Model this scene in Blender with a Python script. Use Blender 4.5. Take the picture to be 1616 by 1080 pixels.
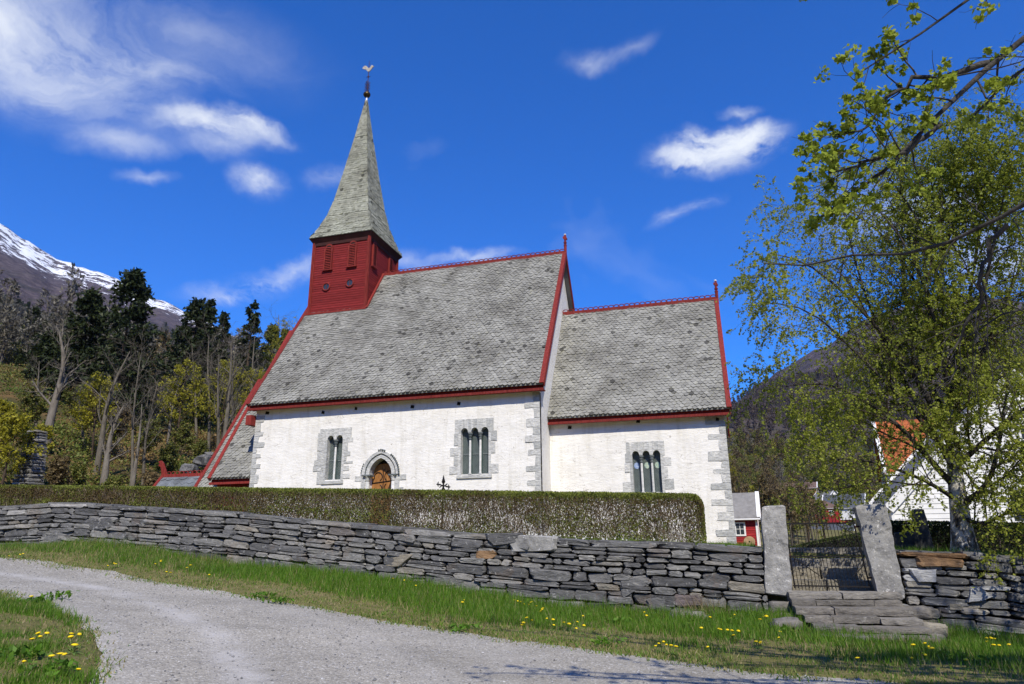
import bpy, math, random
import numpy as np
from mathutils import Matrix, Vector
from math import sin, cos, pi, radians, atan2, sqrt, tan

for _o in list(bpy.data.objects):
    bpy.data.objects.remove(_o)
scene = bpy.context.scene
COL = scene.collection
random.seed(7)
RNG = np.random.default_rng(11)

# ------------------------------------------------------------------ camera
CAM = np.array([7.867, -31.562, -0.049])
YAW, PITCH, ROLL, FPX = 0.285, 0.290, -0.007, 1077.5
_fw = np.array([-sin(YAW)*cos(PITCH), cos(YAW)*cos(PITCH), sin(PITCH)])
_r0 = np.array([cos(YAW), sin(YAW), 0.0])
_u0 = np.cross(_r0, _fw)
_rt = _r0*cos(ROLL)+_u0*sin(ROLL)
_up = -_r0*sin(ROLL)+_u0*cos(ROLL)
cd = bpy.data.cameras.new('camera'); co = bpy.data.objects.new('camera', cd); COL.objects.link(co)
cd.sensor_width = 36.0; cd.lens = FPX*36.0/1616.0; cd.clip_start = 0.1; cd.clip_end = 12000
co.matrix_world = Matrix(((_rt[0], _up[0], -_fw[0], CAM[0]), (_rt[1], _up[1], -_fw[1], CAM[1]),
                          (_rt[2], _up[2], -_fw[2], CAM[2]), (0, 0, 0, 1)))
scene.camera = co

def ray(U, V):
    return _fw+_rt*(U-808)/FPX+_up*(540-V)/FPX
def at_y(U, V, Y):
    d = ray(U, V); return CAM+d*(Y-CAM[1])/d[1]
def at_d(U, V, D):
    d = ray(U, V); return CAM+d*D/math.hypot(d[0], d[1])
def at_z(U, V, Z):
    d = ray(U, V); return CAM+d*(Z-CAM[2])/d[2]

# ------------------------------------------------------------------ light, sky, exposure
SUN_EL, SUN_AZ = 47.0, 25.0                        # degrees above horizon, degrees east of south
sv = Vector((sin(radians(SUN_AZ))*cos(radians(SUN_EL)), -cos(radians(SUN_AZ))*cos(radians(SUN_EL)), sin(radians(SUN_EL))))
sd = bpy.data.lights.new('sun', 'SUN'); sd.energy = 4.6; sd.angle = radians(0.53); sd.color = (1.0, 0.925, 0.775)
so_ = bpy.data.objects.new('sun', sd); COL.objects.link(so_)
so_.rotation_euler = sv.to_track_quat('Z', 'Y').to_euler(); so_.location = (30, -60, 60)

world = bpy.data.worlds.new('World'); scene.world = world; world.use_nodes = True
wt = world.node_tree; wt.nodes.clear()
def wn(t, **k):
    n = wt.nodes.new(t)
    for a, b in k.items(): setattr(n, a, b)
    return n
def wl(a, b): wt.links.new(a, b)
def wmath(op, a, b=None, c=None, clamp=False):
    n = wn('ShaderNodeMath', operation=op, use_clamp=clamp)
    for i, v in enumerate((a, b, c)):
        if v is None: continue
        if isinstance(v, (int, float)): n.inputs[i].default_value = v
        else: wl(v, n.inputs[i])
    return n.outputs[0]
sky = wn('ShaderNodeTexSky', sky_type='NISHITA', sun_disc=False, sun_elevation=radians(SUN_EL),
         sun_rotation=radians(180-SUN_AZ), altitude=0.0, air_density=1.0, dust_density=0.1, ozone_density=4.0)
hs = wn('ShaderNodeHueSaturation'); hs.inputs['Saturation'].default_value = 1.08; hs.inputs['Value'].default_value = 1.0
tint = wn('ShaderNodeMix', data_type='RGBA', blend_type='MULTIPLY'); tint.inputs['Factor'].default_value = 1.0
tint.inputs['B'].default_value = (0.42, 0.74, 1.36, 1)      # the camera's vivid rendering of the blue
wl(sky.outputs[0], tint.inputs['A']); wl(tint.outputs['Result'], hs.inputs['Color'])
tc = wn('ShaderNodeTexCoord')
nz = wn('ShaderNodeVectorMath', operation='NORMALIZE'); wl(tc.outputs['Generated'], nz.inputs[0])
DIR = nz.outputs[0]
def wvec(op, a, b, out=0):
    n = wn('ShaderNodeVectorMath', operation=op)
    for i, v in enumerate((a, b)):
        if isinstance(v, (tuple, list, np.ndarray)): n.inputs[i].default_value = tuple(float(q) for q in v)
        else: wl(v, n.inputs[i])
    return n.outputs[out]
def wnoise(vec, scale, detail, rough, dist=0.0):
    n = wn('ShaderNodeTexNoise'); wl(vec, n.inputs['Vector'])
    n.inputs['Scale'].default_value = scale; n.inputs['Detail'].default_value = detail
    n.inputs['Roughness'].default_value = rough; n.inputs['Distortion'].default_value = dist
    return n
# a gentle warp so that the edges of the clouds are ragged
wq = wnoise(DIR, 8.0, 5.0, 0.62)
warp = wn('ShaderNodeVectorMath', operation='MULTIPLY_ADD')
wl(wvec('SUBTRACT', wq.outputs['Color'], (0.5, 0.5, 0.5)), warp.inputs[0]); warp.inputs[1].default_value = (0.07, 0.07, 0.07); wl(DIR, warp.inputs[2])
WD = warp.outputs[0]
strch = wn('ShaderNodeMapping'); strch.inputs['Scale'].default_value = (1.0, 1.0, 2.1); wl(WD, strch.inputs['Vector'])
puff = wnoise(strch.outputs[0], 13.0, 7.0, 0.6, 0.2).outputs['Fac']
wisp = wnoise(strch.outputs[0], 6.0, 7.0, 0.66, 0.7).outputs['Fac']
# clouds: centre (direction), half widths, tilt, strength, kind
CLOUDS = [
    (1130, 234, 76, 28, -12, 1.25, 0), (1086, 252, 38, 17, -10, 0.9, 0), (1170, 212, 46, 19, -6, 1.25, 0), (1110, 212, 26, 16, 0, 0.8, 0),
    (335, 200, 90, 24, 8, 0.75, 0), (405, 192, 46, 15, 24, 0.7, 0), (345, 232, 60, 22, 4, 0.35, 1), (190, 225, 64, 22, 10, 0.42, 1), (405, 295, 34, 22, 14, 0.55, 0), (416, 288, 16, 12, 30, 0.4, 0),
    (235, 288, 30, 10, 8, 0.25, 1), (-10, 40, 140, 100, 25, 0.95, 1), (110, 100, 160, 60, 22, 0.34, 1), (60, 140, 120, 40, 15, 0.30, 1), (250, 110, 90, 26, 8, 0.25, 1),
    (935, 95, 44, 16, -8, 0.30, 1), (1000, 78, 32, 13, -20, 0.16, 1), (1065, 345, 34, 11, -24, 0.45, 1), (1108, 326, 30, 9, -22, 0.36, 1), (370, 460, 62, 15, -4, 0.75, 1), (460, 432, 60, 13, -16, 0.6, 1), (420, 442, 50, 10, 4, 0.4, 1),
    (525, 275, 40, 16, -10, 0.45, 1), (740, 412, 60, 10, -4, 0.55, 0), (640, 415, 40, 14, 0, 0.4, 1), (300, 60, 160, 60, 15, 0.2, 1),
    (1450, 330, 120, 60, -10, 0.5, 1), (1600, 420, 90, 50, 0, 0.6, 1), (1170, 168, 26, 8, 0, 0.3, 1)]
acc = [None, None]
for (cu, cv, hw, hh, tilt, st, kind) in CLOUDS:
    c = ray(cu, cv); L = np.linalg.norm(c); c = c/L
    rr = _rt-c*np.dot(_rt, c); rr /= np.linalg.norm(rr); uu = np.cross(rr, c)
    t = radians(-tilt); e1 = rr*cos(t)+uu*sin(t); e2 = -rr*sin(t)+uu*cos(t); e3 = np.cross(e1, e2)
    mp = wn('ShaderNodeMapping', vector_type='TEXTURE'); wl(WD, mp.inputs['Vector'])
    mp.inputs['Location'].default_value = tuple(c)
    mp.inputs['Rotation'].default_value = Matrix(((e1[0], e2[0], e3[0]), (e1[1], e2[1], e3[1]), (e1[2], e2[2], e3[2]))).to_euler()
    mp.inputs['Scale'].default_value = (1.75*hw/FPX/L, 1.75*hh/FPX/L, 0.8)
    gr = wn('ShaderNodeTexGradient', gradient_type='QUADRATIC_SPHERE'); wl(mp.outputs[0], gr.inputs[0])
    acc[kind] = wmath('MULTIPLY', gr.outputs['Fac'], st*1.6) if acc[kind] is None else wmath('MULTIPLY_ADD', gr.outputs['Fac'], st*1.6, acc[kind])
acc = wmath('ADD', wmath('MULTIPLY', acc[0], wmath('MAXIMUM', wmath('MULTIPLY_ADD', puff, 4.6, -1.55), 0.0)), wmath('MULTIPLY', acc[1], wmath('MAXIMUM', wmath('MULTIPLY_ADD', wisp, 3.0, -0.95), 0.0)))
# thin cirrus everywhere else
cir = wmath('MULTIPLY', wmath('MAXIMUM', wmath('ADD', wnoise(strch.outputs[0], 1.6, 4.0, 0.6, 0.8).outputs['Fac'], -0.60), 0.0), 0.6)
acc = wmath('ADD', acc, cir)
dens = wmath('MULTIPLY', wmath('SUBTRACT', 1.0, wmath('POWER', 2.718, wmath('MULTIPLY', acc, -1.25))), 1.0, clamp=True)
mixc = wn('ShaderNodeMix', data_type='RGBA')
wl(dens, mixc.inputs['Factor']); wl(hs.outputs[0], mixc.inputs['A']); mixc.inputs['B'].default_value = (6.5, 6.8, 7.2, 1)
bg = wn('ShaderNodeBackground'); bg.inputs['Strength'].default_value = 0.12
wl(mixc.outputs['Result'], bg.inputs['Color'])
wo = wn('ShaderNodeOutputWorld'); wl(bg.outputs[0], wo.inputs['Surface'])
vs = scene.view_settings
vs.view_transform = 'Standard'; vs.look = 'None'; vs.exposure = 0.30; vs.gamma = 1.0; vs.use_curve_mapping = False
scene.render.engine = 'CYCLES'
scene.render.resolution_x = 1024; scene.render.resolution_y = 684
scene.cycles.max_bounces = 5; scene.cycles.diffuse_bounces = 3; scene.cycles.glossy_bounces = 2; scene.cycles.transmission_bounces = 3; scene.cycles.transparent_max_bounces = 8

# ------------------------------------------------------------------ noise on arrays
def _hash(ix, iy, s):
    h = (ix.astype(np.int64)*374761393+iy.astype(np.int64)*668265263+s*1274126177) & 0xffffffff
    h = ((h ^ (h >> 13))*1274126177) & 0xffffffff
    h = h ^ (h >> 16)
    return (h & 0xffff)/65535.0
def vnoise(x, y, s=0):
    x = np.asarray(x, float); y = np.asarray(y, float)
    ix = np.floor(x); iy = np.floor(y); fx = x-ix; fy = y-iy
    fx = fx*fx*(3-2*fx); fy = fy*fy*(3-2*fy)
    a = _hash(ix, iy, s); b = _hash(ix+1, iy, s); c = _hash(ix, iy+1, s); d = _hash(ix+1, iy+1, s)
    return (a*(1-fx)+b*fx)*(1-fy)+(c*(1-fx)+d*fx)*fy
def fbm(x, y, o=4, s=0):
    v = 0; a = 0.5; f = 1.0
    for i in range(o):
        v = v+a*vnoise(np.asarray(x)*f, np.asarray(y)*f, s+i); a *= 0.5; f *= 2.03
    return v
def sstep(a, b, x):
    t = np.clip((np.asarray(x, float)-a)/(b-a), 0, 1); return t*t*(3-2*t)

# ------------------------------------------------------------------ object helpers
def link(o): COL.objects.link(o); return o
ORG = {}
def thing(name, label, cat, loc=(0, 0, 0), group=None):
    o = bpy.data.objects.new(name, None); link(o); o.empty_display_size = 0.3
    o.location = loc; ORG[o.name] = Vector(loc)
    o['label'] = label; o['category'] = cat
    if group: o['group'] = group
    return o
def tag(o, label=None, cat=None, group=None, kind=None):
    if label: o['label'] = label
    if cat: o['category'] = cat
    if group: o['group'] = group
    if kind: o['kind'] = kind
    return o
def parent_to(o, p):
    if p is not None:
        o.parent = p
        if p.name in ORG: o.matrix_parent_inverse = Matrix.Translation(-ORG[p.name])
    return o
def obj(name, me, mat=None, parent=None, smooth=False):
    o = bpy.data.objects.new(name, me); link(o)
    if mat is not None:
        for m in (mat if isinstance(mat, (list, tuple)) else [mat]): me.materials.append(m)
    if smooth: me.polygons.foreach_set('use_smooth', np.ones(len(me.polygons), bool))
    return parent_to(o, parent)
class MB:
    """collects shapes in world coordinates and links them as one mesh"""
    def __init__(s): s.v = []; s.f = []
    def add(s, vs, fs):
        b = len(s.v); s.v += [tuple(float(q) for q in v) for v in vs]; s.f += [tuple(b+i for i in f) for f in fs]; return s
    def box(s, x0, x1, y0, y1, z0, z1):
        return s.add([(x0, y0, z0), (x1, y0, z0), (x1, y1, z0), (x0, y1, z0), (x0, y0, z1), (x1, y0, z1), (x1, y1, z1), (x0, y1, z1)],
                     [(0, 3, 2, 1), (4, 5, 6, 7), (0, 1, 5, 4), (1, 2, 6, 5), (2, 3, 7, 6), (3, 0, 4, 7)])
    def beam(s, p0, p1, w, h, up=(0, 0, 1), off=(0, 0)):
        p0 = np.array(p0, float); p1 = np.array(p1, float); d = p1-p0; d /= np.linalg.norm(d)
        up = np.array(up, float); sd_ = np.cross(d, up); sd_ /= np.linalg.norm(sd_); u = np.cross(sd_, d)
        vs_ = []
        for p in (p0, p1):
            for a, b in ((-1, -1), (1, -1), (1, 1), (-1, 1)): vs_.append(p+sd_*(a*w/2+off[0])+u*(b*h/2+off[1]))
        return s.add(vs_, [(0, 1, 2, 3), (7, 6, 5, 4), (0, 4, 5, 1), (1, 5, 6, 2), (2, 6, 7, 3), (3, 7, 4, 0)])
    def tube(s, pts, rad, n=6, cap=True):
        pts = np.array(pts, float); k = len(pts)
        rad = np.full(k, rad) if np.isscalar(rad) else np.array(rad, float)
        tg = np.gradient(pts, axis=0); tg /= (np.linalg.norm(tg, axis=1, keepdims=True)+1e-9)
        ref = np.array([0.31, 0.17, 0.93]) if abs(tg[0][2]) < 0.8 else np.array([0.9, 0.3, 0.1])
        a = np.cross(tg, ref); a /= (np.linalg.norm(a, axis=1, keepdims=True)+1e-9); b = np.cross(tg, a)
        th = np.arange(n)*2*pi/n
        vv = pts[:, None, :]+(a[:, None, :]*np.cos(th)[None, :, None]+b[:, None, :]*np.sin(th)[None, :, None])*rad[:, None, None]
        fs = [(i*n+j, i*n+(j+1) % n, (i+1)*n+(j+1) % n, (i+1)*n+j) for i in range(k-1) for j in range(n)]
        if cap: fs += [tuple(range(n-1, -1, -1)), tuple((k-1)*n+j for j in range(n))]
        return s.add(vv.reshape(-1, 3), fs)
    def lathe(s, c, prof, n=16):
        """prof: list of (radius, z) about a vertical axis at c"""
        vs_ = [(c[0]+r*cos(2*pi*j/n), c[1]+r*sin(2*pi*j/n), c[2]+z) for r, z in prof for j in range(n)]
        k = len(prof)
        fs = [(i*n+j, i*n+(j+1) % n, (i+1)*n+(j+1) % n, (i+1)*n+j) for i in range(k-1) for j in range(n)]
        fs += [tuple(range(n-1, -1, -1)), tuple((k-1)*n+j for j in range(n))]
        return s.add(vs_, fs)
    def prism(s, poly, n0, n1):
        """poly: list of 3D points (planar); extruded from +n0 to +n1 (vectors)"""
        k = len(poly); n0 = np.array(n0, float); n1 = np.array(n1, float)
        vs_ = [np.array(p, float)+n0 for p in poly]+[np.array(p, float)+n1 for p in poly]
        return s.add(vs_, [tuple(range(k)), tuple(range(2*k-1, k-1, -1))]+[(i, k+i, k+(i+1) % k, (i+1) % k) for i in range(k)])
    def mesh(s, name):
        me = bpy.data.meshes.new(name); me.from_pydata(s.v, [], s.f); me.update(); return me
    def build(s, name, mat=None, parent=None, smooth=False):
        return obj(name, s.mesh(name), mat, parent, smooth)
def quads_mesh(name, V, rnd=None, nper=4):
    """V: (N,nper,3) polygons, each an island; rnd: (N,) value stored per vertex"""
    N = len(V); me = bpy.data.meshes.new(name)
    me.vertices.add(N*nper); me.vertices.foreach_set('co', V.reshape(-1).astype(np.float32))
    me.loops.add(N*nper); me.loops.foreach_set('vertex_index', np.arange(N*nper, dtype=np.int32))
    me.polygons.add(N); me.polygons.foreach_set('loop_start', np.arange(0, N*nper, nper, dtype=np.int32))
    me.update(calc_edges=True)
    if rnd is not None:
        at = me.attributes.new('rnd', 'FLOAT', 'POINT'); at.data.foreach_set('value', np.repeat(rnd, nper).astype(np.float32))
    me.validate(); return me
def unit(v): return v/(np.linalg.norm(v, axis=-1, keepdims=True)+1e-9)
def leaf_quads(P, size, rng, up=0.3, aspect=0.6, jitter=0.4, D=None):
    """rhombic leaves at points P"""
    n = len(P)
    a = unit(rng.normal(size=(n, 3))) if D is None else unit(D+rng.normal(size=(n, 3))*0.45)
    nn = unit(rng.normal(size=(n, 3))+np.array([0, 0, up])); b = unit(np.cross(a, nn))
    s = size*(1-jitter+2*jitter*rng.random(n))[:, None]
    return np.stack([P-a*s*0.5, P+b*s*aspect*0.5-a*s*0.05, P+a*s*0.5, P-b*s*aspect*0.5-a*s*0.05], axis=1)
def add_children(root, objs):
    for o in objs: parent_to(o, root)
def copy_tree(o, parent=None):
    c = o.copy(); link(c); c.parent = parent
    for ch in list(o.children): copy_tree(ch, c)
    return c

# ------------------------------------------------------------------ materials
def newmat(name):
    m = bpy.data.materials.new(name); m.use_nodes = True; nt = m.node_tree
    bs = nt.nodes['Principled BSDF']; return m, nt, bs
def nd(nt, t, **k):
    n = nt.nodes.new(t)
    for a, b in k.items(): setattr(n, a, b)
    return n
def setin(nt, n, key, v):
    i = n.inputs[key]
    if isinstance(v, bpy.types.NodeSocket): nt.links.new(v, i)
    elif isinstance(v, (tuple, list)) and i.type == 'RGBA' and len(v) == 3: i.default_value = (*v, 1)
    else: i.default_value = v
def pos(nt, scale=(1, 1, 1), rot=(0, 0, 0), space='world'):
    if space == 'world': g = nd(nt, 'ShaderNodeNewGeometry').outputs['Position']
    else: g = nd(nt, 'ShaderNodeTexCoord').outputs['Object']
    mp = nd(nt, 'ShaderNodeMapping'); nt.links.new(g, mp.inputs[0]); mp.inputs['Scale'].default_value = scale; mp.inputs['Rotation'].default_value = rot
    return mp.outputs[0]
def noise(nt, vec, scale, detail=5, rough=0.55, dist=0.0, out='Fac'):
    n = nd(nt, 'ShaderNodeTexNoise'); nt.links.new(vec, n.inputs['Vector'])
    for k, v in (('Scale', scale), ('Detail', detail), ('Roughness', rough), ('Distortion', dist)): n.inputs[k].default_value = v
    return n.outputs[out]
def ramp(nt, fac, stops, interp='LINEAR'):
    r = nd(nt, 'ShaderNodeValToRGB'); nt.links.new(fac, r.inputs[0]); r.color_ramp.interpolation = interp
    e = r.color_ramp.elements
    while len(e) < len(stops): e.new(0.5)
    for i, (p_, c) in enumerate(stops): e[i].position = p_; e[i].color = (*c, 1) if len(c) == 3 else c
    return r.outputs[0]
def mixc_(nt, fac, a, b, mode='MIX'):
    n = nd(nt, 'ShaderNodeMix', data_type='RGBA', blend_type=mode)
    setin(nt, n, 'Factor', fac); setin(nt, n, 'A', a); setin(nt, n, 'B', b); return n.outputs['Result']
def mth(nt, op, a, b=0.0, c=0.0, clamp=False):
    n = nd(nt, 'ShaderNodeMath', operation=op, use_clamp=clamp)
    for i, v in enumerate((a, b, c)): setin(nt, n, i, v)
    return n.outputs[0]
def bump(nt, bs, h, strength=0.5, dist=0.02, prev=None):
    b = nd(nt, 'ShaderNodeBump'); b.inputs['Strength'].default_value = strength; b.inputs['Distance'].default_value = dist
    nt.links.new(h, b.inputs['Height'])
    if prev is not None: nt.links.new(prev, b.inputs['Normal'])
    nt.links.new(b.outputs[0], bs.inputs['Normal']); return b.outputs[0]
def noisy(name, cols, scale=3.0, rough=0.8, bstr=0.4, bscale=30.0, bdist=0.01, scl=(1, 1, 1), space='world', metal=0.0, dist=0.0, spec=0.3, lo=0.3, hi=0.7):
    m, nt, bs = newmat(name); v = pos(nt, scl, space=space)
    n = noise(nt, v, scale, 6, 0.6, dist)
    k = len(cols); c = ramp(nt, n, [(lo+(hi-lo)*i/max(1, k-1), cols[i]) for i in range(k)])
    nt.links.new(c, bs.inputs['Base Color']); bs.inputs['Roughness'].default_value = rough; bs.inputs['Metallic'].default_value = metal
    bs.inputs['Specular IOR Level'].default_value = spec
    if bstr: bump(nt, bs, noise(nt, v, bscale, 6, 0.6), bstr, bdist)
    return m
def rand_island(nt):
    g = nd(nt, 'ShaderNodeNewGeometry'); oi = nd(nt, 'ShaderNodeObjectInfo')
    return mth(nt, 'FRACT', mth(nt, 'ADD', g.outputs['Random Per Island'], oi.outputs['Random']))
def attr(nt, name='rnd'):
    a = nd(nt, 'ShaderNodeAttribute', attribute_name=name); return a.outputs['Fac']
def leafmat(name, stops, trans=0.35, rough=0.55, by='rnd', patch=0.0, pscale=0.5, pcols=None):
    m, nt, bs = newmat(name)
    f = attr(nt) if by == 'rnd' else rand_island(nt)
    c = ramp(nt, f, stops)
    if patch:
        p_ = noise(nt, pos(nt), pscale, 4, 0.6); pc = ramp(nt, p_, pcols)
        c = mixc_(nt, patch, c, pc)
    nt.links.new(c, bs.inputs['Base Color']); bs.inputs['Roughness'].default_value = rough; bs.inputs['Specular IOR Level'].default_value = 0.25
    tr = nd(nt, 'ShaderNodeBsdfTranslucent'); nt.links.new(c, tr.inputs['Color'])
    mx = nd(nt, 'ShaderNodeMixShader'); mx.inputs[0].default_value = trans
    nt.links.new(bs.outputs[0], mx.inputs[1]); nt.links.new(tr.outputs[0], mx.inputs[2])
    nt.links.new(mx.outputs[0], nt.nodes['Material Output'].inputs['Surface']); return m

def mk_limewash():
    m, nt, bs = newmat('limewash'); v = pos(nt)
    vs_ = pos(nt, (1.3, 1.3, 3.6))
    vor = nd(nt, 'ShaderNodeTexVoronoi', feature='DISTANCE_TO_EDGE'); setin(nt, vor, 'Scale', 1.5)
    wv = mixc_(nt, 0.14, vs_, noise(nt, vs_, 2.2, 4, 0.6, 0, 'Color'), 'ADD'); nt.links.new(wv, vor.inputs['Vector'])
    crack = mth(nt, 'LESS_THAN', vor.outputs['Distance'], 0.012)
    msk = mth(nt, 'GREATER_THAN', noise(nt, pos(nt, (0.8, 0.8, 1.4)), 1.7, 5, 0.6), 0.545)
    fine = mth(nt, 'GREATER_THAN', noise(nt, vs_, 9, 4, 0.6), 0.46)
    crack = mth(nt, 'MULTIPLY', mth(nt, 'MULTIPLY', crack, msk), fine)
    big = ramp(nt, noise(nt, v, 0.9, 6, 0.65), [(0.25, (0.70, 0.68, 0.635)), (0.5, (0.80, 0.785, 0.75)), (0.75, (0.85, 0.84, 0.81))])
    spots = mth(nt, 'GREATER_THAN', noise(nt, pos(nt, (1, 1, 1.8)), 3.1, 7, 0.72), 0.695)
    strk = ramp(nt, noise(nt, pos(nt, (2.2, 2.2, 0.22)), 1.4, 6, 0.65), [(0.30, (0.86, 0.85, 0.82)), (0.5, (1, 1, 1))]); big = mixc_(nt, 1.0, big, strk, 'MULTIPLY')
    c = mixc_(nt, spots, big, (0.33, 0.30, 0.26)); c = mixc_(nt, mth(nt, 'MULTIPLY', crack, 0.75), c, (0.26, 0.23, 0.19))
    nt.links.new(c, bs.inputs['Base Color']); bs.inputs['Roughness'].default_value = 0.92; bs.inputs['Specular IOR Level'].default_value = 0.15
    h1 = mth(nt, 'MINIMUM', vor.outputs['Distance'], 0.11)
    b1 = bump(nt, bs, h1, 0.07, 0.08); b2 = bump(nt, bs, noise(nt, pos(nt, (1, 1, 2.6)), 3.5, 7, 0.66), 0.5, 0.05, b1); bump(nt, bs, noise(nt, v, 16, 7, 0.65), 0.35, 0.02, b2); return m
def mk_slate(name, a, b, c, lichen=(0.30, 0.29, 0.17), am=0.25, patchy=None):
    m, nt, bs = newmat(name); v = pos(nt); r = rand_island(nt)
    col = ramp(nt, r, [(0.0, b), (0.3, c), (0.75, c), (0.965, tuple(min(1, q*1.2) for q in c)), (0.985, a), (1.0, tuple(q*0.6 for q in a))])
    st = ramp(nt, noise(nt, v, 0.55, 5, 0.65), [(0.35, (0.62, 0.61, 0.58)), (0.6, (1.05, 1.05, 1.02))])
    col = mixc_(nt, 1.0, col, st, 'MULTIPLY')
    col = mixc_(nt, mth(nt, 'MULTIPLY', mth(nt, 'GREATER_THAN', noise(nt, v, 5.5, 6, 0.7), 0.60), am), col, lichen)
    sp = mth(nt, 'GREATER_THAN', noise(nt, v, 16, 3, 0.6), 0.68); col = mixc_(nt, mth(nt, 'MULTIPLY', sp, 0.5), col, (0.52, 0.52, 0.49))
    dk = mth(nt, 'GREATER_THAN', noise(nt, pos(nt, (1, 1, 0.6)), 4.5, 6, 0.7), 0.63); col = mixc_(nt, mth(nt, 'MULTIPLY', dk, 0.42), col, (0.075, 0.072, 0.062))
    nt.links.new(col, bs.inputs['Base Color']); bs.inputs['Roughness'].default_value = 0.8; bs.inputs['Specular IOR Level'].default_value = 0.25
    bump(nt, bs, noise(nt, v, 22, 6, 0.65), 0.6, 0.012); return m
def mk_stone(name, stops, lich=0.5, lcol=(0.42, 0.42, 0.39), rust=0.0, spec=0.25, scale=9, st=2.2):
    m, nt, bs = newmat(name); v = pos(nt, (1, 1, st)); v1 = pos(nt); r = rand_island(nt)
    col = ramp(nt, r, stops)
    gr = ramp(nt, noise(nt, v, 5, 7, 0.68), [(0.25, (0.55, 0.55, 0.56)), (0.55, (1.0, 1.0, 1.0)), (0.8, (1.3, 1.3, 1.28))])
    col = mixc_(nt, 1.0, col, gr, 'MULTIPLY')
    l = mth(nt, 'GREATER_THAN', noise(nt, v1, scale, 7, 0.72), 0.61); col = mixc_(nt, mth(nt, 'MULTIPLY', l, lich), col, lcol)
    if rust:
        l2 = mth(nt, 'GREATER_THAN', noise(nt, v1, 1.3, 5, 0.6), 0.60); col = mixc_(nt, mth(nt, 'MULTIPLY', l2, rust), col, (0.19, 0.115, 0.06))
    nt.links.new(col, bs.inputs['Base Color']); bs.inputs['Roughness'].default_value = 0.78; bs.inputs['Specular IOR Level'].default_value = spec
    b1 = bump(nt, bs, noise(nt, v, 7, 8, 0.66), 0.9, 0.05); bump(nt, bs, noise(nt, v1, 60, 5, 0.6), 0.4, 0.006, b1); return m
def mk_redwood(name, col=(0.21, 0.030, 0.025), streak=(6, 6, 1)):
    m, nt, bs = newmat(name); v = pos(nt, streak); v1 = pos(nt)
    f = noise(nt, v, 2.5, 7, 0.65)
    c = ramp(nt, f, [(0.22, tuple(q*0.45 for q in col)), (0.52, col), (0.8, tuple(min(1, q*1.4+0.015) for q in col))])
    w = mth(nt, 'GREATER_THAN', noise(nt, v1, 2.3, 8, 0.72), 0.69)
    c = mixc_(nt, mth(nt, 'MULTIPLY', w, 0.35), c, (0.33, 0.17, 0.14))
    rj = ramp(nt, rand_island(nt), [(0.0, (0.82, 0.82, 0.82)), (1.0, (1.12, 1.1, 1.1))]); c = mixc_(nt, 1.0, c, rj, 'MULTIPLY')
    nt.links.new(c, bs.inputs['Base Color']); bs.inputs['Roughness'].default_value = 0.7; bs.inputs['Specular IOR Level'].default_value = 0.12
    bump(nt, bs, noise(nt, v, 9, 6, 0.65), 0.4, 0.008); return m
def mk_gravel():
    m, nt, bs = newmat('gravel'); v = pos(nt)
    vor = nd(nt, 'ShaderNodeTexVoronoi'); setin(nt, vor, 'Scale', 52.0); nt.links.new(mixc_(nt, 0.03, v, noise(nt, v, 20, 2, 0.5, 0, 'Color'), 'ADD'), vor.inputs['Vector'])
    sep = nd(nt, 'ShaderNodeSeparateColor'); nt.links.new(vor.outputs['Color'], sep.inputs[0])
    c = ramp(nt, sep.outputs[0], [(0.0, (0.195, 0.183, 0.163)), (0.3, (0.285, 0.268, 0.232)), (0.72, (0.335, 0.316, 0.274)), (0.93, (0.41, 0.388, 0.338)), (1.0, (0.58, 0.57, 0.55))])
    big = noise(nt, v, 0.55, 6, 0.62, 0.6)
    c = mixc_(nt, 1.0, c, ramp(nt, big, [(0.28, (0.70, 0.69, 0.665)), (0.5, (0.96, 0.955, 0.94)), (0.7, (1.15, 1.14, 1.115))]), 'MULTIPLY')
    # wheel tracks worn to pale fines: rings about the bend's centre
    sx = nd(nt, 'ShaderNodeSeparateXYZ'); nt.links.new(nd(nt, 'ShaderNodeNewGeometry').outputs['Position'], sx.inputs[0])
    dx = mth(nt, 'ADD', sx.outputs[0], TRACK[0]*-1.0); dy = mth(nt, 'ADD', sx.outputs[1], TRACK[1]*-1.0)
    rr_ = mth(nt, 'SQRT', mth(nt, 'ADD', mth(nt, 'MULTIPLY', dx, dx), mth(nt, 'MULTIPLY', dy, dy)))
    rr_ = mth(nt, 'ADD', rr_, mth(nt, 'MULTIPLY', mth(nt, 'ADD', noise(nt, v, 0.6, 3), -0.5), 0.5))
    tot = None
    for R_, w_, s_ in TRACK[2]:
        d_ = mth(nt, 'DIVIDE', mth(nt, 'ADD', rr_, -R_), w_)
        g_ = mth(nt, 'MULTIPLY', mth(nt, 'POWER', 2.718, mth(nt, 'MULTIPLY', mth(nt, 'MULTIPLY', d_, d_), -1.0)), s_)
        tot = g_ if tot is None else mth(nt, 'ADD', tot, g_)
    brk = ramp(nt, noise(nt, v, 1.6, 7, 0.68), [(0.34, (0.1, 0.1, 0.1)), (0.62, (1, 1, 1))])
    tot = mth(nt, 'MULTIPLY', tot, brk, clamp=True)
    c = mixc_(nt, tot, c, (0.47, 0.455, 0.43))
    moss = mth(nt, 'GREATER_THAN', noise(nt, v, 2.2, 7, 0.7), 0.69); c = mixc_(nt, mth(nt, 'MULTIPLY', moss, 0.35), c, (0.16, 0.15, 0.085))
    nt.links.new(c, bs.inputs['Base Color']); bs.inputs['Roughness'].default_value = 0.9; bs.inputs['Specular IOR Level'].default_value = 0.2
    b1 = bump(nt, bs, mth(nt, 'MULTIPLY', vor.outputs['Distance'], -1.0), 0.4, 0.008); bump(nt, bs, noise(nt, v, 5, 7, 0.65), 0.5, 0.04, b1); return m
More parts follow.
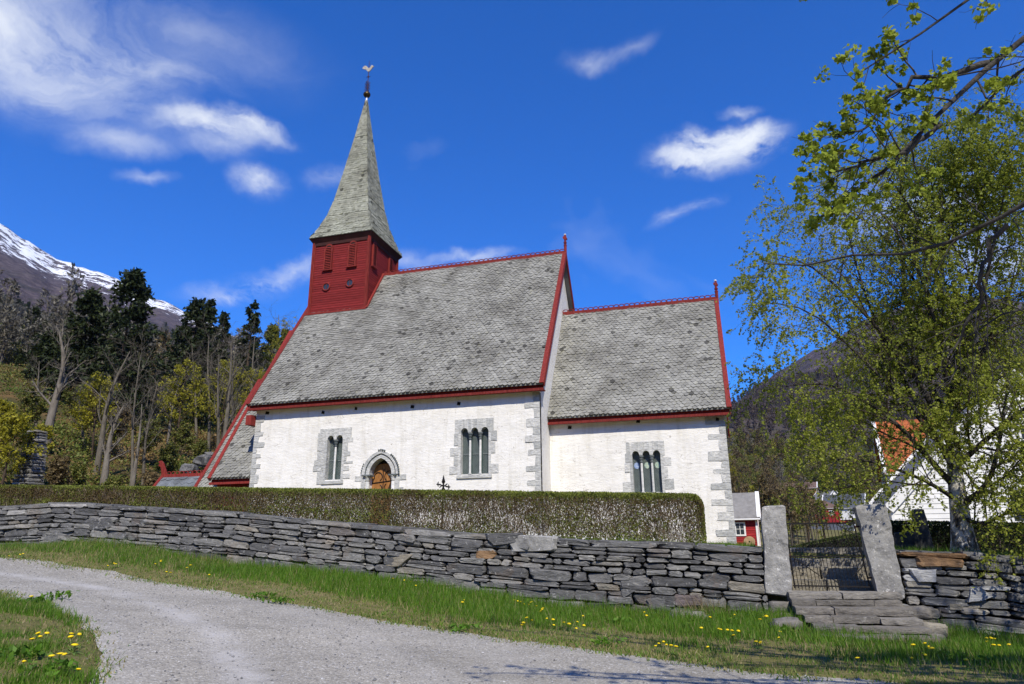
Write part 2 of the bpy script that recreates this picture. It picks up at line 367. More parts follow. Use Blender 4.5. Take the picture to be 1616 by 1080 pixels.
def mk_ground():
    m, nt, bs = newmat('turf'); v = pos(nt)
    n1 = noise(nt, v, 0.45, 7, 0.66); n2 = noise(nt, v, 6, 6, 0.65)
    c = ramp(nt, n1, [(0.3, (0.085, 0.11, 0.028)), (0.46, (0.13, 0.125, 0.042)), (0.56, (0.21, 0.17, 0.08)), (0.72, (0.27, 0.215, 0.125))])
    c = mixc_(nt, 0.6, c, ramp(nt, n2, [(0.3, (0.06, 0.09, 0.02)), (0.5, (0.13, 0.125, 0.045)), (0.72, (0.25, 0.19, 0.11))]))
    sx = nd(nt, 'ShaderNodeSeparateXYZ'); nt.links.new(nd(nt, 'ShaderNodeNewGeometry').outputs['Position'], sx.inputs[0])
    # the hillside west of the church: dry bracken and moss instead of turf
    west = mth(nt, 'MULTIPLY', mth(nt, 'ADD', sx.outputs[0], 22.0), -0.12, clamp=True)
    fl = ramp(nt, noise(nt, v, 0.35, 8, 0.7), [(0.3, (0.035, 0.045, 0.014)), (0.48, (0.075, 0.06, 0.026)), (0.58, (0.135, 0.085, 0.036)), (0.72, (0.09, 0.09, 0.03))])
    c = mixc_(nt, west, c, fl)
    nt.links.new(c, bs.inputs['Base Color']); bs.inputs['Roughness'].default_value = 0.95; bs.inputs['Specular IOR Level'].default_value = 0.1
    bump(nt, bs, noise(nt, v, 9, 7, 0.65), 0.8, 0.06); return m
def mk_mountain():
    m, nt, bs = newmat('mountainside'); v = pos(nt, (0.01, 0.01, 0.01))
    g = nd(nt, 'ShaderNodeNewGeometry'); sx = nd(nt, 'ShaderNodeSeparateXYZ'); nt.links.new(g.outputs['Position'], sx.inputs[0]); z = sx.outputs[2]
    nn = noise(nt, v, 1.3, 8, 0.68); n2 = noise(nt, v, 9.0, 8, 0.7)
    wood = ramp(nt, n2, [(0.3, (0.030, 0.024, 0.032)), (0.5, (0.085, 0.066, 0.073)), (0.7, (0.155, 0.123, 0.12))])
    con = mth(nt, 'GREATER_THAN', noise(nt, v, 2.3, 6, 0.62), 0.545)
    lowm = mth(nt, 'SUBTRACT', 1.0, mth(nt, 'MULTIPLY', z, 1/330.0), clamp=True)
    wood = mixc_(nt, mth(nt, 'MULTIPLY', mth(nt, 'MULTIPLY', con, lowm), 1.2, clamp=True), wood, (0.020, 0.030, 0.014))
    green = ramp(nt, n2, [(0.3, (0.034, 0.042, 0.014)), (0.5, (0.085, 0.092, 0.028)), (0.7, (0.14, 0.12, 0.045))])
    lo = mth(nt, 'SUBTRACT', 1.0, mth(nt, 'MULTIPLY', mth(nt, 'ADD', z, mth(nt, 'MULTIPLY', nn, 120.0)), 1/150.0), clamp=True)
    c = mixc_(nt, lo, wood, green)
    rock = ramp(nt, noise(nt, v, 14, 9, 0.72), [(0.3, (0.05, 0.045, 0.042)), (0.55, (0.11, 0.10, 0.098)), (0.75, (0.2, 0.19, 0.185))])
    hi = mth(nt, 'MULTIPLY', mth(nt, 'ADD', mth(nt, 'ADD', z, mth(nt, 'MULTIPLY', nn, 200.0)), -590.0), 1/70.0, clamp=True)
    c = mixc_(nt, hi, c, rock)
    sn = mth(nt, 'ADD', mth(nt, 'ADD', z, mth(nt, 'MULTIPLY', mth(nt, 'ADD', noise(nt, v, 5.0, 9, 0.75), -0.5), 470.0)), mth(nt, 'MULTIPLY', mth(nt, 'ADD', nn, -0.5), 300.0))
    # the snowfield lies on the west massif only
    wst = mth(nt, 'MULTIPLY', mth(nt, 'ADD', sx.outputs[0], 700.0), -0.1)
    sn = mth(nt, 'ADD', sn, mth(nt, 'MINIMUM', mth(nt, 'MULTIPLY', mth(nt, 'ADD', sx.outputs[0], 1190.0), 0.42), 120.0))
    sn = mth(nt, 'ADD', sn, mth(nt, 'MULTIPLY', mth(nt, 'GREATER_THAN', sx.outputs[0], -560.0), -2000.0))
    snow = mth(nt, 'GREATER_THAN', sn, 535.0)
    c = mixc_(nt, snow, c, (0.86, 0.88, 0.92))
    nt.links.new(c, bs.inputs['Base Color']); bs.inputs['Roughness'].default_value = 0.95; bs.inputs['Specular IOR Level'].default_value = 0.1
    bump(nt, bs, mth(nt, 'ADD', n2, mth(nt, 'MULTIPLY', noise(nt, v, 40, 6, 0.7), 0.4)), 0.55, 20.0); return m
def mk_bark(name, stops, scl=(1, 1, 0.25), scale=6, bs_=0.9):
    m, nt, bs = newmat(name); v = pos(nt, scl)
    c = ramp(nt, noise(nt, v, scale, 7, 0.68, 0.4), stops); nt.links.new(c, bs.inputs['Base Color'])
    bs.inputs['Roughness'].default_value = 0.9; bs.inputs['Specular IOR Level'].default_value = 0.15
    bump(nt, bs, noise(nt, v, scale*2.5, 6, 0.65), bs_, 0.03); return m

# centre of the road's bend and the radii, half-widths and strengths of its worn tracks
TRACK = (-8.1, -34.7, [(14.9, 0.26, 0.8), (13.2, 0.55, 0.36), (16.8, 0.5, 0.16), (18.2, 0.4, 0.14)])
M = {}
M['lime'] = mk_limewash()
M['slate'] = mk_slate('slate', (0.10, 0.099, 0.094), (0.195, 0.194, 0.183), (0.262, 0.261, 0.245), (0.30, 0.29, 0.16), 0.3)
M['slate_spire'] = mk_slate('slate_weathered', (0.13, 0.135, 0.11), (0.235, 0.245, 0.205), (0.31, 0.32, 0.27), (0.21, 0.215, 0.085), 0.5)
M['slate_blue'] = mk_slate('slate_blue', (0.07, 0.08, 0.095), (0.11, 0.125, 0.145), (0.16, 0.18, 0.205), (0.25, 0.27, 0.3), 0.2)
M['red'] = mk_redwood('red_paint')
M['red_board'] = mk_redwood('red_cladding', (0.20, 0.022, 0.022), (0.8, 0.8, 14))
M['red_shed'] = mk_redwood('red_shed_paint', (0.30, 0.022, 0.025), (0.8, 0.8, 8))
M['soap'] = mk_stone('soapstone', [(0.0, (0.44, 0.45, 0.44)), (0.5, (0.53, 0.535, 0.52)), (1.0, (0.63, 0.63, 0.61))], 0.8, (0.76, 0.75, 0.72), scale=2.2)
M['soap_dark'] = mk_stone('carved_soapstone', [(0.0, (0.09, 0.11, 0.115)), (1.0, (0.17, 0.19, 0.195))], 0.15)
M['rubble'] = mk_stone('rubble', [(0.0, (0.085, 0.085, 0.087)), (0.3, (0.14, 0.14, 0.142)), (0.6, (0.195, 0.194, 0.19)), (0.88, (0.245, 0.24, 0.228)), (0.95, (0.255, 0.235, 0.20)), (1.0, (0.36, 0.355, 0.345))], 0.6, (0.42, 0.42, 0.40), 0.16)
M['cap'] = mk_stone('capstone', [(0.0, (0.11, 0.11, 0.112)), (1.0, (0.18, 0.18, 0.18))], 0.6, (0.46, 0.46, 0.44))
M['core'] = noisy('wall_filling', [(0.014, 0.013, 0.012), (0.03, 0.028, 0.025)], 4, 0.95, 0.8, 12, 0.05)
M['step'] = mk_stone('step_stone', [(0.0, (0.15, 0.14, 0.125)), (0.5, (0.205, 0.19, 0.17)), (1.0, (0.26, 0.245, 0.22))], 0.5, (0.36, 0.355, 0.33), 0.3)
M['post'] = mk_stone('granite_post', [(0.0, (0.25, 0.247, 0.238)), (1.0, (0.32, 0.315, 0.305))], 0.9, (0.64, 0.635, 0.615), scale=11, st=0.8)
M['gravel'] = mk_gravel(); M['ground'] = mk_ground(); M['mountain'] = mk_mountain()
M['iron'] = noisy('wrought_iron', [(0.012, 0.012, 0.013), (0.03, 0.026, 0.024)], 12, 0.55, 0.4, 60, 0.004, metal=0.5)
M['rust'] = noisy('rusted_iron', [(0.03, 0.02, 0.018), (0.09, 0.035, 0.03), (0.05, 0.02, 0.03)], 8, 0.7, 0.4, 50, 0.004, metal=0.3)
M['gilt'] = noisy('weathered_gilding', [(0.42, 0.36, 0.26), (0.62, 0.56, 0.45)], 6, 0.5, 0.3, 40, 0.004, metal=0.3)
M['copper'] = noisy('old_copper', [(0.035, 0.025, 0.012), (0.11, 0.07, 0.025)], 7, 0.4, 0.3, 40, 0.004, metal=0.7)
M['white'] = noisy('white_paint', [(0.70, 0.70, 0.69), (0.82, 0.82, 0.81)], 2, 0.6, 0.25, 20, 0.004)
M['door'] = noisy('tarred_oak', [(0.17, 0.065, 0.018), (0.34, 0.15, 0.042), (0.42, 0.21, 0.07)], 3.5, 0.6, 0.5, 9, 0.008, (7, 7, 0.8))
M['soffit'] = noisy('shaded_tar_soffit', [(0.035, 0.012, 0.011), (0.06, 0.016, 0.015)], 3, 0.85, 0.3, 12, 0.01)  # tarred boards, with the shade below the spire eaves in their colour
M['dark'] = noisy('void_shade', [(0.006, 0.005, 0.005), (0.012, 0.011, 0.01)], 3, 0.95, 0)  # near-black colour stands for the shade inside holes, louvres and door recess
M['lead'] = noisy('lead_came', [(0.20, 0.23, 0.23), (0.30, 0.33, 0.33)], 20, 0.6, 0, metal=0.2)
M['tile'] = mk_redwood('clay_tile', (0.42, 0.125, 0.045), (1, 1, 1))
M['shedroof'] = noisy('grey_corrugated_roof', [(0.17, 0.165, 0.16), (0.26, 0.255, 0.25)], 3, 0.85, 0.4, 12, 0.02)
M['darkroof'] = noisy('dark_slate_roof', [(0.045, 0.05, 0.058), (0.10, 0.11, 0.125)], 0.8, 0.6, 0.3, 5, 0.02)
M['ochre'] = noisy('ochre_timber', [(0.36, 0.21, 0.07), (0.5, 0.31, 0.12)], 1.0, 0.7, 0.3, 5, 0.02)
M['brownroof'] = noisy('brown_roof', [(0.11, 0.07, 0.055), (0.17, 0.11, 0.09)], 1.0, 0.8, 0.3, 5, 0.02)
M['tan'] = noisy('tan_sandstone', [(0.30, 0.20, 0.11), (0.45, 0.32, 0.19)], 4, 0.9, 0.4, 25, 0.01)
M['gravestone'] = noisy('dark_gravestone', [(0.035, 0.037, 0.04), (0.08, 0.082, 0.085)], 5, 0.7, 0.4, 30, 0.01)
def mk_glass():
    m, nt, bs = newmat('old_glass'); v = pos(nt, (1, 1, 1))
    c = ramp(nt, noise(nt, v, 4.5, 4, 0.6), [(0.3, (0.035, 0.055, 0.052)), (0.55, (0.07, 0.10, 0.098)), (0.75, (0.11, 0.145, 0.145))])
    nt.links.new(c, bs.inputs['Base Color']); bs.inputs['Roughness'].default_value = 0.16; bs.inputs['Specular IOR Level'].default_value = 0.6
    bump(nt, bs, noise(nt, v, 9, 2, 0.5), 0.25, 0.02); return m
M['glass'] = mk_glass()
M['stain_blue'] = noisy('stained_blue_glass', [(0.10, 0.16, 0.42), (0.30, 0.40, 0.62), (0.5, 0.55, 0.65)], 9, 0.2, 0, spec=0.6)
M['stain_pale'] = noisy('stained_pale_glass', [(0.14, 0.30, 0.33), (0.40, 0.50, 0.40), (0.55, 0.58, 0.5)], 10, 0.2, 0, spec=0.6)
M['pane'] = noisy('window_pane', [(0.02, 0.025, 0.03), (0.05, 0.06, 0.07)], 1, 0.08, 0, spec=0.6)
M['birch_bark'] = mk_bark('birch_bark', [(0.36, (0.03, 0.028, 0.026)), (0.46, (0.17, 0.16, 0.15)), (0.52, (0.52, 0.505, 0.48)), (0.75, (0.78, 0.765, 0.74))], (2.6, 2.6, 1.6), 2.2)
M['twig_dark'] = mk_bark('dark_twig', [(0.3, (0.04, 0.03, 0.024)), (0.7, (0.10, 0.08, 0.062))])
M['bark_grey'] = mk_bark('grey_bark', [(0.25, (0.065, 0.055, 0.043)), (0.5, (0.13, 0.115, 0.092)), (0.75, (0.21, 0.19, 0.155))])
M['bark_pale'] = mk_bark('pale_dead_bark', [(0.25, (0.08, 0.07, 0.055)), (0.5, (0.17, 0.15, 0.125)), (0.75, (0.27, 0.25, 0.215))])
M['bark_brown'] = mk_bark('brown_bark', [(0.3, (0.04, 0.028, 0.02)), (0.7, (0.095, 0.07, 0.05))])
M['lime_bark'] = mk_bark('lime_bark', [(0.3, (0.03, 0.027, 0.025)), (0.55, (0.075, 0.07, 0.064)), (0.75, (0.14, 0.13, 0.115))], (1, 1, 1), 9)
M['birch_leaf'] = leafmat('birch_leaf', [(0.0, (0.19, 0.235, 0.028)), (0.5, (0.32, 0.37, 0.05)), (0.9, (0.44, 0.47, 0.08)), (1.0, (0.5, 0.5, 0.15))], 0.55)
M['lime_leaf'] = leafmat('lime_leaf', [(0.0, (0.17, 0.23, 0.022)), (0.5, (0.30, 0.37, 0.04)), (1.0, (0.45, 0.50, 0.09))], 0.5)
M['spruce'] = leafmat('spruce_needle', [(0.0, (0.013, 0.022, 0.007)), (0.6, (0.030, 0.046, 0.012)), (1.0, (0.065, 0.078, 0.020))], 0.12)
M['yellow_leaf'] = leafmat('spring_maple_leaf', [(0.0, (0.20, 0.20, 0.018)), (0.5, (0.34, 0.32, 0.028)), (1.0, (0.48, 0.43, 0.055))], 0.45)
M['bush_leaf'] = leafmat('bush_leaf', [(0.0, (0.06, 0.08, 0.016)), (0.4, (0.135, 0.16, 0.03)), (0.75, (0.19, 0.18, 0.045)), (1.0, (0.24, 0.17, 0.06))], 0.3)
M['brown_leaf'] = leafmat('budding_brown_twigs', [(0.0, (0.085, 0.055, 0.028)), (0.5, (0.15, 0.11, 0.05)), (1.0, (0.21, 0.165, 0.07))], 0.25)
M['grey_twig'] = leafmat('grey_bare_twigs', [(0.0, (0.085, 0.076, 0.06)), (0.5, (0.145, 0.135, 0.108)), (1.0, (0.21, 0.20, 0.15))], 0.15)
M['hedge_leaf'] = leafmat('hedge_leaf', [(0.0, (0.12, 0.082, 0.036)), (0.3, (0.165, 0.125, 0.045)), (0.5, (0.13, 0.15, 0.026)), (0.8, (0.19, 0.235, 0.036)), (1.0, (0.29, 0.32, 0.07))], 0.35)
M['hedge_twig'] = leafmat('hedge_twig', [(0.0, (0.085, 0.055, 0.034)), (0.6, (0.14, 0.105, 0.07)), (1.0, (0.20, 0.165, 0.125))], 0.05)
M['hedge_shade'] = leafmat('dark_hedge_leaf', [(0.0, (0.014, 0.022, 0.006)), (0.6, (0.035, 0.055, 0.010)), (1.0, (0.085, 0.105, 0.02))], 0.2)  # leaf colours run from dark for shaded sides to lighter for sunlit tops
M['grass'] = leafmat('grass_blade', [(0.0, (0.06, 0.135, 0.010)), (0.5, (0.11, 0.24, 0.018)), (0.82, (0.20, 0.28, 0.045)), (0.92, (0.30, 0.26, 0.11)), (1.0, (0.42, 0.35, 0.19))], 0.4)
M['straw'] = leafmat('dry_grass', [(0.0, (0.16, 0.13, 0.06)), (0.6, (0.28, 0.22, 0.12)), (1.0, (0.40, 0.34, 0.21))], 0.25)
M['petal'] = noisy('dandelion_petal', [(0.72, 0.50, 0.004), (0.85, 0.66, 0.01)], 40, 0.6, 0)
M['stem'] = noisy('green_stem', [(0.07, 0.13, 0.02), (0.12, 0.18, 0.03)], 20, 0.6, 0)
M['white_petal'] = noisy('white_petal', [(0.7, 0.7, 0.66), (0.85, 0.85, 0.82)], 40, 0.6, 0)
M['pebble'] = mk_stone('pebble', [(0.0, (0.14, 0.138, 0.135)), (0.5, (0.29, 0.286, 0.28)), (1.0, (0.5, 0.495, 0.48))], 0.1)

# ------------------------------------------------------------------ terrain
YW = -15.66                                         # front of the churchyard wall
GX = [-60, -40, -12.5, -9, -4, 0, 2, 4.6, 8, 12, 30, 80]
GZ = [2.6, 1.4, -.2, -.4, -.75, -1.07, -1.28, -1.45, -1.58, -1.72, -2.2, -2.6]
BX = [-40, -12.5, -8.6, -6.4, -4, -2.3, -.6, 1.2, 1.9, 3.05, 4.2, 6.5, 7.7, 8.9, 11.7, 13.1, 20, 40]
BZ = [1.3, -.08, .0, -.2, -.54, -.66, -.76, -.97, -1.1, -1.24, -1.4, -1.51, -1.49, -1.42, -1.7, -1.85, -2.1, -2.4]
TX = [-40, -16, -12.9, -10.5, -7.1, -4.5, -2.4, -1.4, 1.7, 4, 7.7, 8.6, 11.25, 13, 13.4, 16, 20]
TZ = [2.3, 1.3, 1.2, 1.26, 1.03, .85, .65, .55, .29, .12, -.06, -.12, -.2, -.28, -.36, -.5, -.7]
wall_base = lambda x: np.interp(x, BX, BZ)
wall_top = lambda x: np.interp(x, TX, TZ)
NEX = [-60, -30, -16, -9.16, -5.9, -0.27, 1.9, 4.6, 6.5, 8.2, 10, 16, 30, 60]
NEY = [-13.2, -16.3, -17.2, -18.1, -18.3, -19.4, -19.75, -20.5, -21.1, -21.6, -21.7, -22.6, -24.5, -28]
SEX = [-60, -30, -12, -3.64, -2.7, 0.1, 1.27, 2.03, 2.35, 2.45, 60]
SEY = [-17.5, -19.5, -20.9, -22.4, -22.7, -24.05, -25, -25.9, -27.5, -44, -44]
def road_n(x): return np.interp(x, NEX, NEY)+0.55*(fbm(np.asarray(x)*1.3, np.asarray(x)*0+3.3, 4, 40)-0.47)
def road_s(x): return np.interp(x, SEX, SEY)-0.45*(fbm(np.asarray(x)*1.5, np.asarray(x)*0+9.1, 4, 44)-0.47)
def near_z(x, y):
    x = np.asarray(x, float); y = np.asarray(y, float)
    g = np.interp(x, GX, GZ); zb = wall_base(x)
    front = g+(zb-g)*sstep(-19.8, -15.9, y)+0.05*(fbm(x*0.8, y*0.8, 3, 5)-0.44)*sstep(-18.5, -17.0, y)
    cy = np.interp(x, [-60, -30, -16, -12, 0, 8, 13, 25, 60], [3.4, 2.2, 1.15, .95, .22, -.16, -.34, -.9, -1.4])
    cy = cy+sstep(-14, 0, y)*np.interp(x, [-30, -16, 0, 8, 16], [.3, .2, .15, .14, -.3])+0.10*(fbm(x*0.5, y*0.5, 3, 9)-0.44)
    # hollow for the steps inside the gate
    notch = sstep(8.7, 9.05, x)*(1-sstep(10.8, 11.15, x))*(1-sstep(-14.1, -13.3, y)); cy = cy+(-1.10-cy)*notch
    z = np.where(y > -15.3, cy, front)
    q = -(x+24)*0.95+(y-4)*0.31
    hm = 42.0
    hill = hm*(1-np.exp(-0.40*np.maximum(0, q-1.5)/hm))+sstep(0, 25, q)*(fbm(x*0.09, y*0.09, 4, 21)-0.47)*6
    z = z+np.maximum(hill, 0)
    z = z+0.055*np.maximum(0, y-62)+sstep(60, 130, y)*(fbm(x*0.02, y*0.02, 3, 31)-0.45)*5
    return z
# skyline of the mountains as bearing (degrees left of north) and slope of the sight line
_sk = [(-420, 120), (-200, 235), (0, 352), (30, 372), (60, 394), (90, 412), (120, 418), (150, 424), (200, 450), (250, 474), (300, 497), (350, 521), (400, 548), (460, 580), (560, 620), (700, 660), (900, 690), (1050, 690), (1140, 652), (1165, 634), (1200, 606), (1240, 584), (1330, 528), (1400, 490), (1480, 462), (1560, 470), (1616, 478), (1900, 480)]
SKA = []; SKT = []
for U_, V_ in _sk:
    d_ = ray(U_, V_); SKA.append(math.degrees(atan2(d_[0], d_[1]))); SKT.append(d_[2]/math.hypot(d_[0], d_[1]))
SKA = [-180, -130]+SKA+[95, 140, 180]; SKT = [0.22, 0.30]+SKT+[0.33, 0.26, 0.22]
R0, RR = 225.0, 1500.0
def terrain_z(x, y):
    x = np.asarray(x, float); y = np.asarray(y, float)
    z = near_z(x, y)
    dx = x-CAM[0]; dy = y-CAM[1]; r = np.hypot(dx, dy); a = np.degrees(np.arctan2(dx, dy))
    tE = np.interp(a, SKA, SKT)
    zr = RR*tE*(1+0.018*(fbm(a*1.3, a*0+2, 4, 61)-0.47)*2)+CAM[2]
    t = (r-R0)/(RR-R0)
    rough = (fbm(x*0.006, y*0.006, 5, 71)-0.47)*150*np.clip(t, 0, 1)*np.clip(1.02-t, 0, 1)*2.2
    zb_ = np.minimum(z, 46)
    up = zb_+(zr-zb_)*np.clip(t, 0, 1)**1.22+rough
    back = (zr)*(1-0.9*np.clip(t-1, 0, 1))
    zm = np.where(t < 1, up, back)
    w = sstep(R0-20, R0+10, r)
    return np.where(t > 0, zm, z)*w+z*(1-w)
def on_ground(U, V, dmin=4.0, dmax=400.0):
    d = ray(U, V); h = math.hypot(d[0], d[1]); D = np.exp(np.linspace(math.log(dmin), math.log(dmax), 1500))
    P = CAM[None, :]+d[None, :]*(D/h)[:, None]
    z = terrain_z(P[:, 0], P[:, 1]); i = int(np.argmax(P[:, 2] < z))
    return np.array([P[i, 0], P[i, 1], float(z[i])])
def in_road(x, y): return (y < road_n(x)) & (y > road_s(x))

def grid_obj(name, X, Y, Z, mat, kind='structure', wrap=False):
    n, m = X.shape; V = np.stack([X, Y, Z], -1).reshape(-1, 3)
    i, j = np.meshgrid(np.arange(n-1), np.arange(m if wrap else m-1), indexing='ij'); j2 = (j+1) % m
    F = np.stack([i*m+j, i*m+j2, (i+1)*m+j2, (i+1)*m+j], -1).reshape(-1, 4)
    me = bpy.data.meshes.new(name); me.vertices.add(len(V)); me.vertices.foreach_set('co', V.reshape(-1).astype(np.float32))
    me.loops.add(len(F)*4); me.loops.foreach_set('vertex_index', F.reshape(-1).astype(np.int32))
    me.polygons.add(len(F)); me.polygons.foreach_set('loop_start', np.arange(0, len(F)*4, 4, dtype=np.int32)); me.update(calc_edges=True)
    o = obj(name, me, mat, None, True); o['kind'] = kind
    return o
rads = np.concatenate([np.exp(np.linspace(math.log(0.4), math.log(5), 30))[:-1], np.exp(np.linspace(math.log(5), math.log(34), 150))[:-1], np.exp(np.linspace(math.log(34), math.log(262), 48))])
azs = np.radians(np.concatenate([np.arange(-180, -62, 2.0), np.arange(-62, 30, 0.35), np.arange(30, 180, 2.0)]))
A_, R_ = np.meshgrid(azs, rads); X_ = CAM[0]+R_*np.sin(A_); Y_ = CAM[1]+R_*np.cos(A_)
Z_ = near_z(X_, Y_); Z_ = np.where(in_road(X_, Y_), Z_-0.07, Z_)
Z_ = np.where(R_ > 240, Z_-2.0*(R_-240)/20, Z_)
grid_obj('ground', X_, Y_, Z_, M['ground'], wrap=True)['label'] = 'grass and bracken covered ground rising to the west'
rm = np.concatenate([np.linspace(228, 420, 24)[:-1], np.linspace(420, RR, 62), np.linspace(RR+40, 1850, 8)])
for nm, a0, a1, st_, lab in (('mountain', -180, -12, 0.45, 'snow streaked mountain above the forest on the left'), ('mountain', -12, 180, 0.6, 'brown wooded mountain behind the birch on the right')):
    A_, R_ = np.meshgrid(np.radians(np.arange(a0, a1+1e-6, st_)), rm); X_ = CAM[0]+R_*np.sin(A_); Y_ = CAM[1]+R_*np.cos(A_)
    tag(grid_obj(nm, X_, Y_, terrain_z(X_, Y_), M['mountain']), lab)
# the gravel road
xs = np.concatenate([np.linspace(-50, -14, 60)[:-1], np.arange(-14, 1.0, 0.12), np.arange(1.0, 2.6, 0.03), np.arange(2.6, 14, 0.12), np.linspace(14, 45, 40)])
tt = np.linspace(0, 1, 70)[:, None]
n_, s_ = road_n(xs)[None, :], road_s(xs)[None, :]
Yr = s_+(n_-s_)*(1-(1-tt)**1.6); Xr = np.broadcast_to(xs[None, :], Yr.shape)
Zr = near_z(Xr, Yr)-0.012+0.02*(fbm(Xr*1.1, Yr*1.1, 3, 51)-0.44)
tag(grid_obj('road', Xr, Yr, Zr, M['gravel']), 'grey gravel road bending past the churchyard wall')
# loose stones on it
rp = np.random.default_rng(5); cand = np.stack([rp.uniform(-9, 12, 36000), rp.uniform(-27.5, -17.5, 36000)], 1)
cand = cand[(cand[:, 1] < road_n(cand[:, 0])+rp.exponential(.16, len(cand))) & (cand[:, 1] > road_s(cand[:, 0])-rp.exponential(.14, len(cand)))][:8000]
def pebbles(name, P2, smin, smax, rng, lift=0.35):
    n = len(P2); z = near_z(P2[:, 0], P2[:, 1])-0.008
    oc = np.array([[1, 0, 0], [0.2, 1, 0], [-1, 0.1, 0], [-0.1, -1, 0], [0.1, 0.05, 0.75]])
    s = (smin*(smax/smin)**(rng.random(n)**2.2))[:, None, None]; th = rng.random(n)*6.28
    ob = oc[None]*(0.7+0.6*rng.random((n, 5, 3))); rx = ob[..., 0]*np.cos(th)[:, None]-ob[..., 1]*np.sin(th)[:, None]; ry = ob[..., 0]*np.sin(th)[:, None]+ob[..., 1]*np.cos(th)[:, None]
    V = np.stack([rx, ry, ob[..., 2]], -1)*s+np.stack([P2[:, 0], P2[:, 1], z], -1)[:, None, :]
    T = np.array([[0, 1, 4], [1, 2, 4], [2, 3, 4], [3, 0, 4]]); F = (np.arange(n)[:, None, None]*5+T[None]).reshape(-1, 3)
    me = bpy.data.meshes.new(name); me.vertices.add(n*5); me.vertices.foreach_set('co', V.reshape(-1).astype(np.float32))
    me.loops.add(len(F)*3); me.loops.foreach_set('vertex_index', F.reshape(-1).astype(np.int32)); me.polygons.add(len(F)); me.polygons.foreach_set('loop_start', np.arange(0, len(F)*3, 3, dtype=np.int32)); me.update(calc_edges=True)
    return me
tag(obj('loose_gravel', pebbles('loose_gravel', cand, 0.006, 0.022, rp), M['pebble'], None, True), 'loose pale gravel stones scattered over the road', 'gravel', None, 'stuff')

# ------------------------------------------------------------------ the church
W, EZ, RZ, OV, VO, LN = 12.0, 7.47, 16.97, 0.47, 0.285, 16.0
LC, WC, CEZ, CRZ = 8.5, 8.10, 6.12, 13.05
YM = W/2; YC = YM-WC/2
SL = (RZ-EZ)/(YM+OV); CSL = (CRZ-CEZ)/(WC/2+OV)
church = thing('church', 'white stone church with grey slate roofs, red steeple tower and tall spire', 'church', (-4.0, YM, 0.3))

def wall_panel(name, x0, x1, z0, z1, yw, holes, mat, parent, flipx=False):
    """limewashed south wall with openings, slightly uneven"""
    xs_ = set(np.round(np.linspace(x0, x1, int((x1-x0)/0.28)), 4)); zs_ = set(np.round(np.linspace(z0, z1, int((z1-z0)/0.28)), 4))
    for a, b, c, d in holes: xs_ |= {a, b}; zs_ |= {c, d}
    def thin(s, keep):
        out = []
        for q in sorted(s):
            if out and q-out[-1] < 0.06:
                if q in keep: out[-1] = q
                continue
            out.append(q)
        return np.array(out)
    xs_ = thin(xs_, {q for h in holes for q in h[:2]}); zs_ = thin(zs_, {q for h in holes for q in h[2:]})
    m = MB(); nx, nz_ = len(xs_), len(zs_)
    XX, ZZ = np.meshgrid(xs_, zs_, indexing='ij'); YY = yw+0.045*(fbm(XX*1.7, ZZ*2.8, 4, 3)-0.47)+0.03*(fbm(XX*0.4, ZZ*0.4, 2, 8)-0.4)
    for a, b, c, d in holes:
        on = (XX >= a-1e-6) & (XX <= b+1e-6) & (ZZ >= c-1e-6) & (ZZ <= d+1e-6); YY[on] = yw
    m.v = [tuple(q) for q in np.stack([XX, YY, ZZ], -1).reshape(-1, 3)]
    for i in range(nx-1):
        for k in range(nz_-1):
            cx_, cz_ = (xs_[i]+xs_[i+1])/2, (zs_[k]+zs_[k+1])/2
            if any(a < cx_ < b and c < cz_ < d for a, b, c, d in holes): continue
            m.f.append((i*nz_+k, (i+1)*nz_+k, (i+1)*nz_+k+1, i*nz_+k+1))
    for a, b, c, d in holes:            # reveals
        y2 = yw+0.7
        m.add([(a, yw, c), (a, y2, c), (a, y2, d), (a, yw, d)], [(0, 1, 2, 3)]); m.add([(b, yw, c), (b, y2, c), (b, y2, d), (b, yw, d)], [(3, 2, 1, 0)])
        m.add([(a, yw, d), (b, yw, d), (b, y2, d), (a, y2, d)], [(0, 1, 2, 3)]); m.add([(a, yw, c), (b, yw, c), (b, y2, c), (a, y2, c)], [(3, 2, 1, 0)])
        m.add([(a-.01, y2, c-.01), (b+.01, y2, c-.01), (b+.01, y2, d+.01), (a-.01, y2, d+.01)], [(0, 1, 2, 3)])
    return m
# openings: x0, x1, z0, z1
H_TWIN = (-11.58, -10.48, 3.22, 5.72); H_DOOR = (-9.00, -7.66, 0.7, 4.30); H_TRI = (-4.14, -2.50, 3.26, 5.72); H_CH = (3.96, 5.50, 2.30, 4.48)
m = wall_panel('nave', -LN, 0, -0.3, EZ-0.1, 0.0, [H_TWIN, H_DOOR, H_TRI], M['lime'], church)
gab = lambda x, y0, y1, ez, rz, z0: [(x, y0, z0), (x, y1, z0), (x, y1, ez), (x, (y0+y1)/2, rz), (x, y0, ez)]
gz = EZ+OV*SL-0.25
m.add(gab(0, 0, W, gz, gz+SL*YM, -0.3), [(0, 1, 2, 3, 4)]); m.add(gab(-LN, 0, W, gz, gz+SL*YM, -0.3), [(4, 3, 2, 1, 0)])
m.add([(-LN, W, -0.3), (0, W, -0.3), (0, W, gz), (-LN, W, gz)], [(3, 2, 1, 0)]); m.add([(-LN, 0, EZ-0.1), (0, 0, EZ-0.1), (0, 0, gz), (-LN, 0, gz)], [(0, 1, 2, 3)])
nave_wall = m.build('nave_wall', M['lime'], church)
m = wall_panel('chancel', 0.002, LC, -0.5, CEZ-0.1, YC, [H_CH], M['lime'], church)
cgz = CEZ+OV*CSL-0.25
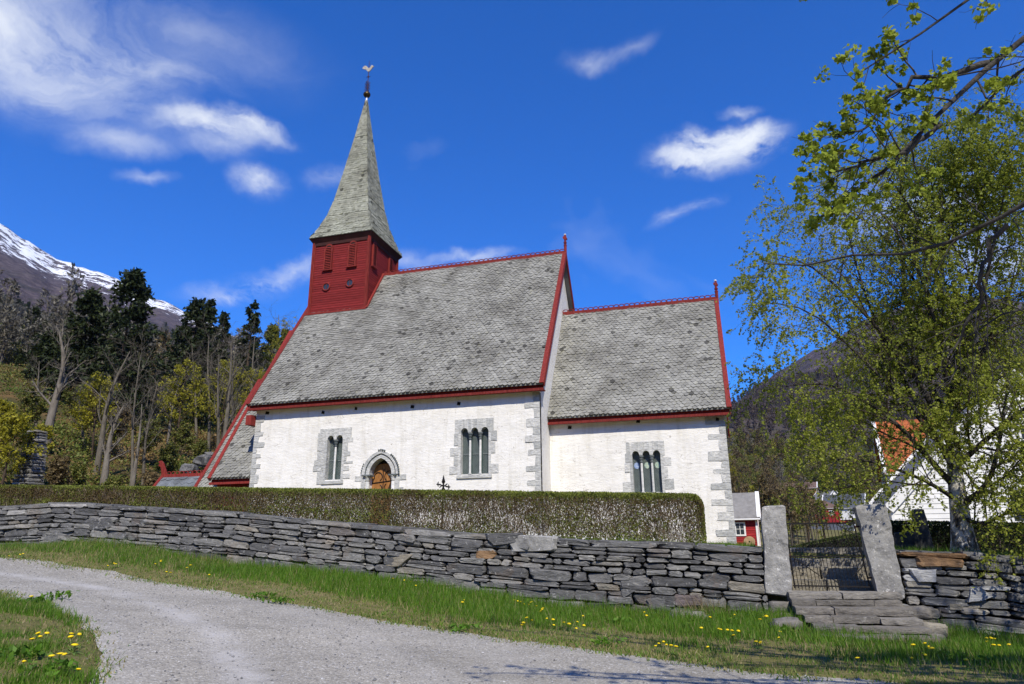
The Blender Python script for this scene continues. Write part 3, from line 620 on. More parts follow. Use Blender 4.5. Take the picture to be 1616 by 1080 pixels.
m.add(gab(LC, YC, YC+WC, cgz, cgz+CSL*WC/2, -0.5), [(0, 1, 2, 3, 4)]); m.add([(0.002, YC+WC, -0.5), (LC, YC+WC, -0.5), (LC, YC+WC, cgz), (0.002, YC+WC, cgz)], [(3, 2, 1, 0)])
m.add([(0.002, YC, CEZ-0.1), (LC, YC, CEZ-0.1), (LC, YC, cgz), (0.002, YC, cgz)], [(0, 1, 2, 3)])
chancel_wall = m.build('chancel_wall', M['lime'], church)

def slates(name, O, ex, es, wfun, Ls, mat, parent, w=0.235, e=0.185, rng=None, lift=0.042):
    """real overlapping slates on a plane: O origin on the eave line, ex along the eave, es up the slope; wfun(s)->(a0,a1)"""
    rng = rng or np.random.default_rng(3); ex = np.array(ex, float); es = np.array(es, float); nn = np.cross(ex, es); O = np.array(O, float)
    top = []; s = 0.0; row = 0; C_ = []; WW = []; EE = []
    while s < Ls:
        ek = e*(0.92+0.16*rng.random()); a0, a1 = wfun(s+ek*0.5); a = a0-(w*0.5 if row % 2 else 0.0)*1.0
        while a < a1-0.04:
            wk = w
            l, r_ = max(a, a0), min(a+wk, a1)
            if r_-l > 0.07: C_.append(((l+r_)/2, s)); WW.append(r_-l); EE.append(min(ek*1.75, Ls-s+0.02))
            a += wk
        s += ek; row += 1
    C_ = np.array(C_); WW = np.array(WW); EE = np.array(EE); n = len(C_)
    shp = np.array([(-.5, 1.0), (-.5, .24), (-.30, .07), (0, -.04), (.30, .07), (.5, .24), (.5, 1.0)])
    la = C_[:, None, 0]+shp[None, :, 0]*WW[:, None]*0.985+rng.normal(0, .006, (n, 7)); ls = C_[:, None, 1]+shp[None, :, 1]*EE[:, None]+rng.normal(0, .008, (n, 7))+rng.normal(0, .012, (n, 1))
    lz = (lift*(1-shp[None, :, 1])+0.006)*(0.7+0.8*rng.random((n, 1)))+shp[None, :, 0]*rng.normal(0, .012, (n, 1))
    V = O+la[..., None]*ex+ls[..., None]*es+lz[..., None]*nn
    B = V[:, 1:6]-nn*0.034; V = np.concatenate([V, B], 1); vs_ = V.reshape(-1, 3).tolist(); fs = []
    for i in range(n):
        b = i*12; fs.append((b+6, b+5, b+4, b+3, b+2, b+1, b)) if np.dot(nn, nn) < 0 else fs.append((b, b+1, b+2, b+3, b+4, b+5, b+6))
        for k in range(4): fs.append((b+7+k, b+8+k, b+2+k, b+1+k))
    me = bpy.data.meshes.new(name); me.from_pydata(vs_, [], fs); me.update()
    return tag(obj(name, me, mat, parent), kind='stuff')
def roof(name, x0, x1, yc, hw, ez, rz, mat, crest=True, xcrest=None, seed=1, sheet='roof_sheet', w=0.235, e=0.185, east=True, west=True, eave=True):
    """pitched roof along x: boarding, slates, bargeboards, eaves boards, ridge board and pierced crest"""
    th = 0.10; sl = (rz-ez)/hw; Ls = math.hypot(hw, rz-ez); es = np.array([0, hw, rz-ez])/Ls; nn = np.array([0, -es[2], es[1]])
    b = MB(); ye, yw_ = yc-hw, yc+hw
    sec = [(ye, ez), (yc, rz), (yw_, ez), (yw_-0.02, ez-th), (yc, rz-th*1.6), (ye+0.02, ez-th)]
    for x in (x0+0.01, x1-0.01): b.v += [(x, y, z) for y, z in sec]
    b.f += [(0, 1, 4, 5), (1, 2, 3, 4), (11, 10, 7, 6), (10, 9, 8, 7)]+[(i, 6+i, 6+(i+1) % 6, (i+1) % 6) for i in range(6)]
    rf = b.build(name, M['slate'], church)
    slates('slate', np.array([x0, ye, ez+0.004])-es*.06, (1, 0, 0), es, lambda s: (0.0, x1-x0), Ls+.06, mat, rf, w=w, e=e, rng=np.random.default_rng(seed))
    for x, on, sg in ((x1, east, 1), (x0, west, -1)):
        if not on: continue
        for sy in (-1, 1):
            p0 = np.array([x, yc+sy*(hw+0.04), ez-0.06]); p1 = np.array([x, yc, rz+0.0]); n2 = np.array([0, sy*es[2], es[1]])
            q = MB(); q.beam(p0+(sg*0.03, 0, 0), p1+np.array([sg*0.03, 0, 0]), 0.06, 0.28, up=n2, off=(0, -0.07)); q.build('barge_board', M['red'], rf)
            q = MB(); q.beam(p0+(-sg*0.06, 0, 0)+n2*0.05, p1+np.array([-sg*0.06, 0, 0])+n2*0.05, 0.21, 0.05, up=n2); q.build('verge_board', M['red'], rf)
    if eave:
        MB().box(x0+0.02, x1-0.02, ye+0.19, ye+0.24, ez-0.26, ez-0.015).build('fascia_board', M['red'], rf)
        MB().box(x0-0.01, x1+0.01, ye+0.04, ye+0.18, ez-0.37, ez-0.25).build('eaves_moulding', M['red'], rf)
        MB().box(x0+0.02, x1-0.02, ye+0.18, ye+0.62, ez-0.32, ez-0.28).build('soffit_board', M['red'], rf)
    if crest:
        cx0, cx1 = xcrest or (x0, x1)
        MB().box(cx0, cx1, yc-0.10, yc+0.10, rz-0.10, rz+0.11).build('ridge_board', M['red'], rf)
        q = MB(); n = int((cx1-cx0)/0.30); st = (cx1-cx0)/n
        for i in range(n):
            cx_ = cx0+(i+0.5)*st; th_ = np.linspace(0, pi, 8); q.tube([(cx_+cos(t)*st*0.62, yc, rz+0.10+0.17*sin(t)) for t in th_], 0.028, 5)
        q.build('ridge_crest', M['red'], rf)
    return rf
def finial(x, y, z, h, parent):
    q = MB(); s = h/1.45
    q.lathe((x, y, z-0.35), [(0.085, 0), (0.085, 0.55*s+0.3)], 8); q.lathe((x, y, z+0.55*s-0.05), [(0.10, 0), (0.10, .09*s), (0.06, .12*s), (0.06, .18*s), (0.10, .21*s), (0.10, .30*s), (0.065, .33*s), (0.065, .5*s)], 10)
    zz = z+1.0*s
    q.prism([(x-.07*s, y, zz), (x-.17*s, y, zz+.14*s), (x-.14*s, y, zz+.26*s), (x-.05*s, y, zz+.24*s), (x-.03*s, y, zz+.36*s), (x+.07*s, y, zz+.36*s), (x+.10*s, y, zz+.2*s), (x+.17*s, y, zz+.04*s), (x+.12*s, y, zz-.05*s), (x+.05*s, y, zz+.02*s)], (0, -.06, 0), (0, .06, 0))
    o = q.build('finial', M['red'], parent)
    MB().lathe((x, y, zz+.36*s), [(.075, 0), (.085, .03), (.05, .07), (.01, .09)], 10).build('lead_cap', M['white'], o); return o
nroof = roof('nave_roof', -LN-VO, VO, YM, YM+OV, EZ, RZ, M['slate'], True, (-LN+4.0, VO-0.05), 1)
croof = roof('chancel_roof', 0.02, LC+VO, YM, WC/2+OV, CEZ, CRZ, M['slate'], True, (0.03, LC+VO-0.05), 2, west=False)
finial(VO, YM, RZ+0.05, 1.2, nroof); finial(LC+VO, YM, CRZ+0.05, 1.08, croof)

# quoins of grey soapstone
def quoins(x, y, sx, z0, z1, rng, parent, lens=(0.35, 0.85), hts=(0.24, 0.52)):
    z = z0; k = 0
    while z < z1-0.12:
        h = min(rng.uniform(*hts), z1-z); L = lens[1]*rng.uniform(0.8, 1.1) if k % 2 == 0 else lens[0]*rng.uniform(0.7, 1.2)
        j = lambda: rng.uniform(-0.03, 0.03)
        xa, xb = (x, x+sx*L)
        pl = [(xa, 0, z+0.006), (xb+j(), 0, z+0.006+abs(j())), (xb+j(), 0, z+h*0.5), (xb+j(), 0, z+h-0.006-abs(j())), (xa, 0, z+h-0.006)]
        if sx < 0: pl = pl[::-1]
        MB().prism([(a, y, c) for a, b, c in pl], (0, -0.020-0.012*rng.random(), 0), (0, 0.22, 0)).build('quoin_stone', M['soap'], parent)
        z += h; k += 1
rq = random.Random(4)
quoins(-LN, -0.0, 1, 0.0, EZ-0.5, rq, nave_wall, (0.34, 0.62)); quoins(0.0, -0.0, -1, 0.0, EZ-0.3, rq, nave_wall, (0.32, 0.74)); quoins(LC, YC, -1, -0.5, CEZ-0.35, rq, chancel_wall, (0.36, 0.86))
# put-log holes under the eaves (dark plates standing for their shade) and bare patches
for U_, V_, Y_ in ((422, 652, 0), (510, 651, 0), (562, 645, 0), (651, 642, 0), (724, 637, 0), (899, 675, YC), (1007, 665, YC), (1132, 662, YC)):
    p = at_y(U_, V_, Y_); a = rq.uniform(.07, .12); MB().prism([(p[0]-a, Y_, p[2]-.07), (p[0]+a*.8, Y_, p[2]-.09), (p[0]+a, Y_, p[2]+.05), (p[0]-a*.6, Y_, p[2]+.09)], (0, -0.035, 0), (0, .02, 0)).build('putlog_hole', M['dark'], nave_wall if Y_ == 0 else chancel_wall)

def window(name, hole, yw, lights, jl, jr, head, sill_n, stained=False, parent=None):
    """lobed lights under one head, colonnettes with capitals, leaded panes, soapstone jambs"""
    x0, x1, z0, z1 = hole; yp = yw-0.028; yb = yw+0.30
    g = MB().add([(x0-.02, yb, z0), (x1+.02, yb, z0), (x1+.02, yb, z1), (x0-.02, yb, z1)], [(0, 1, 2, 3)])
    o = g.build(name, M['glass'], parent)
    jw = 0.10; mw = 0.15; lw = (x1-x0-2*jw-mw*(lights-1))/lights; zs = z1-0.20-lw*0.55
    # head: a block pierced by the round tops of the lights
    h = MB(); top = head[2]
    cs = [x0+jw+lw/2+i*(lw+mw) for i in range(lights)]
    edge = [(x0+0.0, zs)]
    for c in cs: edge += [(c-lw*0.5*cos(t), zs+lw*0.62*sin(t)) for t in np.linspace(0, pi, 13)]
    edge += [(x1-0.0, zs)]
    for (a, b), (c, d) in zip(edge[:-1], edge[1:]):
        if abs(c-a) < 1e-6: continue
        h.add([(a, yp, b), (c, yp, d), (c, yp, top), (a, yp, top), (a, yb, b), (c, yb, d)], [(0, 1, 2, 3), (4, 5, 1, 0)])
    h.add([(head[0], yp, zs-.05), (x0, yp, zs-.05), (x0, yp, top), (head[0], yp, top)], [(0, 1, 2, 3)]); h.add([(x1, yp, zs-.05), (head[1], yp, zs-.05), (head[1], yp, top), (x1, yp, top)], [(0, 1, 2, 3)])
    for a, b in (((head[0], top), (head[1], top)), ((head[1], top), (head[1], zs-.05)), ((head[0], zs-.05), (head[0], top))):
        h.add([(a[0], yp, a[1]), (b[0], yp, b[1]), (b[0], yw+.1, b[1]), (a[0], yw+.1, a[1])], [(3, 2, 1, 0)])
    h.build('window_head', M['soap'], o)
    # jambs
    MB().box(x0-.03, x0+jw, yw-.02, yb, z0, zs).build('jamb_moulding', M['soap'], o); MB().box(x1-jw, x1+.03, yw-.02, yb, z0, zs).build('jamb_moulding', M['soap'], o)
    for side, lst in ((-1, jl), (1, jr)):
        xb = x0-.03 if side < 0 else x1+.03
        for za, zb, L in lst: MB().box(min(xb, xb+side*L), max(xb, xb+side*L), yw-0.022-.008*rq.random(), yw+.15, za+.008, zb-.008).build('jamb_stone', M['soap'], o)
    for i in range(sill_n):
        a = x0-.08+(x1-x0+.16)*i/sill_n; b = x0-.08+(x1-x0+.16)*(i+1)/sill_n
        q = MB(); q.prism([(a+.004, yw-.07, z0-.17), (a+.004, yw+.3, z0-.17), (a+.004, yw+.3, z0+.06), (a+.004, yw-.07, z0-.02)], (0, 0, 0), (b-a-.008, 0, 0)); q.build('sill_stone', M['soap'], o)
    for i in range(lights-1):
        c = cs[i]+lw/2+mw/2; zc = zs-.02
        q = MB().lathe((c, yw+.10, z0+.02), [(.085, 0), (.085, .05), (.055, .08), (.052, zc-z0-.34)], 12); q.build('colonnette', M['soap'], o, True)
        q = MB().lathe((c, yw+.10, zc-.33), [(.055, 0), (.085, .02), (.085, .05), (.06, .07), (.065, .11), (.10, .17), (.11, .2), (.085, .215), (.085, .24), (.12, .26), (.12, .33)], 12); q.build('capital', M['soap_dark'], o, True)
        MB().box(c-.075, c+.075, yw+.04, yb, zc, zc+.14).build('spandrel_block', M['soap'], o)
    for c in cs:                                       # leaded lattice and saddle bar of each light
        q = MB(); n = 9; st = (zs-z0)/16.0
        for k in range(-9, 30):
            for sg in (-1, 1):
                za, zb = z0+k*st*1.0, z0+k*st*1.0+lw*1.45
                t0, t1 = 0.0, 1.0
                if za < z0: t0 = (z0-za)/(zb-za)
                if zb > zs+lw*.45: t1 = (zs+lw*.45-za)/(zb-za)
                if t1-t0 < .02: continue
                xa, xb = c-sg*lw/2, c+sg*lw/2
                q.beam((xa+(xb-xa)*t0, yb-.012, za+(zb-za)*t0), (xa+(xb-xa)*t1, yb-.012, za+(zb-za)*t1), .010, .010, up=(0, 1, 0))
        q.build('leaded_lattice', M['lead'], o)
        if not stained: MB().box(c-lw/2, c+lw/2, yb-.04, yb-.02, z0+(zs-z0)*.49, z0+(zs-z0)*.49+.03).build('saddle_bar', M['lead'], o)
        else:
            zc = z0+(zs-z0)*.74; q = MB(); pts = [(c+lw*.40*cos(t), yb-.03, zc+lw*.46*sin(t)) for t in np.linspace(0, 2*pi, 9)[:-1]]
            q.prism(pts, (0, 0, 0), (0, .012, 0)); q.build('stained_panel', M['stain_blue'] if c == cs[0] else M['stain_pale'], o)
    return o
window('window', H_TWIN, 0.0, 2, [(4.75, 5.72, .44), (4.3, 4.75, .42), (4.0, 4.3, .56), (3.72, 4.0, .60), (3.05, 3.72, .34)], [(5.15, 5.4, .48), (4.7, 5.15, .2), (4.45, 4.7, .36), (4.2, 4.45, .15), (4.05, 4.18, .52), (3.7, 3.95, .33), (3.3, 3.55, .4)], (-11.95, -10.08, 5.92), 1, parent=nave_wall)
window('window', H_TRI, 0.0, 3, [(4.7, 5.3, .22), (4.2, 4.6, .42), (3.7, 4.2, .22), (3.3, 3.7, .44)], [(4.85, 5.35, .3), (4.25, 4.8, .22), (3.3, 3.75, .38)], (-4.36, -2.34, 5.98), 3, parent=nave_wall)
window('window', H_CH, YC, 3, [(3.75, 4.2, .20), (3.3, 3.75, .24), (2.35, 2.85, .38)], [(3.55, 3.95, .36), (3.0, 3.5, .18), (2.45, 2.95, .42)], (3.80, 5.62, 4.74), 3, True, parent=chancel_wall)
# blocked round arch low in the chancel wall
p = at_y(912, 784, YC)
MB().prism([(p[0]+.62*cos(t), YC, p[2]-.25+.55*sin(t)) for t in np.linspace(0, pi, 12)], (0, -.03, 0), (0, .1, 0)).build('blocked_arch', M['soap'], chancel_wall)

# south portal
PX0, PX1, PZ = -9.10, -7.56, 3.42; PC = (PX0+PX1)/2
def pointed(hw, apex, n=9):
    """right half then mirrored: pointed arch through (hw,0) and (0,apex)"""
    R = (hw*hw+apex*apex)/(2*hw); a1 = math.asin(min(1, apex/R))
    rh = [(hw-R+R*cos(a), R*sin(a)) for a in np.linspace(0, a1, n)]
    return [(-x, z) for x, z in rh]+[(x, z) for x, z in rh[::-1][1:]]
portal = MB()
hw0, hw1, hw2 = .62, .80, 1.03
def arch_band(q, ha, aa, hb, ab, y0, y1):
    A = pointed(ha, aa); B = pointed(hb, ab); n = len(A)
    for i in range(n-1):
        a, b, c, d = A[i], A[i+1], B[i+1], B[i]
        q.add([(PC+a[0], y0, PZ+a[1]), (PC+b[0], y0, PZ+b[1]), (PC+c[0], y0, PZ+c[1]), (PC+d[0], y0, PZ+d[1]), (PC+a[0], y1, PZ+a[1]), (PC+b[0], y1, PZ+b[1]), (PC+c[0], y1, PZ+c[1]), (PC+d[0], y1, PZ+d[1])],
              [(0, 1, 2, 3), (4, 5, 1, 0), (3, 2, 6, 7)])
arch_band(portal, hw0, .84, hw1+.005, 1.0, -.045, .5)
po = portal.build('portal', M['soap'], nave_wall)
q = MB(); arch_band(q, hw1+.015, 1.015, hw1+.07, 1.07, -.02, .2); q.build('arch_groove', M['soap_dark'], po)
q = MB(); arch_band(q, hw1+.07, 1.07, hw2, 1.21, -.075, .2); q.build('hood_mould', M['soap'], po)
q = MB(); B = pointed(hw2+.02, 1.23, 17)
for i, (a, b) in enumerate(B):
    if i in range(1, 6) or i in range(15, 19) or i > 21:
        r_ = .035 if i < 8 else .052; q.lathe((PC+a, -.09, PZ+b-.03), [(.01, 0), (r_, .03), (r_, .07), (.01, .1)], 6)
q.build('carved_foliage', M['soap_dark'], po)
for sg in (-1, 1):
    x = PC+sg*.71
    MB().lathe((x, .02, .6), [(.13, 0), (.13, .2), (.095, .25), (.09, PZ-.6-.32)], 14).build('shaft', M['soap'], po, True)
    MB().lathe((x, .02, PZ-.30), [(.09, 0), (.11, .03), (.10, .06), (.15, .22), (.17, .24)], 14).build('capital', M['soap'], po, True)
    MB().box(x-.21, x+.21, -.15, .30, PZ-.055, PZ+.015).build('abacus', M['soap_dark'], po)
    a, b = sorted((PC+sg*.81, PC+sg*1.06)); MB().box(a, b, -.03, .3, .6, PZ-.01).build('portal_jamb', M['soap'], po)
    a, b = sorted((PC+sg*1.06, PC+sg*1.42)); MB().box(a, b, -.025, .2, PZ-.28, PZ-.02).build('jamb_stone', M['soap'], po)
    a, b = sorted((PC+sg*1.06, PC+sg*1.30)); MB().box(a, b, -.025, .2, 2.6, 2.78).build('jamb_stone', M['soap'], po)
# round-headed plank door set back, with iron scrolls
dr = MB(); dt = PZ+.30; pw = 1.36/5
dob = None
for i in range(5):
    a = PC-.68+i*pw; c = a+pw/2; tops = lambda x: dt+.42*sqrt(max(0, 1-((x-PC)/.70)**2))-.12
    q = MB().prism([(a+.006, .42, .6), (a+pw-.006, .42, .6), (a+pw-.006, .42, tops(a+pw)), (c, .42, tops(c)), (a+.006, .42, tops(a))], (0, 0, 0), (0, .07, 0))
    if i == 0: dob = q.build('door', M['door'], nave_wall)
    else: q.build('plank', M['door'], dob)
MB().add([(PC-.9, .50, .6), (PC+.9, .50, .6), (PC+.9, .50, 4.5), (PC-.9, .50, 4.5)], [(0, 1, 2, 3)]).build('door_recess', M['dark'], nave_wall)
def scroll(pts, r=.022):
    MB().tube([(PC+a, .40, PZ-.05+b) for a, b in pts], r, 6).build('iron_scroll', M['iron'], dob)
arc = lambda cx, cz, r, a0, a1, n=12: [(cx+r*cos(t), cz+r*sin(t)) for t in np.linspace(radians(a0), radians(a1), n)]
scroll([(-.66, -.32), (.6, -.20)]); scroll([(-.02, -.95), (-.05, .25), (.0, .38)])
scroll(arc(-.32, .0, .22, -60, 200)); scroll(arc(.30, .02, .26, -20, 230)); scroll(arc(-.30, -.60, .22, 60, -190)); scroll(arc(.30, -.56, .26, 20, -230))
scroll([(-.66, -1.4), (.6, -1.35)]); scroll(arc(-.3, -1.8, .2, 60, -190)); scroll(arc(.3, -1.75, .22, 20, -230))

# ---- tower and spire
TXW, TS, SZ = -15.92, 3.96, 19.12; TY0 = YM-TS/2; TXE = TXW+TS; TY1 = TY0+TS; TB = 12.6
tower = MB().box(TXW+.02, TXE-.02, TY0+.02, TY1-.02, TB, SZ+.1).build('tower', M['red_board'], church)
nb = 42; hb = (SZ-TB)/nb
def clap(axis, sgn):
    """one lapped board, shared by the boards of a face"""
    q = MB(); L = TS/2-.02; prof = [(0.0, 0.0), (.032, 0.0), (.012, hb+.012), (0.0, hb+.012)]
    vs_ = []
    for t in (-L, L):
        for o_, z in prof: vs_.append((t, sgn*o_, z) if axis == 'x' else (sgn*o_, t, z))
    q.add(vs_, [(0, 1, 5, 4), (1, 2, 6, 5), (2, 3, 7, 6), (3, 0, 4, 7), (0, 3, 2, 1), (4, 5, 6, 7)]); me = q.mesh('clapboard'); me.materials.append(M['red_board']); return me
for axis, sgn, cx_, cy_ in (('x', -1, (TXW+TXE)/2, TY0+.02), ('x', 1, (TXW+TXE)/2, TY1-.02), ('y', 1, TXE-.02, YM), ('y', -1, TXW+.02, YM)):
    me = clap(axis, sgn)
    for k in range(nb):
        o = bpy.data.objects.new('clapboard', me); link(o); o.parent = tower; o.location = (cx_, cy_, TB+k*hb)
for x in (TXW, TXE):
    for y in (TY0, TY1):
        MB().box(x-.11, x+.11, y-.06 if y == TY0 else y-.05, y+.05 if y == TY0 else y+.06, TB, SZ).build('corner_board', M['red'], tower)
        MB().box(x-.06 if x == TXW else x-.05, x+.05 if x == TXW else x+.0625, y-.105, y+.105, TB, SZ-.002).build('corner_board', M['red'], tower)
# flashing boards where tower meets roof
q = MB(); q.beam((TXW-.2, TY0-.10, EZ+SL*(TY0-.10+OV)+.10), (TXE+.1, TY0-.10, EZ+SL*(TY0-.10+OV)+.10), .10, .12); q.build('flashing_board', M['red'], tower)
q = MB(); q.beam((TXE+.12, TY0-.1, EZ+SL*(TY0-.1+OV)+.12), (TXE+.12, YM, RZ+.12), .14, .12, up=(0, -SL, 1)); q.build('flashing_board', M['white'] if False else M['red'], tower)
def louvre(face, c, z0, z1, w=.42):
    f = lambda a, d, z: (c+a, TY0-.012-d, z) if face == 's' else (TXE+.012+d, c+a, z)
    out = [(-w/2-.09, z0), (w/2+.09, z0)]+[((w/2+.09)*cos(t), z1-w/2+(w/2+.12)*sin(t)) for t in np.linspace(0, pi, 9)]
    q = MB(); q.prism([f(a, 0, z) for a, z in out], (0, 0, 0), np.array(f(0, .05, 0))-np.array(f(0, 0, 0))); o = q.build('louvre_window', M['red'], tower)
    inn = [(-w/2, z0+.05), (w/2, z0+.05)]+[(w/2*cos(t), z1-w/2+w/2*sin(t)) for t in np.linspace(0, pi, 9)]
    q = MB(); q.prism([f(a, .05, z) for a, z in inn], (0, 0, 0), np.array(f(0, .006, 0))-np.array(f(0, 0, 0))); q.build('louvre_void', M['dark'], o)
    n = 13
    for k in range(n):
        z = z0+.08+(z1-z0-.16)*k/n; hw = w/2-.01
        q = MB(); q.add([f(-hw, .06, z+.07), f(hw, .06, z+.07), f(hw, .11, z), f(-hw, .11, z), f(-hw, .06, z+.055), f(hw, .06, z+.055), f(hw, .11, z-.015), f(-hw, .11, z-.015)], [(0, 1, 2, 3), (7, 6, 5, 4), (3, 2, 6, 7), (0, 3, 7, 4), (1, 5, 6, 2)])
        q.build('louvre_slat', M['red'], o)
    q = MB(); q.prism([f(-w/2-.15, .0, z0-.08), f(w/2+.15, .0, z0-.08), f(w/2+.15, .0, z0), f(-w/2-.15, .0, z0)], (0, 0, 0), np.array(f(0, .14, 0))-np.array(f(0, 0, 0))); q.build('sill', M['red'], o)
    for sg in (-1, 1):
        q = MB(); q.prism([f(sg*(w/2+.045)-.045, .05, z0), f(sg*(w/2+.045)+.045, .05, z0), f(sg*(w/2+.045)+.045, .05, z1-w/2), f(sg*(w/2+.045)-.045, .05, z1-w/2)], (0, 0, 0), np.array(f(0, .05, 0))-np.array(f(0, 0, 0))); q.build('frame_board', M['red'], o)
louvre('s', -14.80, 16.95, 18.62); louvre('s', -13.08, 16.98, 18.62); louvre('e', 4.72, 17.1, 18.7, .36); louvre('e', 7.0, 17.1, 18.7, .36)
for c, z in ((-14.80, 15.77), (-13.14, 15.84)):
    q = MB(); th_ = np.linspace(0, 2*pi, 17)
    q.tube([(c+.25*cos(t), TY0-.05, z+.25*sin(t)) for t in th_], .045, 6, False); o = q.build('round_window', M['red'], tower)
    MB().prism([(c+.23*cos(t), TY0-.035, z+.23*sin(t)) for t in th_[:-1]], (0, 0, 0), (0, .01, 0)).build('pane', M['pane'], o)
    MB().box(c-.010, c+.010, TY0-.06, TY0-.036, z-.22, z+.22).build('glazing_bar', M['red'], o)
# spire: four flared faces, slated
TIP = 30.75; SB = SZ+.06
PR = [(0, 2.27), (.035, 2.05), (.085, 1.83), (.16, 1.53), (.27, 1.25), (.45, .925), (.72, .47), (1, .055)]
sh = TIP-SB; scx, scy = (TXW+TXE)/2, YM
q = MB(); q.v = [(scx+a*w_, scy+b*w_, SB+t*sh) for t, w_ in PR for a, b in ((-1, -1), (1, -1), (1, 1), (-1, 1))]
for i in range(len(PR)-1):
    for j in range(4): q.f.append((i*4+j, i*4+(j+1) % 4, (i+1)*4+(j+1) % 4, (i+1)*4+j))
q.f.append((3, 2, 1, 0)); spire = q.build('spire', M['slate_spire'], church)
q = MB(); q.v = [(scx+a*w_, scy+b*w_, z_) for w_, z_ in ((2.035, SB-.50), (2.05, SB-.30), (2.25, SB-.012)) for a, b in ((-1, -1), (1, -1), (1, 1), (-1, 1))]
q.f = [(i*4+j, i*4+(j+1) % 4, (i+1)*4+(j+1) % 4, (i+1)*4+j) for i in (0, 1) for j in range(4)]+[(3, 2, 1, 0), (8, 9, 10, 11)]; q.build('spire_soffit', M['soffit'], tower)
for j, (ex, out) in enumerate((((1, 0, 0), (0, -1, 0)), ((0, 1, 0), (1, 0, 0)), ((-1, 0, 0), (0, 1, 0)), ((0, -1, 0), (-1, 0, 0)))):
    ex = np.array(ex, float); out = np.array(out, float)
    for i in range(len(PR)-1):
        (t0, w0), (t1, w1) = PR[i], PR[i+1]; dz = (t1-t0)*sh; L = math.hypot(w0-w1, dz); es = (-out*(w0-w1)+np.array([0, 0, dz]))/L
        O = np.array([scx, scy, SB+t0*sh])+out*w0
        slates('slate', O, ex, es, lambda s, w0=w0, w1=w1, L=L: (-(w0+(w1-w0)*s/L)-.01, (w0+(w1-w0)*s/L)+.01), L, M['slate_spire'], spire, w=.235, e=.185, rng=np.random.default_rng(50+j*10+i), lift=.026)
# weather vane
vx, vy = scx, scy
vane = thing('weathervane', 'gilded cockerel weathervane on a rod above the spire tip', 'weathervane', (vx, vy, TIP))
MB().lathe((vx, vy, TIP-.15), [(.10, 0), (.10, .12), (.06, .16), (.055, .5)], 10).build('socket', M['white'], vane, True)
MB().lathe((vx, vy, TIP+.30), [(.05, 0), (.17, .05), (.25, .17), (.26, .25), (.22, .36), (.12, .45), (.04, .48)], 16).build('ball', M['copper'], vane, True)
MB().tube([(vx, vy, TIP+.6), (vx+.02, vy, TIP+2.0), (vx+.03, vy, TIP+3.4)], [.035, .028, .018], 6).build('rod', M['rust'], vane)
q = MB()
for k, zz in enumerate((1.0, 1.25, 1.5)):
    for sg in (-1, 1):
        for ax in (0, 1):
            q.tube([(vx+(sg*(.05+.17*sin(t)) if ax == 0 else 0), vy+(sg*(.05+.17*sin(t)) if ax else 0), TIP+zz-.12+.2*t/pi) for t in np.linspace(0, pi, 7)], .02, 5)
q.build('scrollwork', M['rust'], vane)
q = MB(); q.tube([(vx-.16, vy, TIP+2.05), (vx+.2, vy, TIP+2.05)], .018, 5); q.lathe((vx+.02, vy, TIP+1.96), [(.01, 0), (.07, .07), (.07, .12), (.01, .18)], 8); q.build('cross_arm', M['rust'], vane)
rc = [(-.02, 2.55), (-.10, 2.62), (-.20, 2.78), (-.30, 2.80), (-.38, 2.86), (-.50, 2.92), (-.44, 3.04), (-.30, 3.12), (-.16, 3.06), (-.06, 2.92), (.02, 2.82), (.12, 2.86), (.18, 2.96), (.24, 3.04), (.33, 3.02), (.36, 2.94), (.46, 2.88), (.34, 2.86), (.30, 2.78), (.20, 2.66), (.10, 2.56)]
MB().prism([(vx+a, vy, TIP+z-.05) for a, z in rc], (0, -.03, 0), (0, .03, 0)).build('cockerel', M['gilt'], vane)

# ---- west annex, its lower bay and the little porch
AX0, AX1 = -18.55, -16.0
an = MB(); asl = 1.67; aey, aez = -0.10, 3.60
def lean(name, x0, x1, ey, ez, yr, mat, seed, slope):
    zr = ez+slope*(yr-ey); hw = yr-ey
    return roof(name, x0, x1, yr, hw, ez, zr, mat, False, None, seed, east=False, w=.235, e=.185)
lean('annex_roof', AX0, AX1-.01, aey, aez, YM, M['slate'], 71, asl)
MB().box(AX0+.25, AX1-.01, aey+.42, 2*YM-aey-.42, 0.4, aez+.35).build('annex_wall', M['red_board'], church)
MB().box(AX1-.35, AX1-.005, -.42, .25, EZ-1.15, EZ-.62).build('eaves_bracket', M['red'], church)
ar2 = lean('annex_lower_roof', -20.15, AX0-.02, .55, 2.85, YM-.6, M['slate'], 72, 1.56)
MB().box(-20.0, AX0+.26, .95, 9.9, .6, 3.1).build('annex_lower_wall', M['red_board'], church)
pr = roof('porch_roof', -24.6, -20.2, 3.0, 1.7, 2.1, 4.15, M['slate_blue'], True, (-24.6, -20.2), 73, w=.5, e=.4)
MB().box(-24.3, -20.0, 1.65, 4.35, .9, 2.5).build('porch_wall', M['red_board'], church)
q = MB(); q.prism([(-24.55, 3, 4.1), (-24.3, 3, 4.1), (-24.35, 3, 4.45), (-24.62, 3, 4.95), (-24.82, 3, 5.12), (-25.0, 3, 5.05), (-24.86, 3, 4.95), (-24.95, 3, 4.82), (-24.76, 3, 4.72)], (0, -.06, 0), (0, .06, 0)); q.build('dragon_finial', M['red'], pr)

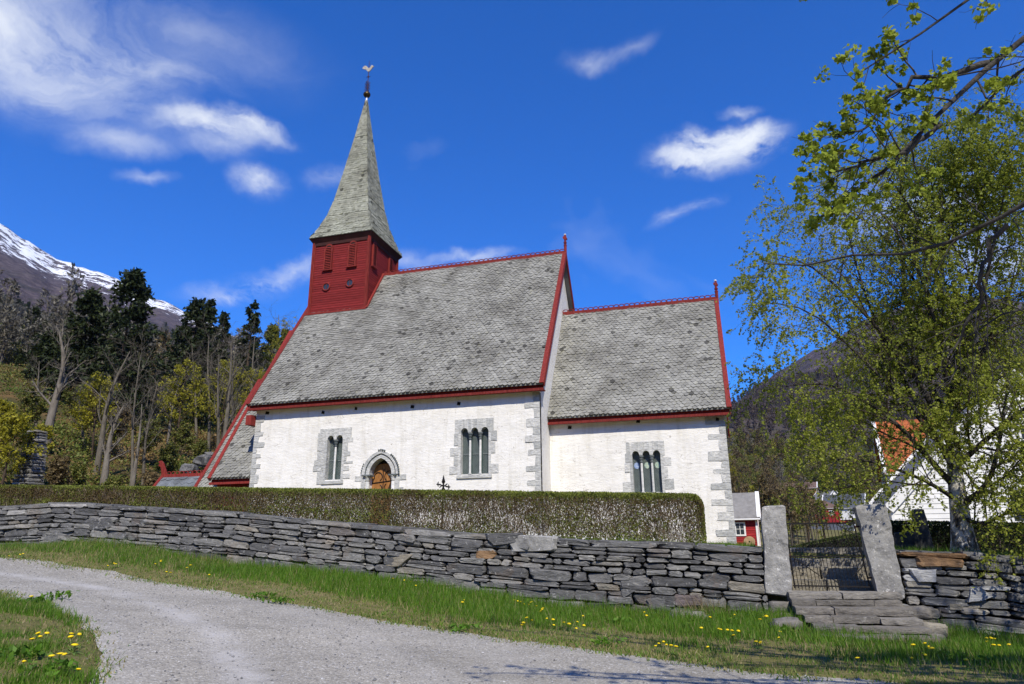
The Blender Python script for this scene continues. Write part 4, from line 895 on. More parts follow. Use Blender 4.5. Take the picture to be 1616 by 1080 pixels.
# ------------------------------------------------------------------ churchyard walls, gate, steps
import bmesh
M['stone_rust'] = mk_stone('rusty_stone', [(0.0, (0.20, 0.115, 0.06)), (1.0, (0.26, 0.16, 0.085))], 0.3, (0.33, 0.25, 0.16))
M['stone_pale'] = mk_stone('pale_boulder', [(0.0, (0.36, 0.365, 0.37)), (1.0, (0.42, 0.425, 0.43))], 0.4, (0.55, 0.55, 0.54))
M['stone_buff'] = mk_stone('buff_stone', [(0.0, (0.24, 0.215, 0.17)), (1.0, (0.29, 0.265, 0.215))], 0.4, (0.45, 0.44, 0.38))
M['stone_purple'] = mk_stone('purplish_stone', [(0.0, (0.15, 0.125, 0.125)), (1.0, (0.18, 0.15, 0.148))], 0.4)
def rough_box(c8, n, amp, freq, seed, rnd=0.12):
    """block through 8 corners (bottom 4, top 4) with worn, uneven faces; n = divisions (x,y,z)"""
    c8 = np.array(c8, float).reshape(2, 4, 3); order = {(0, 0): 0, (1, 0): 1, (1, 1): 2, (0, 1): 3}
    def tri(u, v, w):
        p = np.zeros(u.shape+(3,))
        for k in (0, 1):
            for a in (0, 1):
                for b in (0, 1):
                    wt_ = (u if a else 1-u)*(v if b else 1-v)*(w if k else 1-w); p += wt_[..., None]*c8[k, order[(a, b)]]
        return p
    m = MB(); nx, ny, nz_ = n
    def face(f, a, b, flip):
        s, t = np.meshgrid(np.linspace(0, 1, a+1), np.linspace(0, 1, b+1), indexing='ij'); u, v, w = f(s, t)
        # round the arrises
        def rc(q, o1, o2):
            e = np.maximum(np.abs(o1-.5), np.abs(o2-.5))*2; return q+(0.5-q)*rnd*0.35*np.clip((e-0.8)/0.2, 0, 1)*(np.abs(q-.5) > .49)
        u2, v2, w2 = rc(u, v, w), rc(v, u, w), rc(w, u, v)
        p = tri(u2, v2, w2)
        x, y, z = p[..., 0]*freq, p[..., 1]*freq, p[..., 2]*freq
        d = np.stack([fbm(x+z*.7, y+z*1.3, 4, seed), fbm(x+z*1.1+9, y-z*.8, 4, seed+7), fbm(x-y*.6+3, z*1.7+y, 4, seed+13)], -1)-0.47
        p = p+d*amp*2; base = len(m.v); m.v += [tuple(q) for q in p.reshape(-1, 3)]
        for i in range(a):
            for j in range(b):
                fc = (base+i*(b+1)+j, base+(i+1)*(b+1)+j, base+(i+1)*(b+1)+j+1, base+i*(b+1)+j+1); m.f.append(fc[::-1] if flip else fc)
    one = lambda s: np.ones_like(s); zero = lambda s: np.zeros_like(s)
    face(lambda s, t: (s, zero(s), t), nx, nz_, False); face(lambda s, t: (s, one(s), t), nx, nz_, True)
    face(lambda s, t: (zero(s), s, t), ny, nz_, True); face(lambda s, t: (one(s), s, t), ny, nz_, False)
    face(lambda s, t: (s, t, one(s)), nx, ny, False); face(lambda s, t: (s, t, zero(s)), nx, ny, True)
    me = m.mesh('block'); b = bmesh.new(); b.from_mesh(me); bmesh.ops.remove_doubles(b, verts=b.verts, dist=0.0015); bmesh.ops.recalc_face_normals(b, faces=b.faces); b.to_mesh(me); b.free(); return me
def box8(x0, x1, y0, y1, z0, z1): return [(x0, y0, z0), (x1, y0, z0), (x1, y1, z0), (x0, y1, z0), (x0, y0, z1), (x1, y0, z1), (x1, y1, z1), (x0, y1, z1)]

def stone_geo(quad, yf, depth, proud, rng):
    """one rubble stone: rounded outline of a quad (x,z corners ll,lr,ur,ul) with a bulging front"""
    q = np.array(quad, float); c = q.mean(0); pts = []
    for i in range(4):
        a, b = q[i], q[(i+1) % 4]; L = np.linalg.norm(b-a); cut = min(.45, .034/(L+1e-6)*rng.uniform(.4, 1.8))
        for t in (cut, .5, 1-cut): pts.append(a+(b-a)*t)
    o = np.array(pts); n = len(o); h = np.linalg.norm(q[3]-q[0]); o += rng.normal(0, min(.010, h*.06), o.shape)
    ins = rng.uniform(.82, .96, n)[:, None]; sh_ = rng.normal(0, .02, 2)
    i2 = c+(o-c)*ins+sh_*.5; tilt = rng.normal(0, .06, 2)
    def yy(p, base): return base+(p-c)@tilt+rng.normal(0, .007, len(p))
    V = [np.column_stack([o[:, 0], np.full(n, yf+depth), o[:, 1]]), np.column_stack([o[:, 0], yy(o, yf+.030+.02*rng.random()), o[:, 1]]), np.column_stack([i2[:, 0], yy(i2, yf-proud), i2[:, 1]])]
    F = [(k*n+j, k*n+(j+1) % n, (k+1)*n+(j+1) % n, (k+1)*n+j) for k in (0, 1) for j in range(n)]+[tuple(2*n+j for j in range(n))]
    return np.concatenate(V), F
def stone_wall(name, label, x0, x1, yf, seed, thick=0.75, hts=(.07, .20), lens=(.20, .78), limit=300, cut=None, special=(), dy=0.0):
    rng = np.random.default_rng(seed); root = thing(name, label, 'stone wall', ((x0+x1)/2, yf, float(wall_base((x0+x1)/2))))
    stones = []
    D = 0.0; k = 0
    maxh = 1.75
    def line(d, kk): return lambda x: wall_top(x)-d-0.05*(fbm(np.asarray(x)*1.1+kk*7.7, np.asarray(x)*0+kk, 3, seed+kk)-0.47)*(1 if kk else .8)
    up = line(0.0, 0)
    while D < maxh:
        h = rng.uniform(.09, .15) if k == 0 else rng.uniform(*hts)*(1.0+.28*min(1.0, D/1.2)); lo = line(D+h, k+1)
        x = x0-rng.uniform(0, .3)
        while x < x1:
            L = rng.uniform(.5, 1.5) if k == 0 else rng.uniform(*lens)*(.6+.5*h/.15)
            xa, xb = max(x, x0), min(x+L, x1)
            if xb-xa > .10:
                g = .007; j = lambda: rng.uniform(-.022, .022)
                sl_ = rng.uniform(-.05, .05) if k else 0
                za, zb = float(lo(xa)), float(lo(xb)); zc, zd = float(up(xb)), float(up(xa))
                if min(zc, zd) > float(wall_base((xa+xb)/2))-.05:
                    if k and h > .15 and rng.random() < .38:        # two thin stones in place of one
                        f1 = rng.uniform(.35, .65); m1, m2 = za+(zd-za)*f1, zb+(zc-zb)*f1
                        stones.append(((xa+g, za+g), (xb-g, zb+g), (xb-g+j()*.4, m2-g), (xa+g+j()*.4, m1-g))); stones.append(((xa+g, m1+g), (xb-g, m2+g), (xb-g, zc-g), (xa+g, zd-g)))
                    else:
                        stones.append(((xa+g+max(0, sl_), za+g+abs(j())*.5), (xb-g+j(), zb+g+abs(j())*.5), (xb-g+j(), zc-g-abs(j())*.5), (xa+g+max(0, -sl_), zd-g-abs(j())*.5)))
            x += L
        D += h; up = lo; k += 1
    geo = []
    for i, q in enumerate(stones):
        capst = False
        bat = 0.0
        zt = q[2][1]; bat = -0.06*max(0.0, float(wall_top(q[0][0]))-zt)        # slight batter
        geo.append(stone_geo(q, yf+bat+rng.uniform(-.02, .025), .26, rng.uniform(.0, .045), rng))
    area = [abs((q[1][0]-q[0][0])*(q[3][1]-q[0][1])) for q in stones]
    # those outside the frame rank last
    vis = [1 if -13.6 < (q[0][0]+q[1][0])/2 < 14.2 else 0.01 for q in stones]
    order = np.argsort([-a*v for a, v in zip(area, vis)])
    for r_ in order[:limit]:
        V, F = geo[r_]; me = bpy.data.meshes.new('stone'); me.from_pydata(V.tolist(), [], F); me.update()
        c = V.mean(0); mt = M['rubble']
        for (sx, sz, rad, mm) in special:
            if math.hypot(c[0]-sx, c[2]-sz) < rad: mt = M[mm]
        obj('stone', me, mt, root)
    if len(order) > limit:
        mb = MB()
        for r_ in order[limit:]: mb.add(geo[r_][0], geo[r_][1])
        tag(mb.build('small_stone', M['rubble'], root), 'the many smaller stones wedged between the larger ones', kind='stuff')
    # filling behind the face and slabs over the top
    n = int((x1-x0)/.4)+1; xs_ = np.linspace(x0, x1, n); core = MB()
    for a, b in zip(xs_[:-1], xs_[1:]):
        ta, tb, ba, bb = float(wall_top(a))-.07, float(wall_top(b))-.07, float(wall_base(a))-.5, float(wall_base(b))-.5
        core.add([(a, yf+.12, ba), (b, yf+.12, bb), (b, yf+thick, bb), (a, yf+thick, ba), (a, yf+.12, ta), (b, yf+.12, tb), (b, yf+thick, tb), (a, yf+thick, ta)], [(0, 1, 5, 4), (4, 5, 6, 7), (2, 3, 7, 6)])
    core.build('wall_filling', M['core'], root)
    x = x0
    while x < x1:
        L = rng.uniform(.45, 1.25); b = min(x+L, x1)
        for (ya, yb_) in ((yf+.0, yf+.40+rng.uniform(-.05, .05)), (yf+.42, yf+thick+.05)):
            z = float(wall_top((x+b)/2))+rng.uniform(-.015, .03); t = rng.uniform(.05, .09); s_ = float(wall_top(b)-wall_top(x))/max(b-x, .01); e = (b-x)/2
            c8 = [(x+.01, ya, z-t-s_*e), (b-.01, ya, z-t+s_*e), (b-.01, yb_, z-t+s_*e), (x+.01, yb_, z-t-s_*e), (x+.01, ya, z-s_*e), (b-.01, ya, z+s_*e), (b-.01, yb_, z+s_*e), (x+.01, yb_, z-s_*e)]
            obj('coping_slab', rough_box(c8, (4, 2, 1), .018, 3.0, int(rng.integers(900))), M['cap'], root)
        x = b
    return root
wall_l = stone_wall('dry_stone_wall', 'long grey dry stone wall below the clipped hedge, left of the gate', -17.5, 8.68, YW, 21)
wall_r = stone_wall('dry_stone_wall', 'short dry stone wall right of the gate, below the birch', 11.24, 16.5, YW, 33, hts=(.09, .22), lens=(.22, .75),
           special=((11.95, -.40, .16, 'stone_rust'), (12.45, -.40, .2, 'stone_rust'), (12.75, -1.0, .17, 'stone_pale'), (11.6, -.62, .18, 'stone_pale'), (11.55, -1.5, .2, 'stone_buff'), (12.2, -1.22, .15, 'stone_buff')))
# the big stones one notices first, standing a little proud of the face
def face_stones(root, lst, seed):
    rng = np.random.default_rng(seed)
    for px4, mm, pr_ in lst:
        q = [at_y(u, v, YW-.04) for u, v in px4]; q = [(p[0], p[2]) for p in q]; q = [q[3], q[2], q[1], q[0]]
        V, F = stone_geo(q, YW-.055, .25, pr_, rng); me = bpy.data.meshes.new('stone'); me.from_pydata(V.tolist(), [], F); me.update(); obj('stone', me, M[mm], root)
face_stones(wall_l, [(((800, 845), (880, 846), (878, 869), (806, 871)), 'post', .02), (((765, 842), (822, 841), (818, 858), (775, 862)), 'cap', .02), (((128, 820), (178, 816), (180, 834), (122, 838)), 'cap', .015), (((68, 838), (104, 838), (98, 864), (64, 866)), 'cap', .02), (((480, 893), (523, 892), (520, 909), (478, 911)), 'rubble', .03), (((522, 894), (575, 893), (574, 913), (520, 914)), 'cap', .03), (((682, 911), (748, 912), (745, 926), (684, 925)), 'rubble', .03), (((1020, 944), (1060, 944), (1066, 962), (1022, 963)), 'rubble', .03), (((978, 914), (1000, 912), (1034, 914), (980, 944)), 'rubble', .02), (((1062, 938), (1108, 938), (1110, 955), (1064, 958)), 'stone_purple', .02), (((605, 874), (655, 874), (632, 895), (605, 895)), 'stone_buff', .015), (((752, 868), (783, 869), (781, 882), (750, 881)), 'stone_rust', .01)], 71)
face_stones(wall_r, [(((1445, 878), (1522, 884), (1522, 897), (1446, 894)), 'stone_rust', .04), (((1432, 897), (1480, 900), (1478, 920), (1446, 918)), 'stone_pale', .05), (((1530, 928), (1548, 926), (1570, 944), (1526, 953)), 'stone_pale', .08), (((1440, 958), (1486, 960), (1484, 974), (1440, 975)), 'stone_buff', .04), (((1412, 953), (1440, 955), (1436, 973), (1414, 972)), 'stone_pale', .03), (((1515, 987), (1560, 985), (1556, 1003), (1512, 1003)), 'stone_buff', .03), (((1553, 990), (1616, 988), (1612, 1006), (1550, 1006)), 'cap', .04), (((1478, 986), (1510, 985), (1512, 998), (1476, 999)), 'cap', .03), (((1496, 953), (1550, 955), (1548, 966), (1496, 964)), 'stone_buff', .02), (((1432, 983), (1477, 983), (1475, 999), (1434, 1000)), 'stone_pale', .03)], 72)
# the two gateposts, each a leaning slab
def gatepost(label, bl, br, tl, tr, depth, seed):
    (ax, az), (bx_, bz), (cx_, cz), (dx, dz) = bl, br, tl, tr; y0 = YW-.06
    c8 = [(ax, y0, az-.15), (bx_, y0, bz-.15), (bx_, y0+depth, bz-.15), (ax, y0+depth, az-.15), (cx_, y0+.03, cz), (dx, y0+.03, dz), (dx, y0+depth, dz), (cx_, y0+depth, cz)]
    return tag(obj('gatepost', rough_box(c8, (8, 7, 24), .032, 3.6, seed, .08), M['post'], None), label, 'gatepost', 'stone posts of the churchyard gate')
gatepost('grey stone gatepost on the left, next to the long wall', (8.64, -.88), (9.16, -.96), (8.74, .72), (9.22, .73), .34, 3)
gatepost('taller leaning grey stone gatepost on the right, next to the birch', (10.76, -1.0), (11.22, -.96), (10.56, .70), (11.16, .75), .36, 8)
# iron gate
gate = thing('iron_gate', 'black wrought iron bar gate between the two stone posts', 'gate', (9.95, YW+.1, -.95))
gx0, gx1, gy = 9.20, 10.68, YW+.12
lean_ = lambda x, z: x+(-.02+.0*(x-gx0))*(z+.95)+(-.085*(x-gx0)/(gx1-gx0))*(z+.95)
for i in range(21):
    x = gx0+.03+(gx1-gx0-.06)*i/20; tp = .42+.17*max(0, 1-abs(i-10)/11)+(.03 if i % 2 else 0)
    if i in (0, 20): tp = .5
    MB().tube([(lean_(x, -.93), gy, -.93), (lean_(x, tp), gy, tp)], .016 if i in (0, 20) else .0065, 5).build('bar', M['iron'], gate)
for z, r_ in ((-.88, .012), (.36, .014), (-.30, .010)):
    MB().beam((lean_(gx0, z), gy-.012, z), (lean_(gx1, z), gy-.012, z-.01), .012, r_*2.4).build('rail', M['iron'], gate)
for a, b in (((gx0+.05, -.3), (gx0+.55, -.68)), ((gx1-.02, .1), (gx1-.42, .35)), ((gx1-.02, -.45), (gx1-.3, -.7))):
    MB().tube([(lean_(a[0], a[1]), gy-.02, a[1]), (lean_(b[0], b[1]), gy-.02, b[1])], .010, 5).build('brace', M['iron'], gate)
for z_ in (-.72, .28):
    MB().tube([(lean_(gx1-.02, z_), gy, z_), (gx1+.22, gy+.02, z_+.01)], .02, 6).build('hinge', M['rust'], gate)
MB().tube([(gx0+.02, gy-.02, -.28), (gx0-.16, gy-.02, -.27)], .014, 6).build('latch', M['rust'], gate)
# steps: six worn slab courses in front of the gate and three within
steps = thing('stone_steps', 'worn stone slab steps leading up to the iron gate', 'steps', (10.2, -17.0, -1.7))
rs = random.Random(9)
ST = [(9.05, 11.10, -16.15, -15.50, -1.09, -.97), (9.05, 11.00, -16.50, -15.7, -1.20, -1.09), (9.08, 11.12, -16.90, -15.9, -1.32, -1.20), (9.18, 11.10, -17.30, -16.3, -1.43, -1.32), (9.28, 11.14, -17.70, -16.7, -1.54, -1.43), (9.34, 11.16, -18.10, -17.1, -1.66, -1.54), (9.70, 11.02, -18.60, -17.5, -1.85, -1.65)]
for k, (a, b, c, d, e, f) in enumerate(ST):
    cuts = [a]+sorted(rs.uniform(a+.35, b-.35) for _ in range(1+(k % 2)))+[b]
    for x_, x2 in zip(cuts[:-1], cuts[1:]):
        jy = rs.uniform(-.05, .05)
        obj('step_slab', rough_box(box8(x_+.004, x2-.004, c+jy, d, e+.006, f+rs.uniform(-.012, .012)), (10, 4, 3), .026, 4.2, rs.randrange(900), .03), M['step'], steps)
for x_, y_, z_, s_ in ((11.30, -16.1, -1.30, .30), (11.42, -16.5, -1.55, .30), (11.3, -16.9, -1.66, .24), (8.95, -16.3, -1.45, .30), (9.05, -16.9, -1.60, .28), (8.85, -16.0, -1.25, .28), (9.45, -18.2, -1.72, .2)):
    obj('support_stone', rough_box(box8(x_-s_*.8, x_+s_*.8, y_-s_*.5, y_+s_*.6, z_-s_*.5, z_+s_*.4), (5, 4, 4), .07, 2.6, rs.randrange(900), .5), M['stone_buff'] if x_ > 11.3 else M['step'], steps, True)
for k, (y_, z0_, z1_) in enumerate(((-14.75, -1.2, -.80), (-14.3, -.9, -.55), (-13.85, -.7, -.38), (-13.3, -.5, -.15))):
    cuts = [8.9, rs.uniform(9.5, 10.2), 11.1]
    for x_, x2 in zip(cuts[:-1], cuts[1:]):
        obj('step_slab', rough_box(box8(x_, x2-.012, y_, y_+.7, z0_, z1_), (6, 4, 3), .03, 2.8, rs.randrange(900), .03), M['stone_buff'] if k < 2 else M['step'], steps)
# a slab leaning in the coping and a fallen stone in the verge
for lab, U_, V_, s_, sd_ in (('low half sunk stone in the verge near the dry tuft', 1085, 978, .42, 5), ('rough stone at the foot of the steps', 1243, 990, .3, 6)):
    p = on_ground(U_, V_)
    tag(obj('boulder', rough_box(box8(p[0]-s_, p[0]+s_, p[1]-.2, p[1]+.3, p[2]-.15, p[2]+.17), (8, 5, 4), .08, 2.2, sd_, .6), M['step'], None, True), lab, 'stone')
sl = at_y(880, 857, YW+.05)
tag(obj('upright_stone', rough_box([(sl[0]-.10, YW+.02, sl[2]-.1), (sl[0]+.09, YW+.02, sl[2]-.1), (sl[0]+.09, YW+.2, sl[2]-.1), (sl[0]-.10, YW+.2, sl[2]-.1), (sl[0]-.05, YW+.04, sl[2]+.12), (sl[0]+.03, YW+.04, sl[2]+.14), (sl[0]+.05, YW+.16, sl[2]+.13), (sl[0]-.05, YW+.16, sl[2]+.1)], (4, 4, 6), .03, 4, 3), M['gravestone']), 'small dark upright stone set on the long wall', 'stone')

# ------------------------------------------------------------------ hedges
def hedge(name, label, x0, x1, y0, y1, top, bot, n, leaf, twig, seed, size=.05, ntw=0, style=0, slant=0.0):
    rng = np.random.default_rng(seed); root = thing(name, label, 'hedge', ((x0+x1)/2, (y0+y1)/2, float(bot((x0+x1)/2))))
    P = []; R = []
    if style == 1:
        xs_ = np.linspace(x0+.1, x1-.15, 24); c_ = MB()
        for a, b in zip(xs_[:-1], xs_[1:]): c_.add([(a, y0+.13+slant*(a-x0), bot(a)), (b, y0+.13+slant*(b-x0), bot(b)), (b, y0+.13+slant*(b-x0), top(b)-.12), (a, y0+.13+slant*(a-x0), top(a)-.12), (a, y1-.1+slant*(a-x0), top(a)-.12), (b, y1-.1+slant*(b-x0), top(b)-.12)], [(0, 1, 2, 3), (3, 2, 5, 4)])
        c_.build('branch_mass', M['core'], root)  # solid dark core added so that the hedge stays dark and opaque
    Lx = x1-x0
    hmid = float(np.mean(top(np.linspace(x0, x1, 9))-bot(np.linspace(x0, x1, 9))))
    areas = np.array([Lx*hmid, Lx*(y1-y0), (y1-y0)*hmid*1.2, Lx*hmid*.45, Lx*hmid*(.45 if style == 0 else 0)]); pr_ = areas/areas.sum()
    kinds = rng.choice(5, n, p=pr_)
    x = rng.uniform(x0, x1, n); y = rng.uniform(y0, y1, n); f = rng.random(n)**.85; dep = rng.exponential(.085, n)
    tz, bz = top(x)+.11*(fbm(x*2.2, y*2.2, 4, seed)-.45)+.05*(fbm(x*.5, y*.5+7, 2, seed+1)-.45)+rng.exponential(.020, n)+.09*(rng.random(n) < .02)*rng.random(n), bot(x)
    z = bz+(tz-bz)*f
    bul = .22*(fbm(x*1.6, z*2.2, 3, seed+3)-.45)
    y = np.where(kinds == 0, y0+dep-bul, np.where(kinds == 3, y1-dep, y)); z = np.where(kinds == 1, tz-dep*.7, z)
    ex = kinds == 2; x = np.where(ex, x1-dep, x)
    # rounded shoulders at the end and along the top
    rr_ = .28; cx_ = x1-rr_; tzz = top(x); dz = np.clip(z-(tzz-rr_), 0, None); dx = np.clip(x-cx_, 0, None); bad = dx*dx+dz*dz > rr_*rr_
    fr = np.clip((z-bz)/(tz-bz), 0, 1)
    patch = fbm(x*1.5, z*1.5, 4, seed+9)
    if style == 0:
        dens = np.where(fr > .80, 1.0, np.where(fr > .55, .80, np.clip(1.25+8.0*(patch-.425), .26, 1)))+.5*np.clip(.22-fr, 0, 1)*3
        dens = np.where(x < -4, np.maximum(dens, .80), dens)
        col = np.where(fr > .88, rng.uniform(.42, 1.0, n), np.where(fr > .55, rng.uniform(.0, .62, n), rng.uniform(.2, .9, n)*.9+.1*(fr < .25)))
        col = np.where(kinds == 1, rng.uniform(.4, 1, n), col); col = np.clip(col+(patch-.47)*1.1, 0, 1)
    else:
        dens = np.ones(n); col = np.where(kinds == 1, rng.uniform(.5, 1, n), rng.uniform(0, .7, n))  # sunlit top and shaded sides put into the leaf colour
    keep = (rng.random(n) < dens) & ~bad
    y = y+slant*(x-x0)
    P = np.column_stack([x, y, z])[keep]; col = col[keep]
    D_ = np.column_stack([rng.normal(0, .4, len(P)), rng.normal(-.1, .4, len(P)), np.ones(len(P))])
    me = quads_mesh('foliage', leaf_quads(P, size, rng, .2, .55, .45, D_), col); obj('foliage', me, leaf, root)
    if ntw:
        x = rng.uniform(x0+.05, x1-.06, ntw); fb = rng.random(ntw)*.85; bz, tz = bot(x), top(x)
        yb = np.where(rng.random(ntw) < .6, y0+.02+rng.exponential(.12, ntw), rng.uniform(y0, y1, ntw)); yb = np.clip(yb, y0, y1)
        L = (tz-bz)*np.minimum(rng.uniform(.14, .42, ntw), .99-fb)
        a = np.column_stack([x, yb+slant*(x-x0), bz+fb*(tz-bz)]); b = a+np.column_stack([rng.normal(0, .30, ntw)*L, rng.normal(-.02, .12, ntw)*L, L*rng.uniform(.5, 1, ntw)]); b[:, 0] = np.minimum(b[:, 0], x1-.03)
        w = rng.uniform(.003, .008, ntw)[:, None]; sd_ = unit(np.cross(b-a, rng.normal(size=(ntw, 3))))
        V = np.stack([a-sd_*w, a+sd_*w, b+sd_*w*.3, b-sd_*w*.3], 1); rn = rng.random(ntw)
        obj('twigs', quads_mesh('twigs', V, rn), twig, root)
    return root
htop = lambda x: np.interp(x, [-18, -15.7, -2.1, 7.38], [2.12, 2.03, 1.50, 1.12])
hbot = lambda x: near_z(x, np.full_like(np.asarray(x, float), -14.2))-.05
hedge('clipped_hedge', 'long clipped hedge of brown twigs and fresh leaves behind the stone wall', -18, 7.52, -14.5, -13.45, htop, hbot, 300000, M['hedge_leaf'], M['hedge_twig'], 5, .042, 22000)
p0 = at_y(1421, 822, -9.0); p1 = at_y(1640, 826, -9.0)
hedge('dark_hedge', 'dark shaded hedge behind the birch, in front of the white house', 12.3, 21.0, -9.4, -8.4, lambda x: np.interp(x, [p0[0], p1[0]], [p0[2], p1[2]]), lambda x: np.interp(x, [p0[0], p1[0]], [p0[2]-1.15, p1[2]-1.2]), 42000, M['hedge_shade'], None, 6, .055, 0, 1)
q0 = at_y(1240, 865, -3.0); q1 = at_y(1362, 840, -3.0)
hedge('low_hedge', 'low dark hedge with sunlit top seen through the gate', q0[0]-.6, q1[0]+1.2, -3.2, -2.2, lambda x: np.interp(x, [q0[0], q0[0]+1.4, q1[0]], [q0[2], q1[2]-.22, q1[2]]), lambda x: np.interp(x, [q0[0], q1[0]], [q0[2]-.9, q1[2]-1.1]), 14000, M['hedge_shade'], None, 8, .055, 0, 1)

# ------------------------------------------------------------------ graves, cross, cairn, rocks
ct = at_y(701, 750, -11.0); cbz = float(near_z(ct[0], -11.0))
cr = thing('grave_cross', 'ornate dark iron grave cross standing against the white nave wall', 'grave cross', (ct[0], -11.0, cbz))
cx_, cz_ = ct[0]-.02, ct[2]
MB().tube([(cx_-.03, -11, cbz-.1), (cx_, -11, cz_-.33)], .035, 6).build('stake', M['iron'], cr)
MB().tube([(cx_, -11, cz_-.33), (cx_, -11, cz_-.24), (cx_, -11, cz_-.17), (cx_, -11, cz_-.12), (cx_, -11, cz_)], [.03, .03, .055, .04, .006], 6).build('spike', M['iron'], cr)
q = MB()
for a in range(4):
    for sg in (-1, 1): q.tube([(cx_+(.05+.09*sin(t))*(1, 0, -1, 0)[a]+sg*.05*sin(t)*(0, 1, 0, 1)[a]*1.2, -11, cz_-.33+(.05+.09*sin(t))*(0, 1, 0, -1)[a]+sg*.05*sin(t)*(1, 0, 1, 0)[a]*1.2) for t in np.linspace(0, pi, 7)], .018, 5)
q.build('scrollwork', M['iron'], cr)
for sg in (-1, 1):
    e = (cx_+sg*.19, -11, cz_-.33-sg*.05); q = MB(); q.tube([(cx_, -11, cz_-.33), e], .022, 5)
    for aa, L in ((0, .06), (100, .09), (-100, .09)): q.tube([e, (e[0]+sg*L*cos(radians(aa)), -11, e[2]+L*sin(radians(aa)))], [.03, .006], 5)
    q.build('cross_arm', M['iron'], cr)
def slabstone(label, U_, V_, Y_, w, h, th_, ln, seed, mat='gravestone'):
    p = at_y(U_, V_, Y_)
    c8 = [(p[0]-w/2, Y_, p[2]-.2), (p[0]+w/2, Y_, p[2]-.2), (p[0]+w/2, Y_+th_, p[2]-.2), (p[0]-w/2, Y_+th_, p[2]-.2), (p[0]-w/2+ln, Y_+.03, p[2]+h*.95), (p[0]+w/2+ln*.6, Y_+.03, p[2]+h), (p[0]+w/2+ln*.6, Y_+th_, p[2]+h), (p[0]-w/2+ln, Y_+th_, p[2]+h*.95)]
    tag(obj('gravestone', rough_box(c8, (5, 3, 9), .025, 2.5, seed), M[mat]), label, 'gravestone')
slabstone('tall dark leaning gravestone in front of the dark hedge', 1466, 866, -11.5, .28, .98, .14, -.14, 3)
slabstone('low broad dark gravestone beside the right gatepost', 1434, 868, -12.6, .52, .42, .14, .02, 5)
p = on_ground(42, 764, 40, 80) if False else at_d(42, 772, 47.0)
cairn = thing('stone_cairn', 'tall stacked stone pillar beyond the hedge at the far left', 'cairn', tuple(p))
rr_ = random.Random(3); z = p[2]-.6; k = 0
while z < p[2]+3.1:
    f = (z-p[2]+.6)/3.7; w = .74-.30*f; h = rr_.uniform(.13, .24); x = -w
    while x < w-.1:
        L = rr_.uniform(.3, .75); b = min(x+L, w)
        obj('stone', rough_box(box8(p[0]+x+.01, p[0]+b-.02, p[1]-w*.8+rr_.uniform(-.08, .08), p[1]+w*.8, z, z+h-.02), (3, 3, 2), .05, 2.3, rr_.randrange(999), .4), M['rubble'], cairn); x = b
    z += h; k += 1
for k, (U_, V_, D_, s_, lab) in enumerate(((322, 726, 52, .62, 'large grey rock on the slope above the porch ridge'), (300, 738, 50, .5, 'flat grey rock lying left of the large slope rock'), (334, 716, 55, .36, 'small pale rock at the top of the slope rocks'), (345, 735, 52, .45, 'grey rock half hidden behind the porch roof'))):
    p = at_d(U_, V_, D_); tag(obj('rock', rough_box(box8(p[0]-s_, p[0]+s_, p[1]-s_*.7, p[1]+s_*.7, p[2]-s_*.9, p[2]+s_*.35), (6, 6, 5), .28, .9, 40+k, .7), M['rubble'], None), lab, 'rock')

